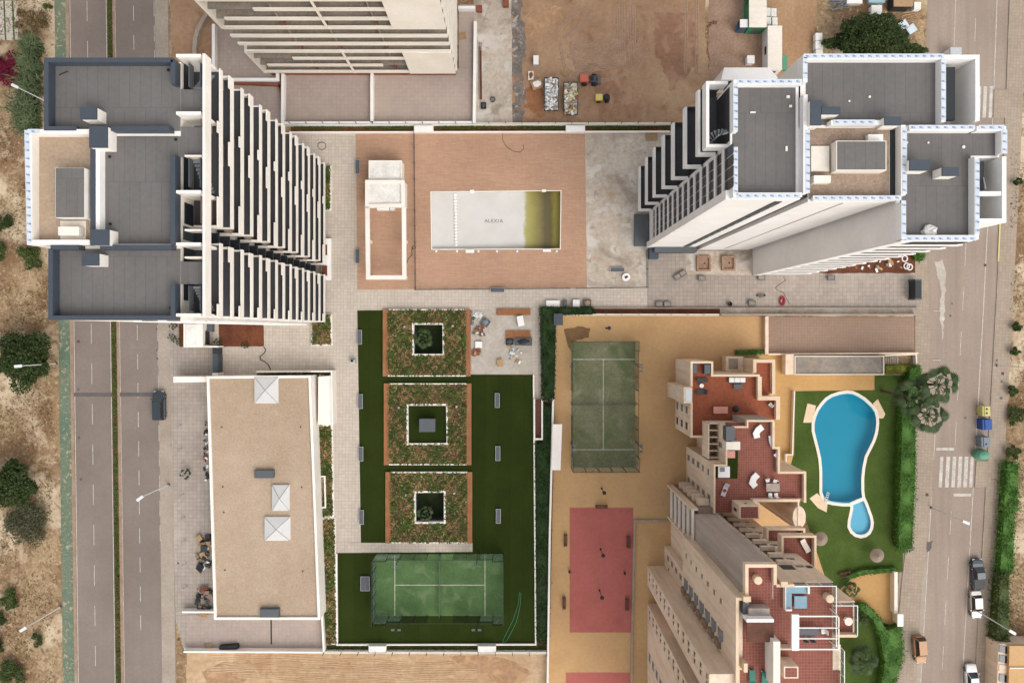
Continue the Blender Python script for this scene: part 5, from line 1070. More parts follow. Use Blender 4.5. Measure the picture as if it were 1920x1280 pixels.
t = thing('letter_box', 'white flat letter box canopy at the garden gate', 'letter box', (*W(1688, 1162)[:2], 0.1)); B().rect(1683, 1151, 1694, 1174, 1.9, 2.05).obj('roof', 'white_b', t); B().rect(1685, 1154, 1692, 1171, 0.1, 1.9, 2.0).obj('body', 'cream_wall', t)
t = thing('white_canopy', 'long flat white canopy against the wall left of the worn padel court', 'canopy', (*W(1044, 838)[:2], 0)); B().prism([(1036, 795), (1054, 795), (1051, 881), (1034, 881)], 2.4, 2.6).obj('roof', 'white', t)
for y in (800, 838, 876): B().rect(1049, y - 1, 1051, y + 1, 0, 2.4, 2.5).obj('post', 'white', t)
t = thing('pump_box', 'dark grey pump box in the top left corner of the yellow yard', 'box', (*W(1046, 598)[:2], 0)); B().rect(1039, 588, 1055, 609, 0, 1.7).obj('body', 'slate', t); B().rect(1038.5, 587.5, 1055.5, 609.5, 1.7, 1.78).obj('lid', 'charcoal', t)
# sunken stair right of the lawn
t = thing('sunken_stair', 'white walled stair with brown steps between the lawn and the hedge', 'stairs', (*W(1009, 785)[:2], 0.1)); B().wall([(1002, 748), (1002, 823), (1016.5, 823), (1016.5, 749)], 0.24, 0.05, 0.9).obj('wall', 'white', t)
for i in range(22): B().rect(1004, 750.5 + i * 3.2, 1015, 753.4 + i * 3.2, 0.1, 0.78 - i * 0.028).obj('step', 'wood_dark', t)
# blue pool
t = thing('swimming_pool', 'pear shaped blue swimming pool with cream coping and a small paddling basin', 'pool', (*W(1585, 830)[:2], -1.5))
for lp, dz, fm, nm in ((BIGPOOL, -1.4, 'pool_floor', 'basin'), (KIDPOOL, -0.4, 'kid_floor', 'paddling_basin')):
    pts = [W(x, y, 0.0) for x, y in lp]
    b = sheet(nm, lp, dz, fm, parent=t, kind=None); B().strip(pts, 0.1, dz - 0.05, 0.1, True).obj('pool_wall', fm, t)
    B().strip([W(x, y, 0.0) for x, y in inset(lp, 1.035 if nm == 'basin' else 1.1)], 0.44, 0.0, 0.13 if nm == 'basin' else 0.12, True).obj('coping', 'cream_wall', t)
    stru(sheet('water', lp, -0.05, 'water' if nm == 'basin' else 'water_shallow', parent=None))
for px in ([(1514, 756), (1530, 760), (1524, 792), (1506, 792)], [(1637, 756), (1646, 748), (1660, 776), (1656, 784), (1646, 784)], [(1518, 934), (1532, 924), (1552, 942), (1550, 960), (1534, 952)]): B().prism(px, 0.0, 0.11).obj('stone_step', 'cream_cap', t)
ld = B().tube(W(1546, 941, 0.2), W(1551, 922, 0.5), 0.04).tube(W(1550, 942, 0.2), W(1555, 923, 0.5), 0.04).obj('ladder', 'pale_steel', t)
for i in range(5): B().tube(W(1547 + i, 939 - i * 4, 0.22 + i * .06), W(1551 + i, 940 - i * 4, 0.22 + i * .06), 0.05).obj('rung', 'white_b', ld)
# ------------------------------------------------------------------ benches
def mk_bench():
    t = thing('bench', 'bench', 'bench', (0, 0, 0)); B().rbox((0, 0, 0.42), (0.62, 2.1, 0.1), 0, 0.02).obj('seat', 'slate', t)
    B().strip([(-0.34, -1.08), (0.34, -1.08), (0.34, 1.08), (-0.34, 1.08)], 0.05, 0.36, 0.44, True).obj('frame', 'pale_steel', t)
    for y in (-0.9, 0.9): B().rbox((0, y, 0.18), (0.5, 0.12, 0.36)).obj('leg', 'pale_steel', t)
    return t
sp = []
for (x, y, rz, z, lab) in ((671.5, 314, 0, .125, 'dark grey bench left of the bath pavilion hut on the pool deck edge'), (671.5, 481, 0, .125, 'dark grey bench left of the open pergola on the pool deck edge'),
        (933, 544, R(90), .105, 'dark grey bench on the walkway below the drained pool'), (675, 632, 0, .13, 'grey bench at the lawn edge left of the top planter'), (676.5, 752, 0, .13, 'grey bench at the lawn edge left of the middle planter, near its top'),
        (677.5, 850, 0, .13, 'grey bench at the lawn edge left of the middle planter, near its bottom'), (678.5, 968, 0, .13, 'grey bench at the lawn edge left of the bottom planter'), (932.5, 750, 0, .13, 'grey bench on the lawn right of the planters, uppermost of three'),
        (933.5, 849, 0, .13, 'grey bench on the lawn right of the planters, middle of three'), (934.5, 966, 0, .13, 'grey bench on the lawn right of the planters, lowest of three'), (681.5, 1092, 0, .13, 'left one of the two grey benches side by side left of the green padel court'),
        (689.5, 1092, 0.03, .13, 'right one of the two grey benches side by side left of the green padel court'), (1157, 506, R(90), .13, 'dark grey bench on the bare concrete pad')):
    sp.append(((*W(x, y, z)[:2], z), rz, lab))
place(mk_bench(), sp, 'grey estate benches')
def mk_wbench():
    t = thing('wooden_bench', 'bench', 'bench', (0, 0, 0))
    for i in range(3): B().rbox((-0.16 + i * 0.16, 0, 0.44), (0.12, 1.9, 0.05)).obj('slat', 'wood_dark', t)
    for i in range(2): B().rbox((0.3, 0, 0.62 + i * 0.17), (0.05, 1.9, 0.12)).obj('back_slat', 'wood_dark', t)
    for y in (-0.75, 0.75): B().rbox((0.02, y, 0.2), (0.5, 0.07, 0.42)).obj('leg', 'charcoal_dark', t)
    return t
place(mk_wbench(), [((*W(x, y, 0.06)[:2], z), rz, lab) for x, y, z, rz, lab in ((1127, 948.5, .06, R(90), 'brown slatted bench above the red sports court'), (1060.5, 1011, .05, math.pi, 'brown slatted bench left of the red sports court, upper of two'), (1177, 1014, .062, 0, 'brown slatted bench at the right of the red sports court, upper of two'),
      (1058, 1128.5, .05, math.pi, 'brown slatted bench left of the red sports court, lower of two'), (1174.5, 1130.5, .062, 0, 'brown slatted bench at the right of the red sports court, lower of two'),
      (1675, 1001, .07, 0, 'reddish wooden bench on the garden lawn beside the tall hedge'), (1582, 1073, .07, R(-75), 'reddish wooden bench at the bottom of the garden lawn'))], 'brown wooden benches')
def mk_wb():
    t = thing('litter_bin', 'bin', 'bin', (0, 0, 0)); B().rbox((0, 0, 0.45), (0.75, 0.55, 0.9), 0, 0.04).obj('body', 'pale_steel', t); B().lathe((-.05, .1, 0.9), [(0.22, 0), (0.22, 0.06)], 14).obj('opening', 'black', t); return t
place(mk_wb(), [((*W(663, 677, .1)[:2], .1), 0, 'pale steel litter bin on the walkway left of the top planter')], 'litter bins')
# ------------------------------------------------------------------ lamps
def mk_lamp(h=8.2):
    t = thing('street_lamp', 'lamp', 'street lamp', (0, 0, 0)); B().tube((0, 0, 0), (0, 0, h), 0.11, 0.06, 8).obj('pole', 'lamp_white', t)
    B().rbox((0.45, 0, h + 0.02), (1.1, 0.42, 0.16), 0, 0.05).obj('lamp_head', 'lamp_white', t); B().lathe((0, 0, 0), [(0.2, 0), (0.2, 0.25), (0.12, 0.35)], 10).obj('base', 'slate', t); return t
def lampang(x, y): return math.atan2(CY - y, x - CX)
place(mk_lamp(), [((*W(x, y)[:2], 0), lampang(x, y) + da, lab) for x, y, da, lab in ((100, 197, 0, 'white street lamp leaning over the reeds left of the left tower'), (106, 681, 0, 'white street lamp in front of the big round dark tree at the left edge'), (114, 1136, 0, 'white street lamp over the bare ground at the lower left'),
     (317, 908, 0.2, 'white street lamp between the left road and the low gravel roofed building'), (1826, 1141, 0, 'white street lamp beside the parked silver car'), (1868, 685, 0, 'white street lamp on the right pavement above the recycling bins'), (1745, 951, 0, 'white street lamp on the pavement below the zebra crossing'), (1866, 242, 0, 'white street lamp beside the right tower'))], 'street lamps')
def mk_yl():
    t = thing('yard_lamp', 'lamp', 'lamp', (0, 0, 0)); B().tube((0, 0, 0), (0, 0, 3.1), 0.06, 0.05, 8).obj('post', 'black', t); B().lathe((0, 0, 3.0), [(0.08, 0), (0.28, 0.1), (0.3, 0.25), (0.2, 0.42), (0.05, 0.5)], 12).obj('globe', 'charcoal_dark', t); B().lathe((0, 0, 0), [(0.16, 0), (0.12, 0.2)], 10).obj('base', 'black', t); return t
place(mk_yl(), [((*W(x, y)[:2], z), 0, lab) for x, y, z, lab in ((1137, 615, .05, 'black yard lamp above the worn padel court'), (1128, 915, .05, 'black yard lamp between the worn padel court and the red court'), (1126, 1029, .062, 'black yard lamp standing in the upper half of the red court'), (1124, 1106, .062, 'black yard lamp standing in the lower half of the red court'), (1248, 1054, .05, 'black yard lamp beside the tan building right of the red court'))], 'black yard lamps')
def mk_bol():
    t = thing('ball_bollard', 'bollard', 'bollard', (0, 0, 0)); B().tube((0, 0, 0), (0, 0, 0.7), 0.09).obj('post', 'black', t); B().lathe((0, 0, 0.68), [(0.08, 0), (0.2, 0.1), (0.2, 0.24), (0.06, 0.36)], 12).obj('ball', 'black', t); return t
place(mk_bol(), [((*W(x, y)[:2], .062), 0, lab) for x, y, lab in ((1067, 1068, 'black ball bollard at the left edge of the red court'), (1170, 1071, 'black ball bollard at the right edge of the red court'))], 'black ball bollards')
def mk_par():
    t = thing('thatched_parasol', 'parasol', 'parasol', (0, 0, 0)); B().tube((0, 0, 0), (0, 0, 2.3), 0.06).obj('pole', 'wood_dark', t); b = B()
    for k in range(5): b.lathe((0, 0, 1.75 + k * 0.13), [(1.08 - k * 0.2, 0), (1.05 - k * 0.2, 0.03), (0.86 - k * 0.2, 0.16)], 26)
    b.obj('canopy', 'thatch', t); return t
place(mk_par(), [((*W(x, y, 1.9)[:2], .07), 0, lab) for x, y, lab in ((1539, 1010, 'thatched parasol beside the tan building'), (1645, 1041, 'thatched parasol in the lower part of the garden lawn'))], 'thatched parasols')
# ------------------------------------------------------------------ vehicles (length along local +X = front)
def mk_car(name, label, L, Wd, Hh, paint, loc, rz, hood=0.27, boot=0.1, pickup=False, roofm=None):
    t = thing(name, label, 'car', (0, 0, 0)); hl, hw = L / 2, Wd / 2; bz = Hh * 0.56
    xs = [-hl, -hl + 0.12, -hl + 0.5, 0.0, hl - 0.7, hl - 0.22, hl]; ws = [0.66, 0.88, 1.0, 1.0, 0.96, 0.82, 0.56]; hs = [0.86, 0.95, 1.0, 1.0, 0.94, 0.86, 0.74]
    vs, fs = [], []
    for x, w, h in zip(xs, ws, hs):
        vs += [(x, -hw * w, 0.25), (x, -hw * w, bz * h * 0.86), (x, -hw * w * 0.86, bz * h), (x, hw * w * 0.86, bz * h), (x, hw * w, bz * h * 0.86), (x, hw * w, 0.25)]
    for i in range(len(xs) - 1): fs += [(6 * i + k, 6 * i + 6 + k, 6 * i + 6 + (k + 1) % 6, 6 * i + (k + 1) % 6) for k in range(6)]
    fs += [(0, 1, 2, 3, 4, 5), tuple(6 * (len(xs) - 1) + k for k in (5, 4, 3, 2, 1, 0))]
    B().add(vs, fs).obj('body', paint, t)
    x0 = -hl + (0.36 if pickup else boot) * L; x1 = hl - hood * L; rake = 0.15 * L; w0, w1 = hw * 0.86, hw * 0.64
    cab = [(x0, bz * 0.97, w0), (x0 + rake * (0.3 if not pickup else 0.2), Hh - 0.06, w1), (x1 - rake, Hh - 0.06, w1), (x1, bz * 0.95, w0)]
    vs = [(x, s * w, z) for s in (-1, 1) for x, z, w in cab]
    B().add(vs, [(0, 1, 2, 3), (7, 6, 5, 4), (0, 4, 5, 1), (1, 5, 6, 2), (2, 6, 7, 3), (3, 7, 4, 0)]).obj('windows', 'car_glass', t)
    ra, rb_ = cab[1][0] + 0.04, cab[2][0] + 0.02
    B().rbox(((ra + rb_) / 2, 0, Hh - 0.03), (rb_ - ra, w1 * 2 + 0.05, 0.08), 0, 0.03).obj('roof', roofm or paint, t)
    for s in (-1, 1):
        B().tube((x1 - 0.02, s * w0 * 0.98, bz * 0.95), (cab[2][0], s * w1, Hh - 0.05), 0.04, n=4).obj('pillar', paint, t); B().tube((x0, s * w0, bz * 0.96), (cab[1][0], s * w1, Hh - 0.05), 0.06, n=4).obj('pillar', paint, t)
        B().rbox((x1 - 0.25, s * (hw + 0.1), bz * 1.02), (0.16, 0.22, 0.14), 0, 0.03).obj('mirror', paint, t)
        B().rbox((hl - 0.12, s * hw * 0.58, bz * 0.7), (0.22, 0.34, 0.14)).obj('headlight', 'pale_steel', t); B().rbox((-hl + 0.05, s * hw * 0.66, bz * 0.82), (0.12, 0.26, 0.16)).obj('tail_light', 'lamp_red', t)
        for x in (-hl + L * 0.19, hl - L * 0.19):
            w = B().tube((x, s * (hw - 0.2), 0.33), (x, s * (hw + 0.0), 0.33), 0.33, n=16).obj('wheel', 'rubber', t); B().tube((x, s * (hw - 0.02), 0.33), (x, s * (hw + 0.015), 0.33), 0.2, n=12).obj('rim', 'steel', w)
    if pickup:
        bd = B().box(-hl + 0.16, x0 - 0.05, -hw * 0.82, hw * 0.82, bz * 0.9, bz + 0.06).obj('bed_cover', 'charcoal_dark', t)
    t.location = loc; t.rotation_euler = (0, 0, rz); return t
mk_car('parked_car', 'black estate car parked on the left road in front of the low building', 4.5, 1.9, 1.6, 'car_black', (*W(299, 760, .5)[:2], .024), R(91), 0.22, 0.03)
mk_car('parked_car', 'black pickup car parked on the right road above the silver car', 4.7, 1.85, 1.6, 'car_black', (*W(1832, 1075, .5)[:2], .02), R(93), 0.25, 0.05, True)
mk_car('parked_car', 'silver saloon car parked below the black pickup', 4.3, 1.75, 1.45, 'car_silver', (*W(1829, 1132, .5)[:2], .02), R(-87), 0.26, 0.16)
mk_car('parked_car', 'tan off road car with flat roof parked at the left kerb of the right road', 4.1, 1.8, 1.85, 'car_tan', (*W(1723, 1216, .5)[:2], .024), R(-85), 0.26, 0.02)
mk_car('parked_car', 'white car parked at the bottom of the right road', 4.3, 1.8, 1.5, 'car_white', (*W(1821, 1270, .5)[:2], .02), R(93), 0.27, 0.12)
# recycling bins
def mkbin(label, px, m_, holes=2, h=1.5, dome=False):
    x0, y0, x1, y1 = px; c = W((x0 + x1) / 2, (y0 + y1) / 2, h); t = thing('recycling_bin', label, 'bin', (c[0], c[1], 0.02), 'recycling containers at the right kerb'); s = (HC - h) / FPX
    w, d = (x1 - x0) * s, (y1 - y0) * s
    if dome: B().lathe((c[0], c[1], 0.02), [(0.5, 0), (0.52, 0.3), (0.5, 1.0), (0.36, 1.5), (0.1, 1.7)], 18, w, d).obj('body', m_, t); B().lathe((c[0] - 0.25, c[1], 1.6), [(0.14, 0), (0.14, 0.06)], 10).obj('opening', 'black', t)
    else:
        B().rbox((c[0], c[1], 0.02 + h * 0.45), (w, d, h * 0.9), 0.03, 0.08).obj('body', m_, t); B().rbox((c[0] + w * 0.08, c[1], h * 0.95), (w * 0.72, d * 0.96, 0.14), 0.03, 0.05).obj('lid', m_, t)
        for k in range(holes): B().lathe((c[0] - w * 0.02, c[1] + (k - 0.5) * d * 0.4, h * 0.95 + 0.07), [(0.16, 0), (0.16, 0.03)], 12).obj('opening', 'black', t)
        for sy_ in (-1, 1): B().rbox((c[0] - w * 0.46, c[1] + sy_ * d * 0.4, 0.12), (0.15, 0.15, 0.2)).obj('foot', 'black', t)
mkbin('pale yellow recycling bin with two round openings, top of the row', (1843, 761, 1858, 780), 'yellow_plastic'); mkbin('blue recycling bin below the yellow one', (1843, 786, 1862, 806), 'blue_plastic', 0)
mkbin('grey waste bin between the blue bin and the green bottle bank', (1841, 819, 1858, 838), 'grey_plastic', 1); mkbin('round green bottle bank above the zebra crossing', (1834, 844, 1861, 864), 'green_plastic', 0, 1.7, True)
# house in the bottom right corner
t = thing('small_house', 'ochre house with dark roof panels in the bottom right corner', 'building', (*W(1905, 1250)[:2], 0)); B().prism([(1872, 1207), (1980, 1207), (1980, 1330), (1868, 1330)], 0, 3.0).obj('wall', 'tan', t); B().prism([(1893, 1210), (1980, 1210), (1980, 1330), (1890, 1330)], 3.0, 3.6).obj('roof', 'yellow_floor', t)
for i in range(4): B().prism([(1874, 1209 + i * 18), (1889, 1212 + i * 18), (1889, 1225 + i * 18), (1873.5, 1222 + i * 18)], 3.0, 3.12).obj('solar_panel', 'car_glass' if i != 2 else 'tan', t)
B().rect(1894, 1251, 1960, 1253, 3.6, 3.8).obj('ridge', 'cream_wall', t)
# ------------------------------------------------------------------ building site things
def crate(name, label, cat, px, h, body, lid=None, z=0.02, rz=0.0, group=None, inner=None):
    """box shaped thing: body, thinner lid or open rim with filling"""
    x0, y0, x1, y1 = px; zr = z + h; c = W((x0 + x1) / 2, (y0 + y1) / 2, zr); s = (HC - zr) / FPX; w, d = (x1 - x0) * s, (y1 - y0) * s
    t = thing(name, label, cat, (c[0], c[1], z), group)
    B().rbox((c[0], c[1], z + h * 0.46), (w * 0.97, d * 0.97, h * 0.92), rz, min(w, d) * 0.06).obj('body', body, t)
    if inner:
        q = [Matrix.Rotation(rz, 3, 'Z') @ Vector(v + (0,)) for v in ((-w / 2, -d / 2), (w / 2, -d / 2), (w / 2, d / 2), (-w / 2, d / 2))]
        B().strip([(c[0] + v.x, c[1] + v.y) for v in q], 0.08, z + h * 0.3, z + h, True).obj('rim', body, t); B().blob((c[0], c[1], z + h * 0.88), (w * 0.4, d * 0.4, 0.16), 9, 5, 0.2).obj('filling', inner, t)
    else: B().rbox((c[0], c[1], z + h * 0.96), (w, d, h * 0.08 + 0.02), rz, 0.02).obj('lid', lid or body, t)
    return t
def skip(label, px, mats):
    x0, y0, x1, y1 = px; t = thing('rubble_skip', label, 'skip', (*W((x0 + x1) / 2, (y0 + y1) / 2)[:2], 0.01), 'rubble skips')
    a = [W(*p, 1.4) for p in ((x0, y0), (x1, y0), (x1, y1), (x0, y1))]; cx = sum(p[0] for p in a) / 4; cy = sum(p[1] for p in a) / 4
    vs = [(cx + (p[0] - cx) * 0.9, cy + (p[1] - cy) * 0.8, 0.01) for p in a] + [(p[0], p[1], 1.3) for p in a]
    B().add(vs, [(3, 2, 1, 0), (0, 1, 5, 4), (1, 2, 6, 5), (2, 3, 7, 6), (3, 0, 4, 7)]).obj('body', 'charcoal', t); B().strip([(p[0], p[1]) for p in a], 0.1, 1.25, 1.36, True).obj('rim', 'charcoal_dark', t)
    B().prism([(x0 + .8, y0 + .8), (x1 - .8, y0 + .8), (x1 - .8, y1 - .8), (x0 + .8, y1 - .8)], 0.9, 1.15).obj('load', 'white_gravel', t)
    rr = random.Random(int(x0)); bs = {m_: B() for m_ in mats}
    for i in range(120):
        m_ = rr.choice(mats); x, y, _ = W(rr.uniform(x0 + 2, x1 - 2), rr.uniform(y0 + 2, y1 - 2), 1.4)
        bs[m_].rbox((x, y, 1.15 + rr.uniform(0, 0.4)), (rr.uniform(0.15, 0.7), rr.uniform(0.1, 0.4), rr.uniform(0.08, 0.3)), rr.uniform(0, 3.1), 0, (rr.uniform(-.6, .6), rr.uniform(-.6, .6)))
    for m_, b in bs.items():
        if b.v: stru(b.obj('rubble', m_, t), 'stuff')
skip('open skip heaped with white rubble on the earth site, left of two', (1021, 146, 1047, 207), ['white_b', 'light_grey', 'raw_concrete', 'white_gravel', 'film']); skip('open skip heaped with mixed rubble on the earth site, right of two', (1057, 154, 1083, 215), ['cream_wall', 'pallet_wood', 'raw_concrete', 'white_gravel', 'brick', 'yellow_plastic'])
crate('white_crate', 'small white crate on the earth site', 'crate', (1000, 104, 1010, 121), 1.0, 'pale_steel', 'white_b'); crate('mortar_tub', 'white edged tub with red mortar on the earth site', 'tub', (991, 134, 1000, 149), 0.5, 'cream_wall', inner='brick')
crate('wooden_crate', 'wooden crate of offcuts left of the skips', 'crate', (997, 150, 1017, 165), 0.8, 'pallet_wood', rz=0.35, inner='light_grey')
def mk_pallet():
    t = thing('pallet', 'pallet', 'pallet', (0, 0, 0))
    for i in range(6): B().rbox((-0.5 + i * 0.2, 0, 0.14), (0.14, 1.0, 0.03)).obj('board', 'pallet_wood', t)
    for y in (-0.42, 0, 0.42): B().rbox((0, y, 0.065), (1.2, 0.1, 0.12)).obj('bearer', 'pallet_wood', t)
    return t
place(mk_pallet(), [((*W(x, y)[:2], z), rz, lab) for x, y, z, rz, lab in ((1060, 136, .01, 0.7, 'single wooden pallet above the right skip'), (1216, 257, .13, R(95), 'wooden pallet at the corner of the concrete pad, left of a pair'), (1226, 257, .13, R(92), 'wooden pallet at the corner of the concrete pad, right of a pair'), (392, 1210, .16, 0.1, 'wooden pallet leaning low in the service yard'), (382, 1150, .16, -.2, 'wooden pallet below the low building corner'), (867, 70, .31, 0.15, 'wooden board pallet on the tiled terrace'))], 'wooden pallets')
lo = thing('mini_loader', 'small orange wheel loader on the earth site', 'loader', (*W(1104, 152)[:2], .01)); ox, oy, _ = W(1104, 152)
B().rbox((ox - 0.8, oy + 0.1, 0.85), (1.4, 1.2, 0.8), 0, 0.12).obj('hood', 'orange_paint', lo); B().rbox((ox + 0.55, oy, 0.7), (1.0, 1.0, 0.6), 0, 0.08).obj('frame', 'charcoal', lo); B().rbox((ox + 0.3, oy, 1.25), (0.6, 0.55, 0.25), 0, 0.06).obj('seat', 'black', lo)
for dx in (-0.75, 0.75):
    for dy in (-0.68, 0.68): B().tube((ox + dx, oy + dy - 0.16, 0.4), (ox + dx, oy + dy + 0.16, 0.4), 0.4, n=16).obj('wheel', 'rubber', lo)
B().rbox((ox + 1.5, oy, 0.4), (0.5, 1.3, 0.5), 0, 0.05).obj('bucket', 'slate', lo)
for dy in (-0.35, 0.35): B().tube((ox + 0.5, oy + dy, 0.9), (ox + 1.4, oy + dy, 0.5), 0.06).obj('arm', 'orange_paint', lo)
for dy in (-0.4, 0.4): B().tube((ox, oy + dy, 1.0), (ox, oy + dy, 1.9), 0.04).obj('roll_bar', 'orange_paint', lo)
dm = thing('site_dumper', 'small yellow site dumper with black seat on the earth site', 'dumper', (*W(1128, 186)[:2], .01)); ox, oy, _ = W(1128, 186)
B().rbox((ox - 0.5, oy, 0.85), (1.1, 1.0, 0.5), 0, 0.1).obj('skip_tray', 'yellow_paint', dm); B().rbox((ox - 0.5, oy, 1.08), (0.9, 0.8, 0.06)).obj('tray_floor', 'yellow_plastic', dm); B().rbox((ox + 0.7, oy, 0.65), (0.9, 0.8, 0.5), 0, 0.06).obj('engine', 'black', dm); B().rbox((ox + 0.55, oy, 1.05), (0.4, 0.45, 0.3), 0, 0.05).obj('seat', 'charcoal_dark', dm)
for dx in (-0.5, 0.75):
    for dy in (-0.5, 0.5): B().tube((ox + dx, oy + dy - 0.12, 0.32), (ox + dx, oy + dy + 0.12, 0.32), 0.32, n=14).obj('wheel', 'rubber', dm)
# containers
def cabin(label, px, h, wall, roofm, name='site_cabin', ribs=10):
    x0, y0, x1, y1 = px; t = thing(name, label, 'cabin', (*W((x0 + x1) / 2, (y0 + y1) / 2)[:2], 0.01)); B().rect(x0, y0, x1, y1, 0.01, h - 0.05, h).obj('wall', wall, t); B().rect(x0 - .5, y0 - .5, x1 + .5, y1 + .5, h - 0.05, h).obj('roof', roofm, t)
    for i in range(ribs):
        y = y0 + (y1 - y0) * (i + 0.5) / ribs; B().rect(x0, y - 0.5, x1, y + 0.5, h, h + 0.04).obj('rib', roofm, t)
    a = W((x0 + x1) / 2, y1, h); bx('door', a[0] - 0.4, a[0] + 0.4, a[1] - 0.03, a[1] + 0.03, 0.1, 2.0, 'slate', t); w = W(x0, (y0 + y1) / 2, h); bx('window', w[0] - 0.03, w[0] + 0.03, w[1] - 0.6, w[1] + 0.6, 1.1, 1.9, 'window', t)
cabin('green site container with beige roof at the top of the yard', (1405, -60, 1437, 51), 2.6, 'green_sheet', 'cream_wall'); cabin('long beige site cabin with ribbed roof below the green container', (1440, 49, 1466, 131), 2.6, 'light_grey', 'cream_wall', ribs=14); cabin('small blue toilet cabin with white roof beside the green container', (1388, 37, 1402, 51), 2.3, 'blue_cabin', 'white_b', 'toilet_cabin', 2)
for i, (px, lab) in enumerate((((1436, 15, 1445, 30), 'white building block pack beside the green container, upper left of four'), ((1446, 16, 1456, 31), 'white building block pack beside the green container, upper right of four'), ((1436, 32, 1446, 46), 'white building block pack beside the green container, lower left of four'), ((1448, 33, 1458, 47), 'white building block pack beside the green container, lower right of four'),
        ((1529, 62, 1542, 76), 'white big bag left of the large tree, top of three'), ((1529, 77, 1543, 92), 'white big bag left of the large tree, middle of three'), ((1530, 93, 1543, 101), 'white big bag left of the large tree, lowest of three'), ((1634, 10, 1654, 27), 'bulging white big bag above the large tree at the top edge'), ((1652, 37, 1670, 55), 'white big bag right of the large tree'), ((1714, 4, 1727, 18), 'white big bag beside the dark container at the top right'))):
    crate('big_bag', lab, 'bag', px, 1.0, 'white_b', 'white_gravel', group='white packs and bags on the site')
crate('storage_container', 'dark storage box with beige lid at the top right', 'container', (1676, -10, 1712, 12), 2.0, 'charcoal_dark', 'sand_track'); crate('tile_pack', 'pack of white boards at the top edge', 'pack', (1588, -8, 1617, 7), 0.8, 'light_grey', 'white_b'); crate('tile_pack', 'greenish wrapped pack at the top edge', 'pack', (1629, -8, 1660, 5), 0.8, 'tarp_blue', 'tarp_blue')
for px, lab in (((1687, 39, 1703, 55), 'green and white wrapped pack right of the tree, upper of two'), ((1701, 47, 1718, 62), 'green and white wrapped pack right of the tree, lower of two')): crate('wrapped_pack', lab, 'pack', px, 1.1, 'green_sheet', 'film', rz=0.6)
crate('white_cabinet', 'white double door cabinet on the sandy yard', 'cabinet', (1401, 104, 1415, 119), 1.0, 'white_b', 'white_b'); crate('cable_kiosk', 'grey electrical kiosk beside the right road at the top', 'kiosk', (1782, 89, 1803, 102), 1.8, 'light_grey', 'pale_steel'); crate('green_crate', 'stack of green plastic crates right of the beige cabin', 'crate', (1467, 104, 1476, 131), 0.6, 'green_sheet', 'green_plastic')
t = thing('pipe_pile', 'pile of grey scaffold tubes at the top edge', 'pipes', (*W(1572, 12)[:2], 0.01)); rr = random.Random(3)
for i in range(16):
    a = W(rr.uniform(1548, 1560), rr.uniform(0, 24)); c = W(rr.uniform(1584, 1598), rr.uniform(-6, 18)); z = 0.08 + i * 0.045; B().tube((a[0], a[1], z), (c[0], c[1], z), 0.05, n=6).obj('tube', 'steel', t)
t = thing('plank_pile', 'scattered planks beside the right road at the top', 'planks', (*W(1715, 34)[:2], 0.01))
for i in range(8):
    a = W(rr.uniform(1686, 1700), rr.uniform(24, 44)); c = W(rr.uniform(1722, 1734), rr.uniform(20, 40)); z = 0.06 + i * 0.04; B().tube((a[0], a[1], z), (c[0], c[1], z), 0.06, n=4).obj('plank', 'pallet_wood', t)
def bike(label, c, rz):
    t = thing('bicycle', label, 'bicycle', (0, 0, 0)); ang = R(60)
    for x in (-0.5, 0.5):
        w = B(); pr = [(x + 0.33 * math.cos(a), 0.33 * math.sin(a) * math.cos(ang) , 0.06 + 0.02 + abs(0)) for a in [2 * math.pi * i / 18 for i in range(19)]]
        w.path([(p[0], p[1], 0.1) for p in pr], 0.035, 5); w.obj('wheel', 'rubber', t)
    B().path([(-0.5, 0, 0.12), (0.0, 0.22, 0.14), (0.4, 0.2, 0.14), (-0.1, -0.05, 0.14), (-0.5, 0, 0.12)], 0.03).obj('frame', 'lamp_red', t); B().path([(0.5, 0, 0.12), (0.4, 0.3, 0.15), (0.3, 0.42, 0.15)], 0.03).obj('handlebar', 'black', t); B().rbox((-0.15, 0.32, 0.16), (0.28, 0.12, 0.06), 0, 0.02).obj('saddle', 'black', t)
    p = W(*c); t.location = (p[0], p[1], 0.013); t.rotation_euler = (0, 0, rz)
bike('bicycle lying on the sandy yard beside the earth site', (1335, 46), 0.5)
t = thing('steel_bars', 'bundle of rusty steel bars on the concrete apron', 'bars', (*W(899, 140)[:2], 0.02))
for i in range(7): B().tube((*W(896.5 + i * 0.9, 80 + (i % 3) * 8)[:2], 0.06), (*W(898 + i * 0.9, 187)[:2], 0.06), 0.05, n=5).obj('bar', 'wood_dark' if i > 2 else 'raw_concrete', t)
crate('black_box', 'open black box on the concrete apron', 'box', (902, 192.5, 911, 203), 0.5, 'black', inner='charcoal'); t = thing('round_tub', 'round dark tub on the concrete apron', 'tub', (*W(924, 188)[:2], .02)); B().lathe((*W(924, 188)[:2], .02), [(0.36, 0), (0.42, 0.4), (0.36, 0.4), (0.3, 0.1)], 16).obj('bucket', 'charcoal', t); B().lathe((*W(924, 188)[:2], .1), [(0.33, 0), (0.33, 0.12)], 14).obj('filling', 'raw_concrete', t)
for px, lab in (((893, 10, 904, 21), 'brick stack on the apron beside the tiled terrace'), ((943, -4, 954, 12), 'brick stack at the top edge of the apron')): crate('brick_stack', lab, 'bricks', px, 0.7, 'brick', 'brick')
# slabs plot, top left
for i in range(3):
    t = sheet('grass_joint', [(2 + i * 16 - 12, 2), (5 + i * 16 - 12, 2), (8 + i * 16 - 12, 76), (5 + i * 16 - 12, 76)], 0.036, 'lawn')
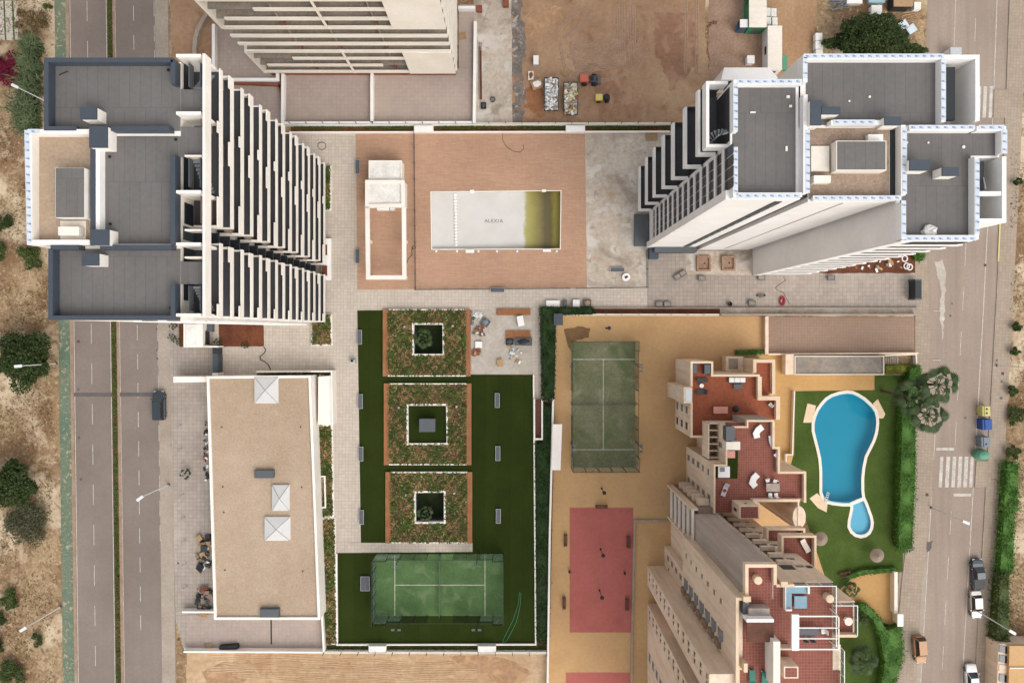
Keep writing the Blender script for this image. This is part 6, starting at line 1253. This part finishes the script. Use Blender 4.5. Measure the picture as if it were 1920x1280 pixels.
# ---- things on the walkways
def stonebench(label, c, rz, z=.11):
    t = thing('stone_bench', label, 'bench', (0, 0, 0), 'unplaced stone seats'); B().rbox((0, 0, 0.36), (1.05, 0.75, 0.12), 0, 0.02).obj('top', 'raw_concrete', t); B().strip([(-.5, -.35), (.5, -.35), (.5, .35), (-.5, .35)], 0.08, 0.3, 0.46, True).obj('rim', 'slate', t)
    for x in (-0.35, 0.35): B().rbox((x, 0, 0.15), (0.12, 0.6, 0.3)).obj('leg', 'raw_concrete', t)
    t.location = (*W(*c)[:2], z); t.rotation_euler = (0, 0, rz)
for lab, c, rz in (('tilted grey stone seat right of the concrete pad, left of a touching pair', (1269, 519), 0.6), ('tilted grey stone seat right of the concrete pad, right of a touching pair', (1279, 513), 0.5), ('grey stone seat above the low pale wall, left of a pair', (1235, 570), 0), ('grey stone seat above the low pale wall, right of a pair', (1250, 570), 0.05), ('grey stone seat below the square soil pits', (1314.5, 522), 0), ('grey stone seat at the foot of the right tower corner', (1426, 521), 0), ('grey stone seat at the right end of the paved site strip', (1556, 521), 0), ('grey stone seat beside the red hose', (1408, 568), 0)): stonebench(lab, c, rz)
sheet('soil_bed', [(1286, 471), (1410, 471), (1411, 516), (1286, 514)], 0.112, 'concrete'); sheet('soil_bed', rough([(1560, 484), (1722, 474), (1722, 512), (1500, 512)], 0.8, 10, 7), 0.112, 'red_soil')
for px, lab in (((1307, 480, 1333, 508), 'square brown soil pit beside the right tower, left of two'), ((1354, 480, 1379, 507), 'square brown soil pit beside the right tower, right of two')):
    t = thing('tree_pit', lab, 'planter', (*W((px[0] + px[2]) / 2, (px[1] + px[3]) / 2)[:2], .11)); B().wall([(px[0] + 1.5, px[1] + 1.5), (px[2] - 1.5, px[1] + 1.5), (px[2] - 1.5, px[3] - 1.5), (px[0] + 1.5, px[3] - 1.5)], 0.26, .11, .6, True).obj('rim', 'rut', t); B().rect(px[0] + 2, px[1] + 2, px[2] - 2, px[3] - 2, .11, .25).obj('soil', 'rut', t); B().lathe((*W((px[0] + px[2]) / 2, (px[1] + px[3]) / 2)[:2], .25), [(0.12, 0), (0.12, 0.1)], 8).obj('drain', 'black', t)
crate('white_board_box', 'white flat box on the walkway above the hedge corner', 'box', (1024, 563, 1049.5, 575), 0.5, 'light_grey', 'white_b', .105); crate('grey_box', 'narrow slate box beside the white flat box', 'box', (1056, 562, 1063, 574), 0.6, 'slate', 'slate', .105); crate('grey_box', 'light grey box on the walkway above the hedge', 'box', (1074, 562, 1087, 575), 0.6, 'grey_plastic', 'light_grey', .105); crate('parts_box', 'open box of wooden parts at the end of the hedge', 'box', (1095, 562, 1108, 575), 0.5, 'slate', None, .105, 0, None, 'pallet_wood')
dr = thing('cable_drum', 'white cable drum on the bare concrete pad', 'cable drum', (*W(1173, 520)[:2], .13)); x, y, _ = W(1173, 520)
for z in (.13, .62): B().lathe((x, y, z), [(0.6, 0), (0.6, 0.06)], 20).obj('flange', 'white_b', dr)
B().lathe((x, y, .19), [(0.35, 0), (0.35, 0.43)], 16).obj('core', 'charcoal_dark', dr); B().rbox((x, y, .71), (0.5, 0.36, 0.06), 0.5).obj('hub', 'charcoal_dark', dr)
h = thing('hose_coil', 'red hose coil on the paved site strip', 'hose', (*W(1465, 564)[:2], .105)); hx, hy, _ = W(1465, 564)
for k in range(6): B().path([(hx + (0.25 + 0.07 * k) * math.cos(a) * 0.8 + 0.05 * (k % 2), hy + (0.25 + 0.07 * k) * math.sin(a) * 1.2, .15 + 0.02 * k) for a in [2 * math.pi * i / 16 for i in range(17)]], 0.045).obj('loop', 'red_hose', h)
def hose(label, px, m_, z, r=0.035, name='hose', cat='hose'):
    o = B().path([(*W(x, y)[:2], z) for x, y in px], r).obj(name, m_); tag(o, label, cat)
hose('dark cable snaking over the paving right of the sliding gate', [(495, 650), (499, 656), (495, 663), (488, 668), (489, 674), (496, 677), (503, 683), (507, 690), (509, 697)], 'charcoal_dark', .14, 0.07, 'cable', 'cable')
hose('brown cable from the right tower to the red hose coil', [(1468, 519), (1473, 526), (1460, 534), (1453, 540), (1460, 545), (1468, 548), (1472, 556), (1480, 570)], 'wood_dark', .14, .03, 'cable', 'cable')
hose('green garden hose on the lawn right of the lower padel court', [(974, 1110), (972, 1130), (962, 1160), (945, 1195), (942, 1203), (950, 1200), (968, 1165), (975, 1135), (977, 1112), (974, 1109)], 'green_sheet', .17, .04)
hose('thin dark hose loop on the pool deck above the drained pool', [(943, 250), (942, 262), (949, 275), (962, 284), (974, 286), (982, 280), (981, 270)], 'wood_dark', .15, .03)
hose('coiled dark hose on the walkway near the left tower', [(604 + 8 * math.cos(i * 0.5), 274 + 7 * math.sin(i * 0.5)) for i in range(26)], 'charcoal', .14, .04)
hose('tangled black cable at the railing right of the pergola', [(762, 495), (766, 485), (773, 478), (772, 468), (776, 460), (780, 464), (774, 468), (772, 462)], 'black', .15, .04, 'cable', 'cable')
t = thing('bucket', 'black bucket on the paved site strip', 'bucket', (*W(1367, 570)[:2], .105)); B().lathe((*W(1367, 570)[:2], .105), [(0.28, 0), (0.36, 0.42), (0.3, 0.42), (0.26, 0.1)], 14).obj('pail', 'black', t); B().path([(*W(1363, 568)[:2], .5), (*W(1367, 565)[:2], .7), (*W(1371, 568)[:2], .5)], .02).obj('handle', 'steel', t)
t = thing('tool_trolley', 'dark trolley with handles on the paved site strip', 'trolley', (*W(1426, 554)[:2], .105)); x, y, _ = W(1426, 554)
for dx in (-.45, -.15, .15, .45): B().tube((x + dx, y + .35, .3), (x + dx * .6, y - .35, .4), .05).obj('tube', 'charcoal', t)
for dx in (-.6, .6): B().tube((x + dx - .05, y, .26), (x + dx + .05, y, .26), .16, n=12).obj('wheel', 'rubber', t)
for i, (x, y) in enumerate(((1695, 485), (1698, 499), (1703, 501))):
    o = B().path([(*W(x + 5 * math.cos(a), y + 5.5 * math.sin(a))[:2], .2 + .1 * i) for a in [2 * math.pi * k / 18 for k in range(19)]], .1, 6).obj('pipe_ring', 'white_b'); tag(o, ('white coiled pipe ring beside the right tower, top of three', 'white coiled pipe ring beside the right tower, lower left of three', 'white coiled pipe ring beside the right tower, lower right of three')[i], 'pipe ring')
t = thing('metal_gate', 'dark metal gate between the paved site strip and the right road', 'gate', (*W(1722, 543)[:2], .1)); B().rect(1716.5, 526, 1728, 559, .1, 2.0).obj('leaf', 'charcoal_dark', t)
for y in (524.5, 560): B().rect(1716, y - 1.5, 1728.5, y + 1.5, .1, 2.1).obj('post', 'slate', t)
# work floor
def timber(label, px, z=.134):
    x0, y0, x1, y1 = px; t = thing('timber_stack', label, 'timber', (*W((x0 + x1) / 2, (y0 + y1) / 2)[:2], z))
    for k in range(6):
        w = (y1 - y0) / 6
        for q in range(3): B().rect(x0 + ((k + q) % 3) * 0.7, y0 + k * w + .15, x1 - (k % 2), y0 + (k + 1) * w - .15, z + q * .12, z + q * .12 + .1).obj('board', 'wood', t)
timber('upper stack of wooden deck boards on the pale work floor', (931, 579, 995, 591)); timber('lower stack of wooden deck boards on the pale work floor', (948, 620, 995, 633))
crate('black_crate', 'black plastic crate below the lower board stack', 'crate', (949, 635, 962, 646), .4, 'black', None, .134, 0, None, 'charcoal'); crate('wire_crate', 'grey wire crate below the lower board stack', 'crate', (966, 634, 997, 647), .6, 'slate', None, .134, 0, None, 'black'); crate('cardboard_box', 'cardboard box on the pale work floor', 'box', (932, 673, 943, 687), .5, 'pallet_wood', 'pallet_wood', .134, .1); crate('mortar_tray', 'grey mortar tray on the pale work floor', 'tray', (903, 598, 917, 611), .35, 'slate', None, .134, -.6, None, 'grey_plastic'); crate('saw_table', 'wooden saw table with bucket on the pale work floor', 'table', (970, 592, 982, 611), .8, 'pallet_wood', 'light_grey', .134, .2)
def heap(label, px, mats, z=.13, n=40, h=.4, name='rubble_heap', cat='rubble', sz=(.15, .6)):
    x0, y0, x1, y1 = px; t = thing(name, label, cat, (*W((x0 + x1) / 2, (y0 + y1) / 2)[:2], z)); rr = random.Random(int(x0 * 7 + y0)); bs = {m_: B() for m_ in mats}
    for i in range(n):
        m_ = rr.choice(mats); c = W(rr.uniform(x0, x1), rr.uniform(y0, y1)); a = rr.uniform(*sz); hh = rr.uniform(.06, .22)
        bs[m_].rbox((c[0], c[1], z + hh * .6 + rr.uniform(0, h) * .6), (a, a * rr.uniform(.4, .9), hh), rr.uniform(0, 3.1), 0, (rr.uniform(-.4, .4), rr.uniform(-.4, .4)))
    for m_, b in bs.items():
        if b.v: stru(b.obj('piece', m_, t), 'stuff')
heap('heap of broken brick and sacks on the left of the pale work floor', (889, 611, 908, 630), ['brick', 'pallet_wood', 'slate', 'cream_wall']); crate('tile_box', 'open box of tiles on the left of the pale work floor', 'box', (891, 640, 904, 652), .4, 'brick', 'light_grey', .134); heap('loose bricks and clay below the tile box', (887, 655, 902, 665), ['brick', 'pallet_wood'], n=24); heap('torn white plastic sheets on the pale work floor', (952, 648, 978, 680), ['white_b', 'film', 'pallet_wood'], n=22, h=.1, name='plastic_scraps'); heap('dark sacks at the right side of the top planter', (880, 582, 888, 610), ['slate', 'grey_plastic'], n=16, h=.3, name='sack_pile', cat='sacks'); heap('white plastic scraps at the top of the pale work floor', (886, 584, 902, 596), ['white_b', 'film'], n=14, h=.05, name='plastic_scraps')
# rubbish beside the low building
heap('cardboard and black bags piled against the left wall of the low building, upper pile', (372, 1002, 395, 1062), ['pallet_wood', 'black', 'white_b', 'charcoal_dark', 'recess_brown'], .11, 34, .8, 'rubbish_pile', 'rubbish', (.5, 1.3)); heap('black bags and red scraps piled against the left wall of the low building, lower pile', (371, 1098, 397, 1140), ['black', 'charcoal_dark', 'brick', 'slate', 'recess_brown'], .11, 40, .8, 'rubbish_pile', 'rubbish', (.3, .9)); heap('small rubbish heaps along the upper left wall of the low building', (384, 790, 392, 900), ['brick', 'charcoal_dark', 'white_b', 'pink_cloth'], .11, 30, .4, 'rubbish_pile', 'rubbish', (.2, .6))
heap('pots and pipes among red soil at the foot of the right tower', (1590, 486, 1690, 508), ['white_b', 'raw_concrete', 'pallet_wood'], .12, 30, .2, 'pipe_scraps', 'rubble', (.2, .7))
o = B().rbox((*W(432, 1209)[:2], .5), (2.9, .7, .7), .08, .1).rbox((*W(432, 1209)[:2], .86), (2.6, .5, .04), .12).obj('black_tarpaulin', 'black'); tag(o, 'black tarpaulin bundle against the bottom wall of the service yard', 'tarpaulin')
# tyre ruts on the earth site
rr = random.Random(11); trk = B()
def rut(px, w=.34):
    P = [W(x, y, .02) for x, y in px]
    for s in (-.85, .85):
        for o in (-.16, .16):
            vs = []
            for i in range(len(P)):
                a, c = Vector(P[max(i - 1, 0)]), Vector(P[min(i + 1, len(P) - 1)]); d = (c - a).normalized(); nn = Vector((-d.y, d.x, 0)); q = Vector(P[i]) + nn * (s + o)
                vs += [tuple(q - nn * w * .3), tuple(q + Vector((0, 0, .035))), tuple(q + nn * w * .3)]
            trk.add(vs, [f for i in range(len(P) - 1) for f in ((3 * i, 3 * i + 3, 3 * i + 4, 3 * i + 1), (3 * i + 1, 3 * i + 4, 3 * i + 5, 3 * i + 2))])
for k in range(5):
    cx_, cy_, rad = 1100 + rr.uniform(-25, 25), 40 + rr.uniform(-10, 10), 55 + k * 9; a0, a1 = rr.uniform(-.2, .5), rr.uniform(1.6, 2.6)
    rut([(cx_ + rad * math.cos(a0 + (a1 - a0) * i / 14), cy_ + rad * math.sin(a0 + (a1 - a0) * i / 14)) for i in range(15)])
rut([(1168, 8), (1169, 60), (1172, 125)]); rut([(1178, 10), (1178, 60), (1181, 128)]); rut([(1110, 15), (1080, 40), (1050, 65)]); rut([(1296, -10), (1297, 60), (1295, 140)]); rut([(1060, 80), (1066, 110), (1075, 145)])
o = trk.obj('tyre_tracks', 'rut'); o['kind'] = 'structure'
trk = B()
for k in range(9):
    y0 = 1234 + k * 5.5; x0 = rr.uniform(380, 620); x1 = x0 + rr.uniform(150, 380); am = rr.uniform(1, 5)
    rut([(x0 + (x1 - x0) * i / 12, y0 + am * math.sin(i * .5 + k)) for i in range(13)], .3)
o = trk.obj('tyre_tracks', 'pale_earth'); o['kind'] = 'structure'
for k, px in enumerate(([(600, 1242), (655, 1238), (664, 1252), (620, 1255), (600, 1254)], [(700, 1245), (735, 1238), (768, 1254), (740, 1262), (705, 1252)], [(690, 1266), (735, 1262), (745, 1290), (685, 1290)], [(498, 1246), (512, 1244), (510, 1270), (500, 1282), (498, 1262)], [(840, 1228), (900, 1227), (960, 1236), (1000, 1262), (960, 1290), (900, 1262), (860, 1244)], [(380, 1258), (420, 1240), (470, 1236), (480, 1262), (440, 1290), (390, 1290)], [(530, 1246), (560, 1248), (558, 1256), (532, 1257)])):
    sheet('damp_patch', rough(px, 2.2, 7, k + 20), 0.014, 'damp_earth')
for k, px in enumerate(([(963, 60), (1000, 20), (1060, 8), (1050, 40), (990, 80)], [(1225, 20), (1300, 30), (1310, 120), (1260, 170), (1230, 100)], [(975, 170), (1015, 150), (1020, 215), (980, 226)], [(1100, 110), (1160, 120), (1200, 190), (1130, 210)])):
    sheet('damp_patch', rough(px, 4, 7, k + 40), 0.0145, ('damp_earth', 'site_dark', 'orange_earth', 'site_dark')[k])
# manholes and drain covers set in the roads and pavements
for k, (x, y, r_, z) in enumerate(((147, 640, 2.2, .0315), (147, 730, 2.2, .0315), (148, 820, 2.2, .0315), (152, 898, 2.4, .0315), (294, 617, 1.6, .0315), (294, 657, 1.6, .0315), (295, 672, 1.6, .0315), (1810, 783, 2.2, .0315), (1782, 592, 1.8, .0315), (1785, 569, 1.6, .0315), (1738, 927, 3.2, .1345), (1720, 936, 1.8, .1345), (1880, 700, 2.6, .1345), (1877, 746, 2.8, .1345), (1869, 675, 1.8, .1345), (1878, 715, 1.8, .1345), (1896, 382, 2.2, .1345), (334, 1055, 2.2, .112), (335, 1198, 2.2, .112), (1702, 1220, 1.6, .1345), (1847, 497, 2.6, .0315))):
    c = W(x, y, z); q = r_ * .0823
    o = (B().lathe((c[0], c[1], z), [(q, 0), (q, .006)], 14) if k % 3 else B().box(c[0] - q, c[0] + q, c[1] - q, c[1] + q, z, z + .006)).obj('manhole_cover', 'slate' if k % 2 else 'wood_dark', rl if x < 320 else rr_)
for x0, y0, x1, y1, w in ((315.5, 600, 331, 1280, 0.8), ):
    pass
for i in range(9):
    x, y = 334 + i * 1.6, 800 + i * 43; c = [W(x, y), W(x + 7, y - 4)]
    o = B().path([(c[0][0], c[0][1], .11), (c[0][0] + .1, c[0][1], .75), (c[1][0], c[1][1], .75), (c[1][0], c[1][1], .11)], .035).obj('cycle_stand', 'steel'); tag(o, 'bent steel cycle stand on the forecourt, number %s from the top' % ('one two three four five six seven eight nine'.split()[i]), 'cycle stand', 'cycle stands')
# ------------------------------------------------------------------ vegetation
tree('broadleaf_tree', 'big round dark green tree beside the cycle path with a lamp over it', 'tree', (46, 674), 52, 5.5, 'leaf_dark', 15000, .34, 30)
tree('broadleaf_tree', 'dark green tree at the left edge below the round tree', 'tree', (14, 902), 48, 5.0, 'leaf_dark', 12000, .34, 26)
tree('shrub', 'grey green shrub below the dark tree at the left edge', 'shrub', (52, 975), 44, 2.6, 'leaf_grey', 7000, .26, 24)
tree('shrub', 'small bright green shrub beside the bare path at the lower left', 'shrub', (20, 1126), 21, 1.6, 'leaf_mid', 2500, .26, 12); tree('shrub', 'tiny green shrub under the lower left street lamp', 'shrub', (70, 1199), 13, 1.0, 'leaf_mid', 1000, .22, 8)
tree('shrub', 'green shrub in the bottom left corner', 'shrub', (22, 1262), 26, 1.8, 'leaf_mid', 3000, .28, 14); tree('shrub', 'dark low shrub at the left edge above the bottom corner', 'shrub', (0, 1160), 16, 1.3, 'leaf_dark', 1500, .24, 8); tree('shrub', 'dark shrub at the left edge beside the bare path', 'shrub', (0, 1208), 14, 1.3, 'leaf_dark', 1200, .24, 8)
tree('bougainvillea', 'magenta flowering shrub at the left edge', 'shrub', (16, 135), 34, 2.4, 'leaf_magenta', 4500, .26, 16); tree('shrub', 'dark green shrub at the left edge beside the left tower terrace', 'shrub', (4, 418), 18, 1.6, 'leaf_dark', 1600, .26, 9); tree('shrub', 'low green shrub below the white film corner of the left tower', 'shrub', (55, 478), 24, 1.6, 'leaf_mid', 2400, .28, 12); tree('shrub', 'green shrub at the left edge beside the left tower', 'shrub', (2, 470), 16, 1.5, 'leaf_mid', 1300, .26, 8)
tree('shrub', 'dry brown shrub at the left edge near the top', 'shrub', (60, 40), 30, 1.2, 'leaf_scrub', 2600, .26, 14); tree('shrub', 'dark tuft of scrub beside the cycle path at the top', 'shrub', (88, 12), 10, 1.2, 'leaf_mid', 700, .24, 6)
tree('broadleaf_tree', 'large spreading dark tree behind the right tower', 'tree', (1632, 70), 62, 5.5, 'leaf_dark', 17000, .34, 34, 44); tree('shrub', 'low dark bush right of the large tree beside the right tower', 'shrub', (1700, 92), 34, 2.4, 'leaf_dark', 4500, .3, 16, 14)
tree('shrub', 'spreading dark bush at the left end of the large tree behind the right tower', 'shrub', (1572, 84), 28, 2.6, 'leaf_dark', 4000, .3, 14, 18); tree('shrub', 'dark bush tucked under the right side of the large tree', 'shrub', (1672, 78), 30, 2.8, 'leaf_dark', 4500, .3, 14, 26)
def reeds(label, boxes, n, h, m_='leaf_palm'):
    t = thing('reed_clump', label, 'reeds', (*W(sum(b[0] for b in boxes) / len(boxes), sum(b[1] for b in boxes) / len(boxes))[:2], 0)); V = []
    for i in range(n):
        x, y, r_ = boxes[i % len(boxes)]; c = W(x + rng.normal(0, r_ * .45), y + rng.normal(0, r_ * .45)); a = rng.uniform(0, 6.28); L = h * rng.uniform(.5, 1.1); sp_ = rng.uniform(.3, 1.0)
        d = np.array([math.cos(a), math.sin(a), 0]); n_ = np.array([-d[1], d[0], 0]) * .07; p0 = np.array([c[0], c[1], 0.02]); p1 = p0 + d * L * .3 * sp_ + np.array([0, 0, L * .7]); p2 = p0 + d * L * .75 * sp_ + np.array([0, 0, L * .8])
        V += [p0 - n_, p0 + n_, p1 + n_, p1 - n_, p1 - n_, p1 + n_, p2 + n_ * .15, p2 - n_ * .15]
    quadmesh('blades', np.array(V), m_, t); B().blob((V[0][0], V[0][1], .05), (.4, .4, .12), 8, 4, .2).obj('root_stock', 'bark', t)
reeds('tall green reeds left of the left tower roof', [(68, 95, 14), (66, 130, 18), (62, 165, 22), (58, 205, 24), (60, 232, 20)], 2600, 2.6); reeds('green reed tuft at the corner of the right tower foot', [(1717, 480, 8)], 260, 1.6, 'leaf_hedge')
def hedge(label, px, h, m_='leaf_hedge', dens=55, size=.2, name='hedge', jit=.12):
    P0 = [W(x, y, h * .8)[:2] for x, y in px]; xs = [p[0] for p in P0]; ys = [p[1] for p in P0]
    t = thing(name, label, 'hedge', (sum(xs) / len(xs), sum(ys) / len(ys), 0)); cx_, cy_ = sum(xs) / len(xs), sum(ys) / len(ys)
    B().poly([(cx_ + (x - cx_) * .93, cy_ + (y - cy_) * .97) for x, y in P0], 0.02, h * .82).obj('branches', m_, t)
    ar = (max(xs) - min(xs)) * (max(ys) - min(ys)); n = int(ar * dens); Q = []
    def ins(x, y):
        c = False
        for i in range(len(P0)):
            (x0, y0), (x1, y1) = P0[i], P0[i - 1]
            if (y0 > y) != (y1 > y) and x < (x1 - x0) * (y - y0) / (y1 - y0 + 1e-9) + x0: c = not c
        return c
    k = 0
    while k < n:
        x, y = rng.uniform(min(xs), max(xs)), rng.uniform(min(ys), max(ys)); k += 1
        if ins(x, y): Q.append((x, y, h * (.82 + .12 * math.sin(x * 1.7) * math.sin(y * 1.3)) + rng.uniform(-.12, .18)))
    for i in range(len(P0)):
        a, b = P0[i - 1], P0[i]; L = math.hypot(b[0] - a[0], b[1] - a[1])
        for q in range(int(L * h * dens * .5)): u = rng.random(); Q.append((a[0] + (b[0] - a[0]) * u + rng.normal(0, jit), a[1] + (b[1] - a[1]) * u + rng.normal(0, jit), rng.uniform(.05, h)))
    quadmesh('foliage', leaves(np.array(Q), size, .4), m_, t)
hedge('dense green hedge corner left of the white yard wall', [(1014, 577), (1112, 577), (1116, 588), (1042, 590), (1038, 750), (1018, 750)], 1.6, 'leaf_box', 80, .22)
hedge('low dark hedge between the artificial lawn and the yellow yard', [(1018, 755), (1036, 760), (1034, 880), (1028, 1205), (1007, 1205), (1004, 830), (1018, 826)], .8, 'leaf_box', 70, .22)
hedge('tall clipped hedge right of the blue pool garden', [(1692, 762), (1718, 748), (1716, 900), (1710, 1030), (1692, 1036), (1684, 1020)], 2.2, 'leaf_hedge', 75, .22); hedge('clipped hedge above the palms beside the garden stair', [(1706, 692), (1726, 684), (1724, 745), (1706, 745)], 2.0, 'leaf_hedge', 75, .22)
hedge('yellow green clipped hedge beside the garage roof', [(1660, 686), (1714, 684), (1714, 696), (1660, 701)], 1.2, 'leaf_yellow', 90, .18); hedge('curved low hedge above the yellow entrance path', [(1586, 1078), (1620, 1068), (1684, 1064), (1684, 1071), (1622, 1076), (1590, 1086)], .9, 'leaf_hedge', 90, .18)
hedge('round clipped hedge by the lower garden lawn beside the gate', [(1606, 1134), (1622, 1131), (1645, 1150), (1662, 1180), (1692, 1172), (1696, 1230), (1680, 1280), (1664, 1330), (1646, 1330), (1660, 1240), (1648, 1186), (1636, 1160)], 1.8, 'leaf_hedge', 60, .22)
hedge('small clipped hedge in front of the tan building porch', [(1380, 657), (1433, 657), (1433, 663), (1380, 664)], .8, 'leaf_hedge', 120, .16)
for i, (y0, y1, m_) in enumerate(((868, 960, 'leaf_hedge'), (960, 1075, 'leaf_hedge'), (1075, 1200, 'leaf_mid'))): hedge(('long roadside hedge right of the bottle bank, upper stretch', 'long roadside hedge right of the parked cars, middle stretch', 'loose roadside bushes above the ochre corner house')[i], [(xr(y0, 60), y0), (xr(y0, 82 - i * 3), y0), (xr(y1, 86 - i * 2), y1), (xr(y1, 58), y1)], 1.8 if i < 2 else 2.4, m_, 60, .26, 'hedge', .38)
for i, (x, y, r_, m_) in enumerate(((1908, 612, 9, 'leaf_dark'), (1906, 780, 18, 'leaf_mid'), (1900, 845, 14, 'leaf_mid'), (1903, 660, 9, 'leaf_mid'), (1908, 340, 8, 'leaf_dark'), (1899, 730, 12, 'leaf_mid'))): tree('shrub', 'roadside shrub at the right edge, ' + ('beside the lamp pavement drain', 'beside the yellow recycling bin', 'beside the grey waste bin', 'right under the street lamp head', 'right of the right tower', 'above the recycling bins')[i], 'shrub', (x, y), r_, 1.4, m_, int(r_ * 110), .24, 9)
stru(quadmesh('strip_planting', leaves(np.array([W(x, y, 0.13 + abs(rng.normal(0, .16))) for x, y in [(rng.uniform(550, 1258), rng.uniform(234.5, 242)) for _ in range(5200)] if math.sin(x * .045) + rng.normal(0, .6) > -.4 and not (774 < x < 814 or 1059 < x < 1099)]), .28, .6), 'leaf_bed'), 'stuff')
stru(quadmesh('strip_planting', leaves(np.array([W(x, y, 0.14 + abs(rng.normal(0, .14))) for x, y in [(rng.uniform(612, 1022), rng.uniform(1211, 1221)) for _ in range(2600)] if not (689 < x < 726 or 894 < x < 932)]), .26, .6), 'leaf_bed'), 'stuff')
ys = rng.uniform(-150, 1430, 9000); u = rng.random(9000); keep = np.sin(ys * .02) * .3 + np.sin(ys * .11) * .3 + rng.normal(0, .5, 9000) > -.5
stru(quadmesh('median_grass', leaves(np.array([W(LX(201 + 8.5 * a, 218 + 8.5 * a, y), y, .1 + b) for y, a, b, k in zip(ys, u, rng.uniform(0, .3, 9000), keep) if k]), .24, .5), 'leaf_bed'), 'stuff')
def scrub(name, px, n, mats, size=.22):
    x0, y0, x1, y1 = px; P = np.stack([rng.uniform(x0, x1, n), rng.uniform(y0, y1, n)], 1); f = np.sin(P[:, 0] * .07 + 1) * np.sin(P[:, 1] * .05) + np.sin(P[:, 0] * .021 + P[:, 1] * .033) + rng.normal(0, .6, n); P = P[f > .1]
    stru(quadmesh(name, leaves(np.array([W(x, y, rng.uniform(.02, .22)) for x, y in P]), size, .5, .35), mats), 'stuff')
scrub('dry_scrub', (-150, -150, 98, 1430), 46000, 'leaf_scrub', .3); scrub('dry_scrub', (1894, 250, 2100, 1430), 26000, 'leaf_scrub', .3); scrub('stones', (-150, -150, 98, 1430), 3000, 'kerb', .3)
# fan palms
def frond_mesh():
    V = []; b0 = np.array([.84, 0, .2])
    for k in range(13):
        a = R(-66 + k * 11); d = np.array([math.cos(a), math.sin(a), 0.0]); n_ = np.array([-d[1], d[0], 0]); L = .76 - .12 * abs(k - 6) / 6
        p1 = b0 + d * L * .62 + np.array([0, 0, -.02]); p2 = b0 + d * L + np.array([0, 0, -.2])
        V += [b0 - n_ * .02, p1 - n_ * .056, p2, p1 + n_ * .056]
    V += [np.array([0, -.03, 0]), np.array([0, .03, 0]), np.array([.94, .02, .2]), np.array([.94, -.02, .2])]
    return np.array(V)
FV = frond_mesh()
fo = quadmesh('frond', FV, 'leaf_fan'); FME = fo.data; fo_off = Vector((0, 0, 0)); FME.transform(Matrix.Translation(WL[fo.name])); bpy.data.objects.remove(fo)
def palm(label, base, top, h, n=26, s=1.0, name='fan_palm', cat='palm', z0=0.07):
    b = Vector((*W(*base)[:2], z0)); t3 = Vector(W(*top, h)); t = thing(name, label, cat, b, None); tb = B(); N = 9
    for i in range(N):
        u0, u1 = i / N, (i + 1) / N; c0 = b.lerp(t3, u0 ** 1.0); c1 = b.lerp(t3, u1); tb.tube(c0, c1, (.24 - .1 * u0) * min(1, s), (.22 - .1 * u1) * min(1, s), 9)
    tb.obj('trunk', 'bark', t)
    for i in range(n):
        o = bpy.data.objects.new('frond', FME); COL.objects.link(o); o.parent = t; o.location = t3 - b; k = i / n
        o.rotation_euler = (rng.uniform(-.25, .25), R(35) - k * R(75) + rng.uniform(-.15, .15), i * 2.399 + rng.uniform(-.2, .2)); o.scale = [s * rng.uniform(.85, 1.15) * (1.0 if k < .68 else .55)] * 3
palm('leaning fan palm overhanging the right road, rightmost of three', (1686, 717), (1760, 721), 10.0, 23, 1.8); palm('fan palm above the hedge, leftmost of three', (1653, 733), (1712, 745), 8.6, 23, 1.8); palm('fan palm beside the road, lowest of three', (1678, 757), (1741, 777), 9.0, 23, 1.75)
palm('young palm in the well of the top planter', (800, 640), (793, 634), 0.5, 18, 1.05, 'young_palm', 'palm', -3.4); palm('young palm in the well of the bottom planter', (803, 955), (798, 962), 0.4, 16, .85, 'young_palm', 'palm', -3.4)
palm('bushy palm between the tan building and the yellow path', (1594, 1104), (1596, 1106), 1.2, 18, .85, 'young_palm'); palm('small palm in the round bed of the lower lawn', (1618, 1160), (1619, 1161), .9, 18, .7, 'young_palm'); palm('leaning young palm beside the low building forecourt', (352, 880), (346, 888), 1.4, 9, .6, 'young_palm')
palm('large feathery palm at the bottom of the lower garden', (1612, 1236), (1620, 1240), 3.0, 22, 1.5, 'young_palm')
for i, (x, y) in enumerate(((321, 632), (332, 640), (408, 641), (459, 646), (324, 611))): palm('small planted shrub palm ' + ('left of the gate lodge at the pavement edge', 'beside the gate lodge corner', 'right of the meter boxes', 'in the red soil bed below the left tower', 'at the top left of the gate lodge')[i], (x, y), (x, y), .5, 9, .42, 'young_palm')
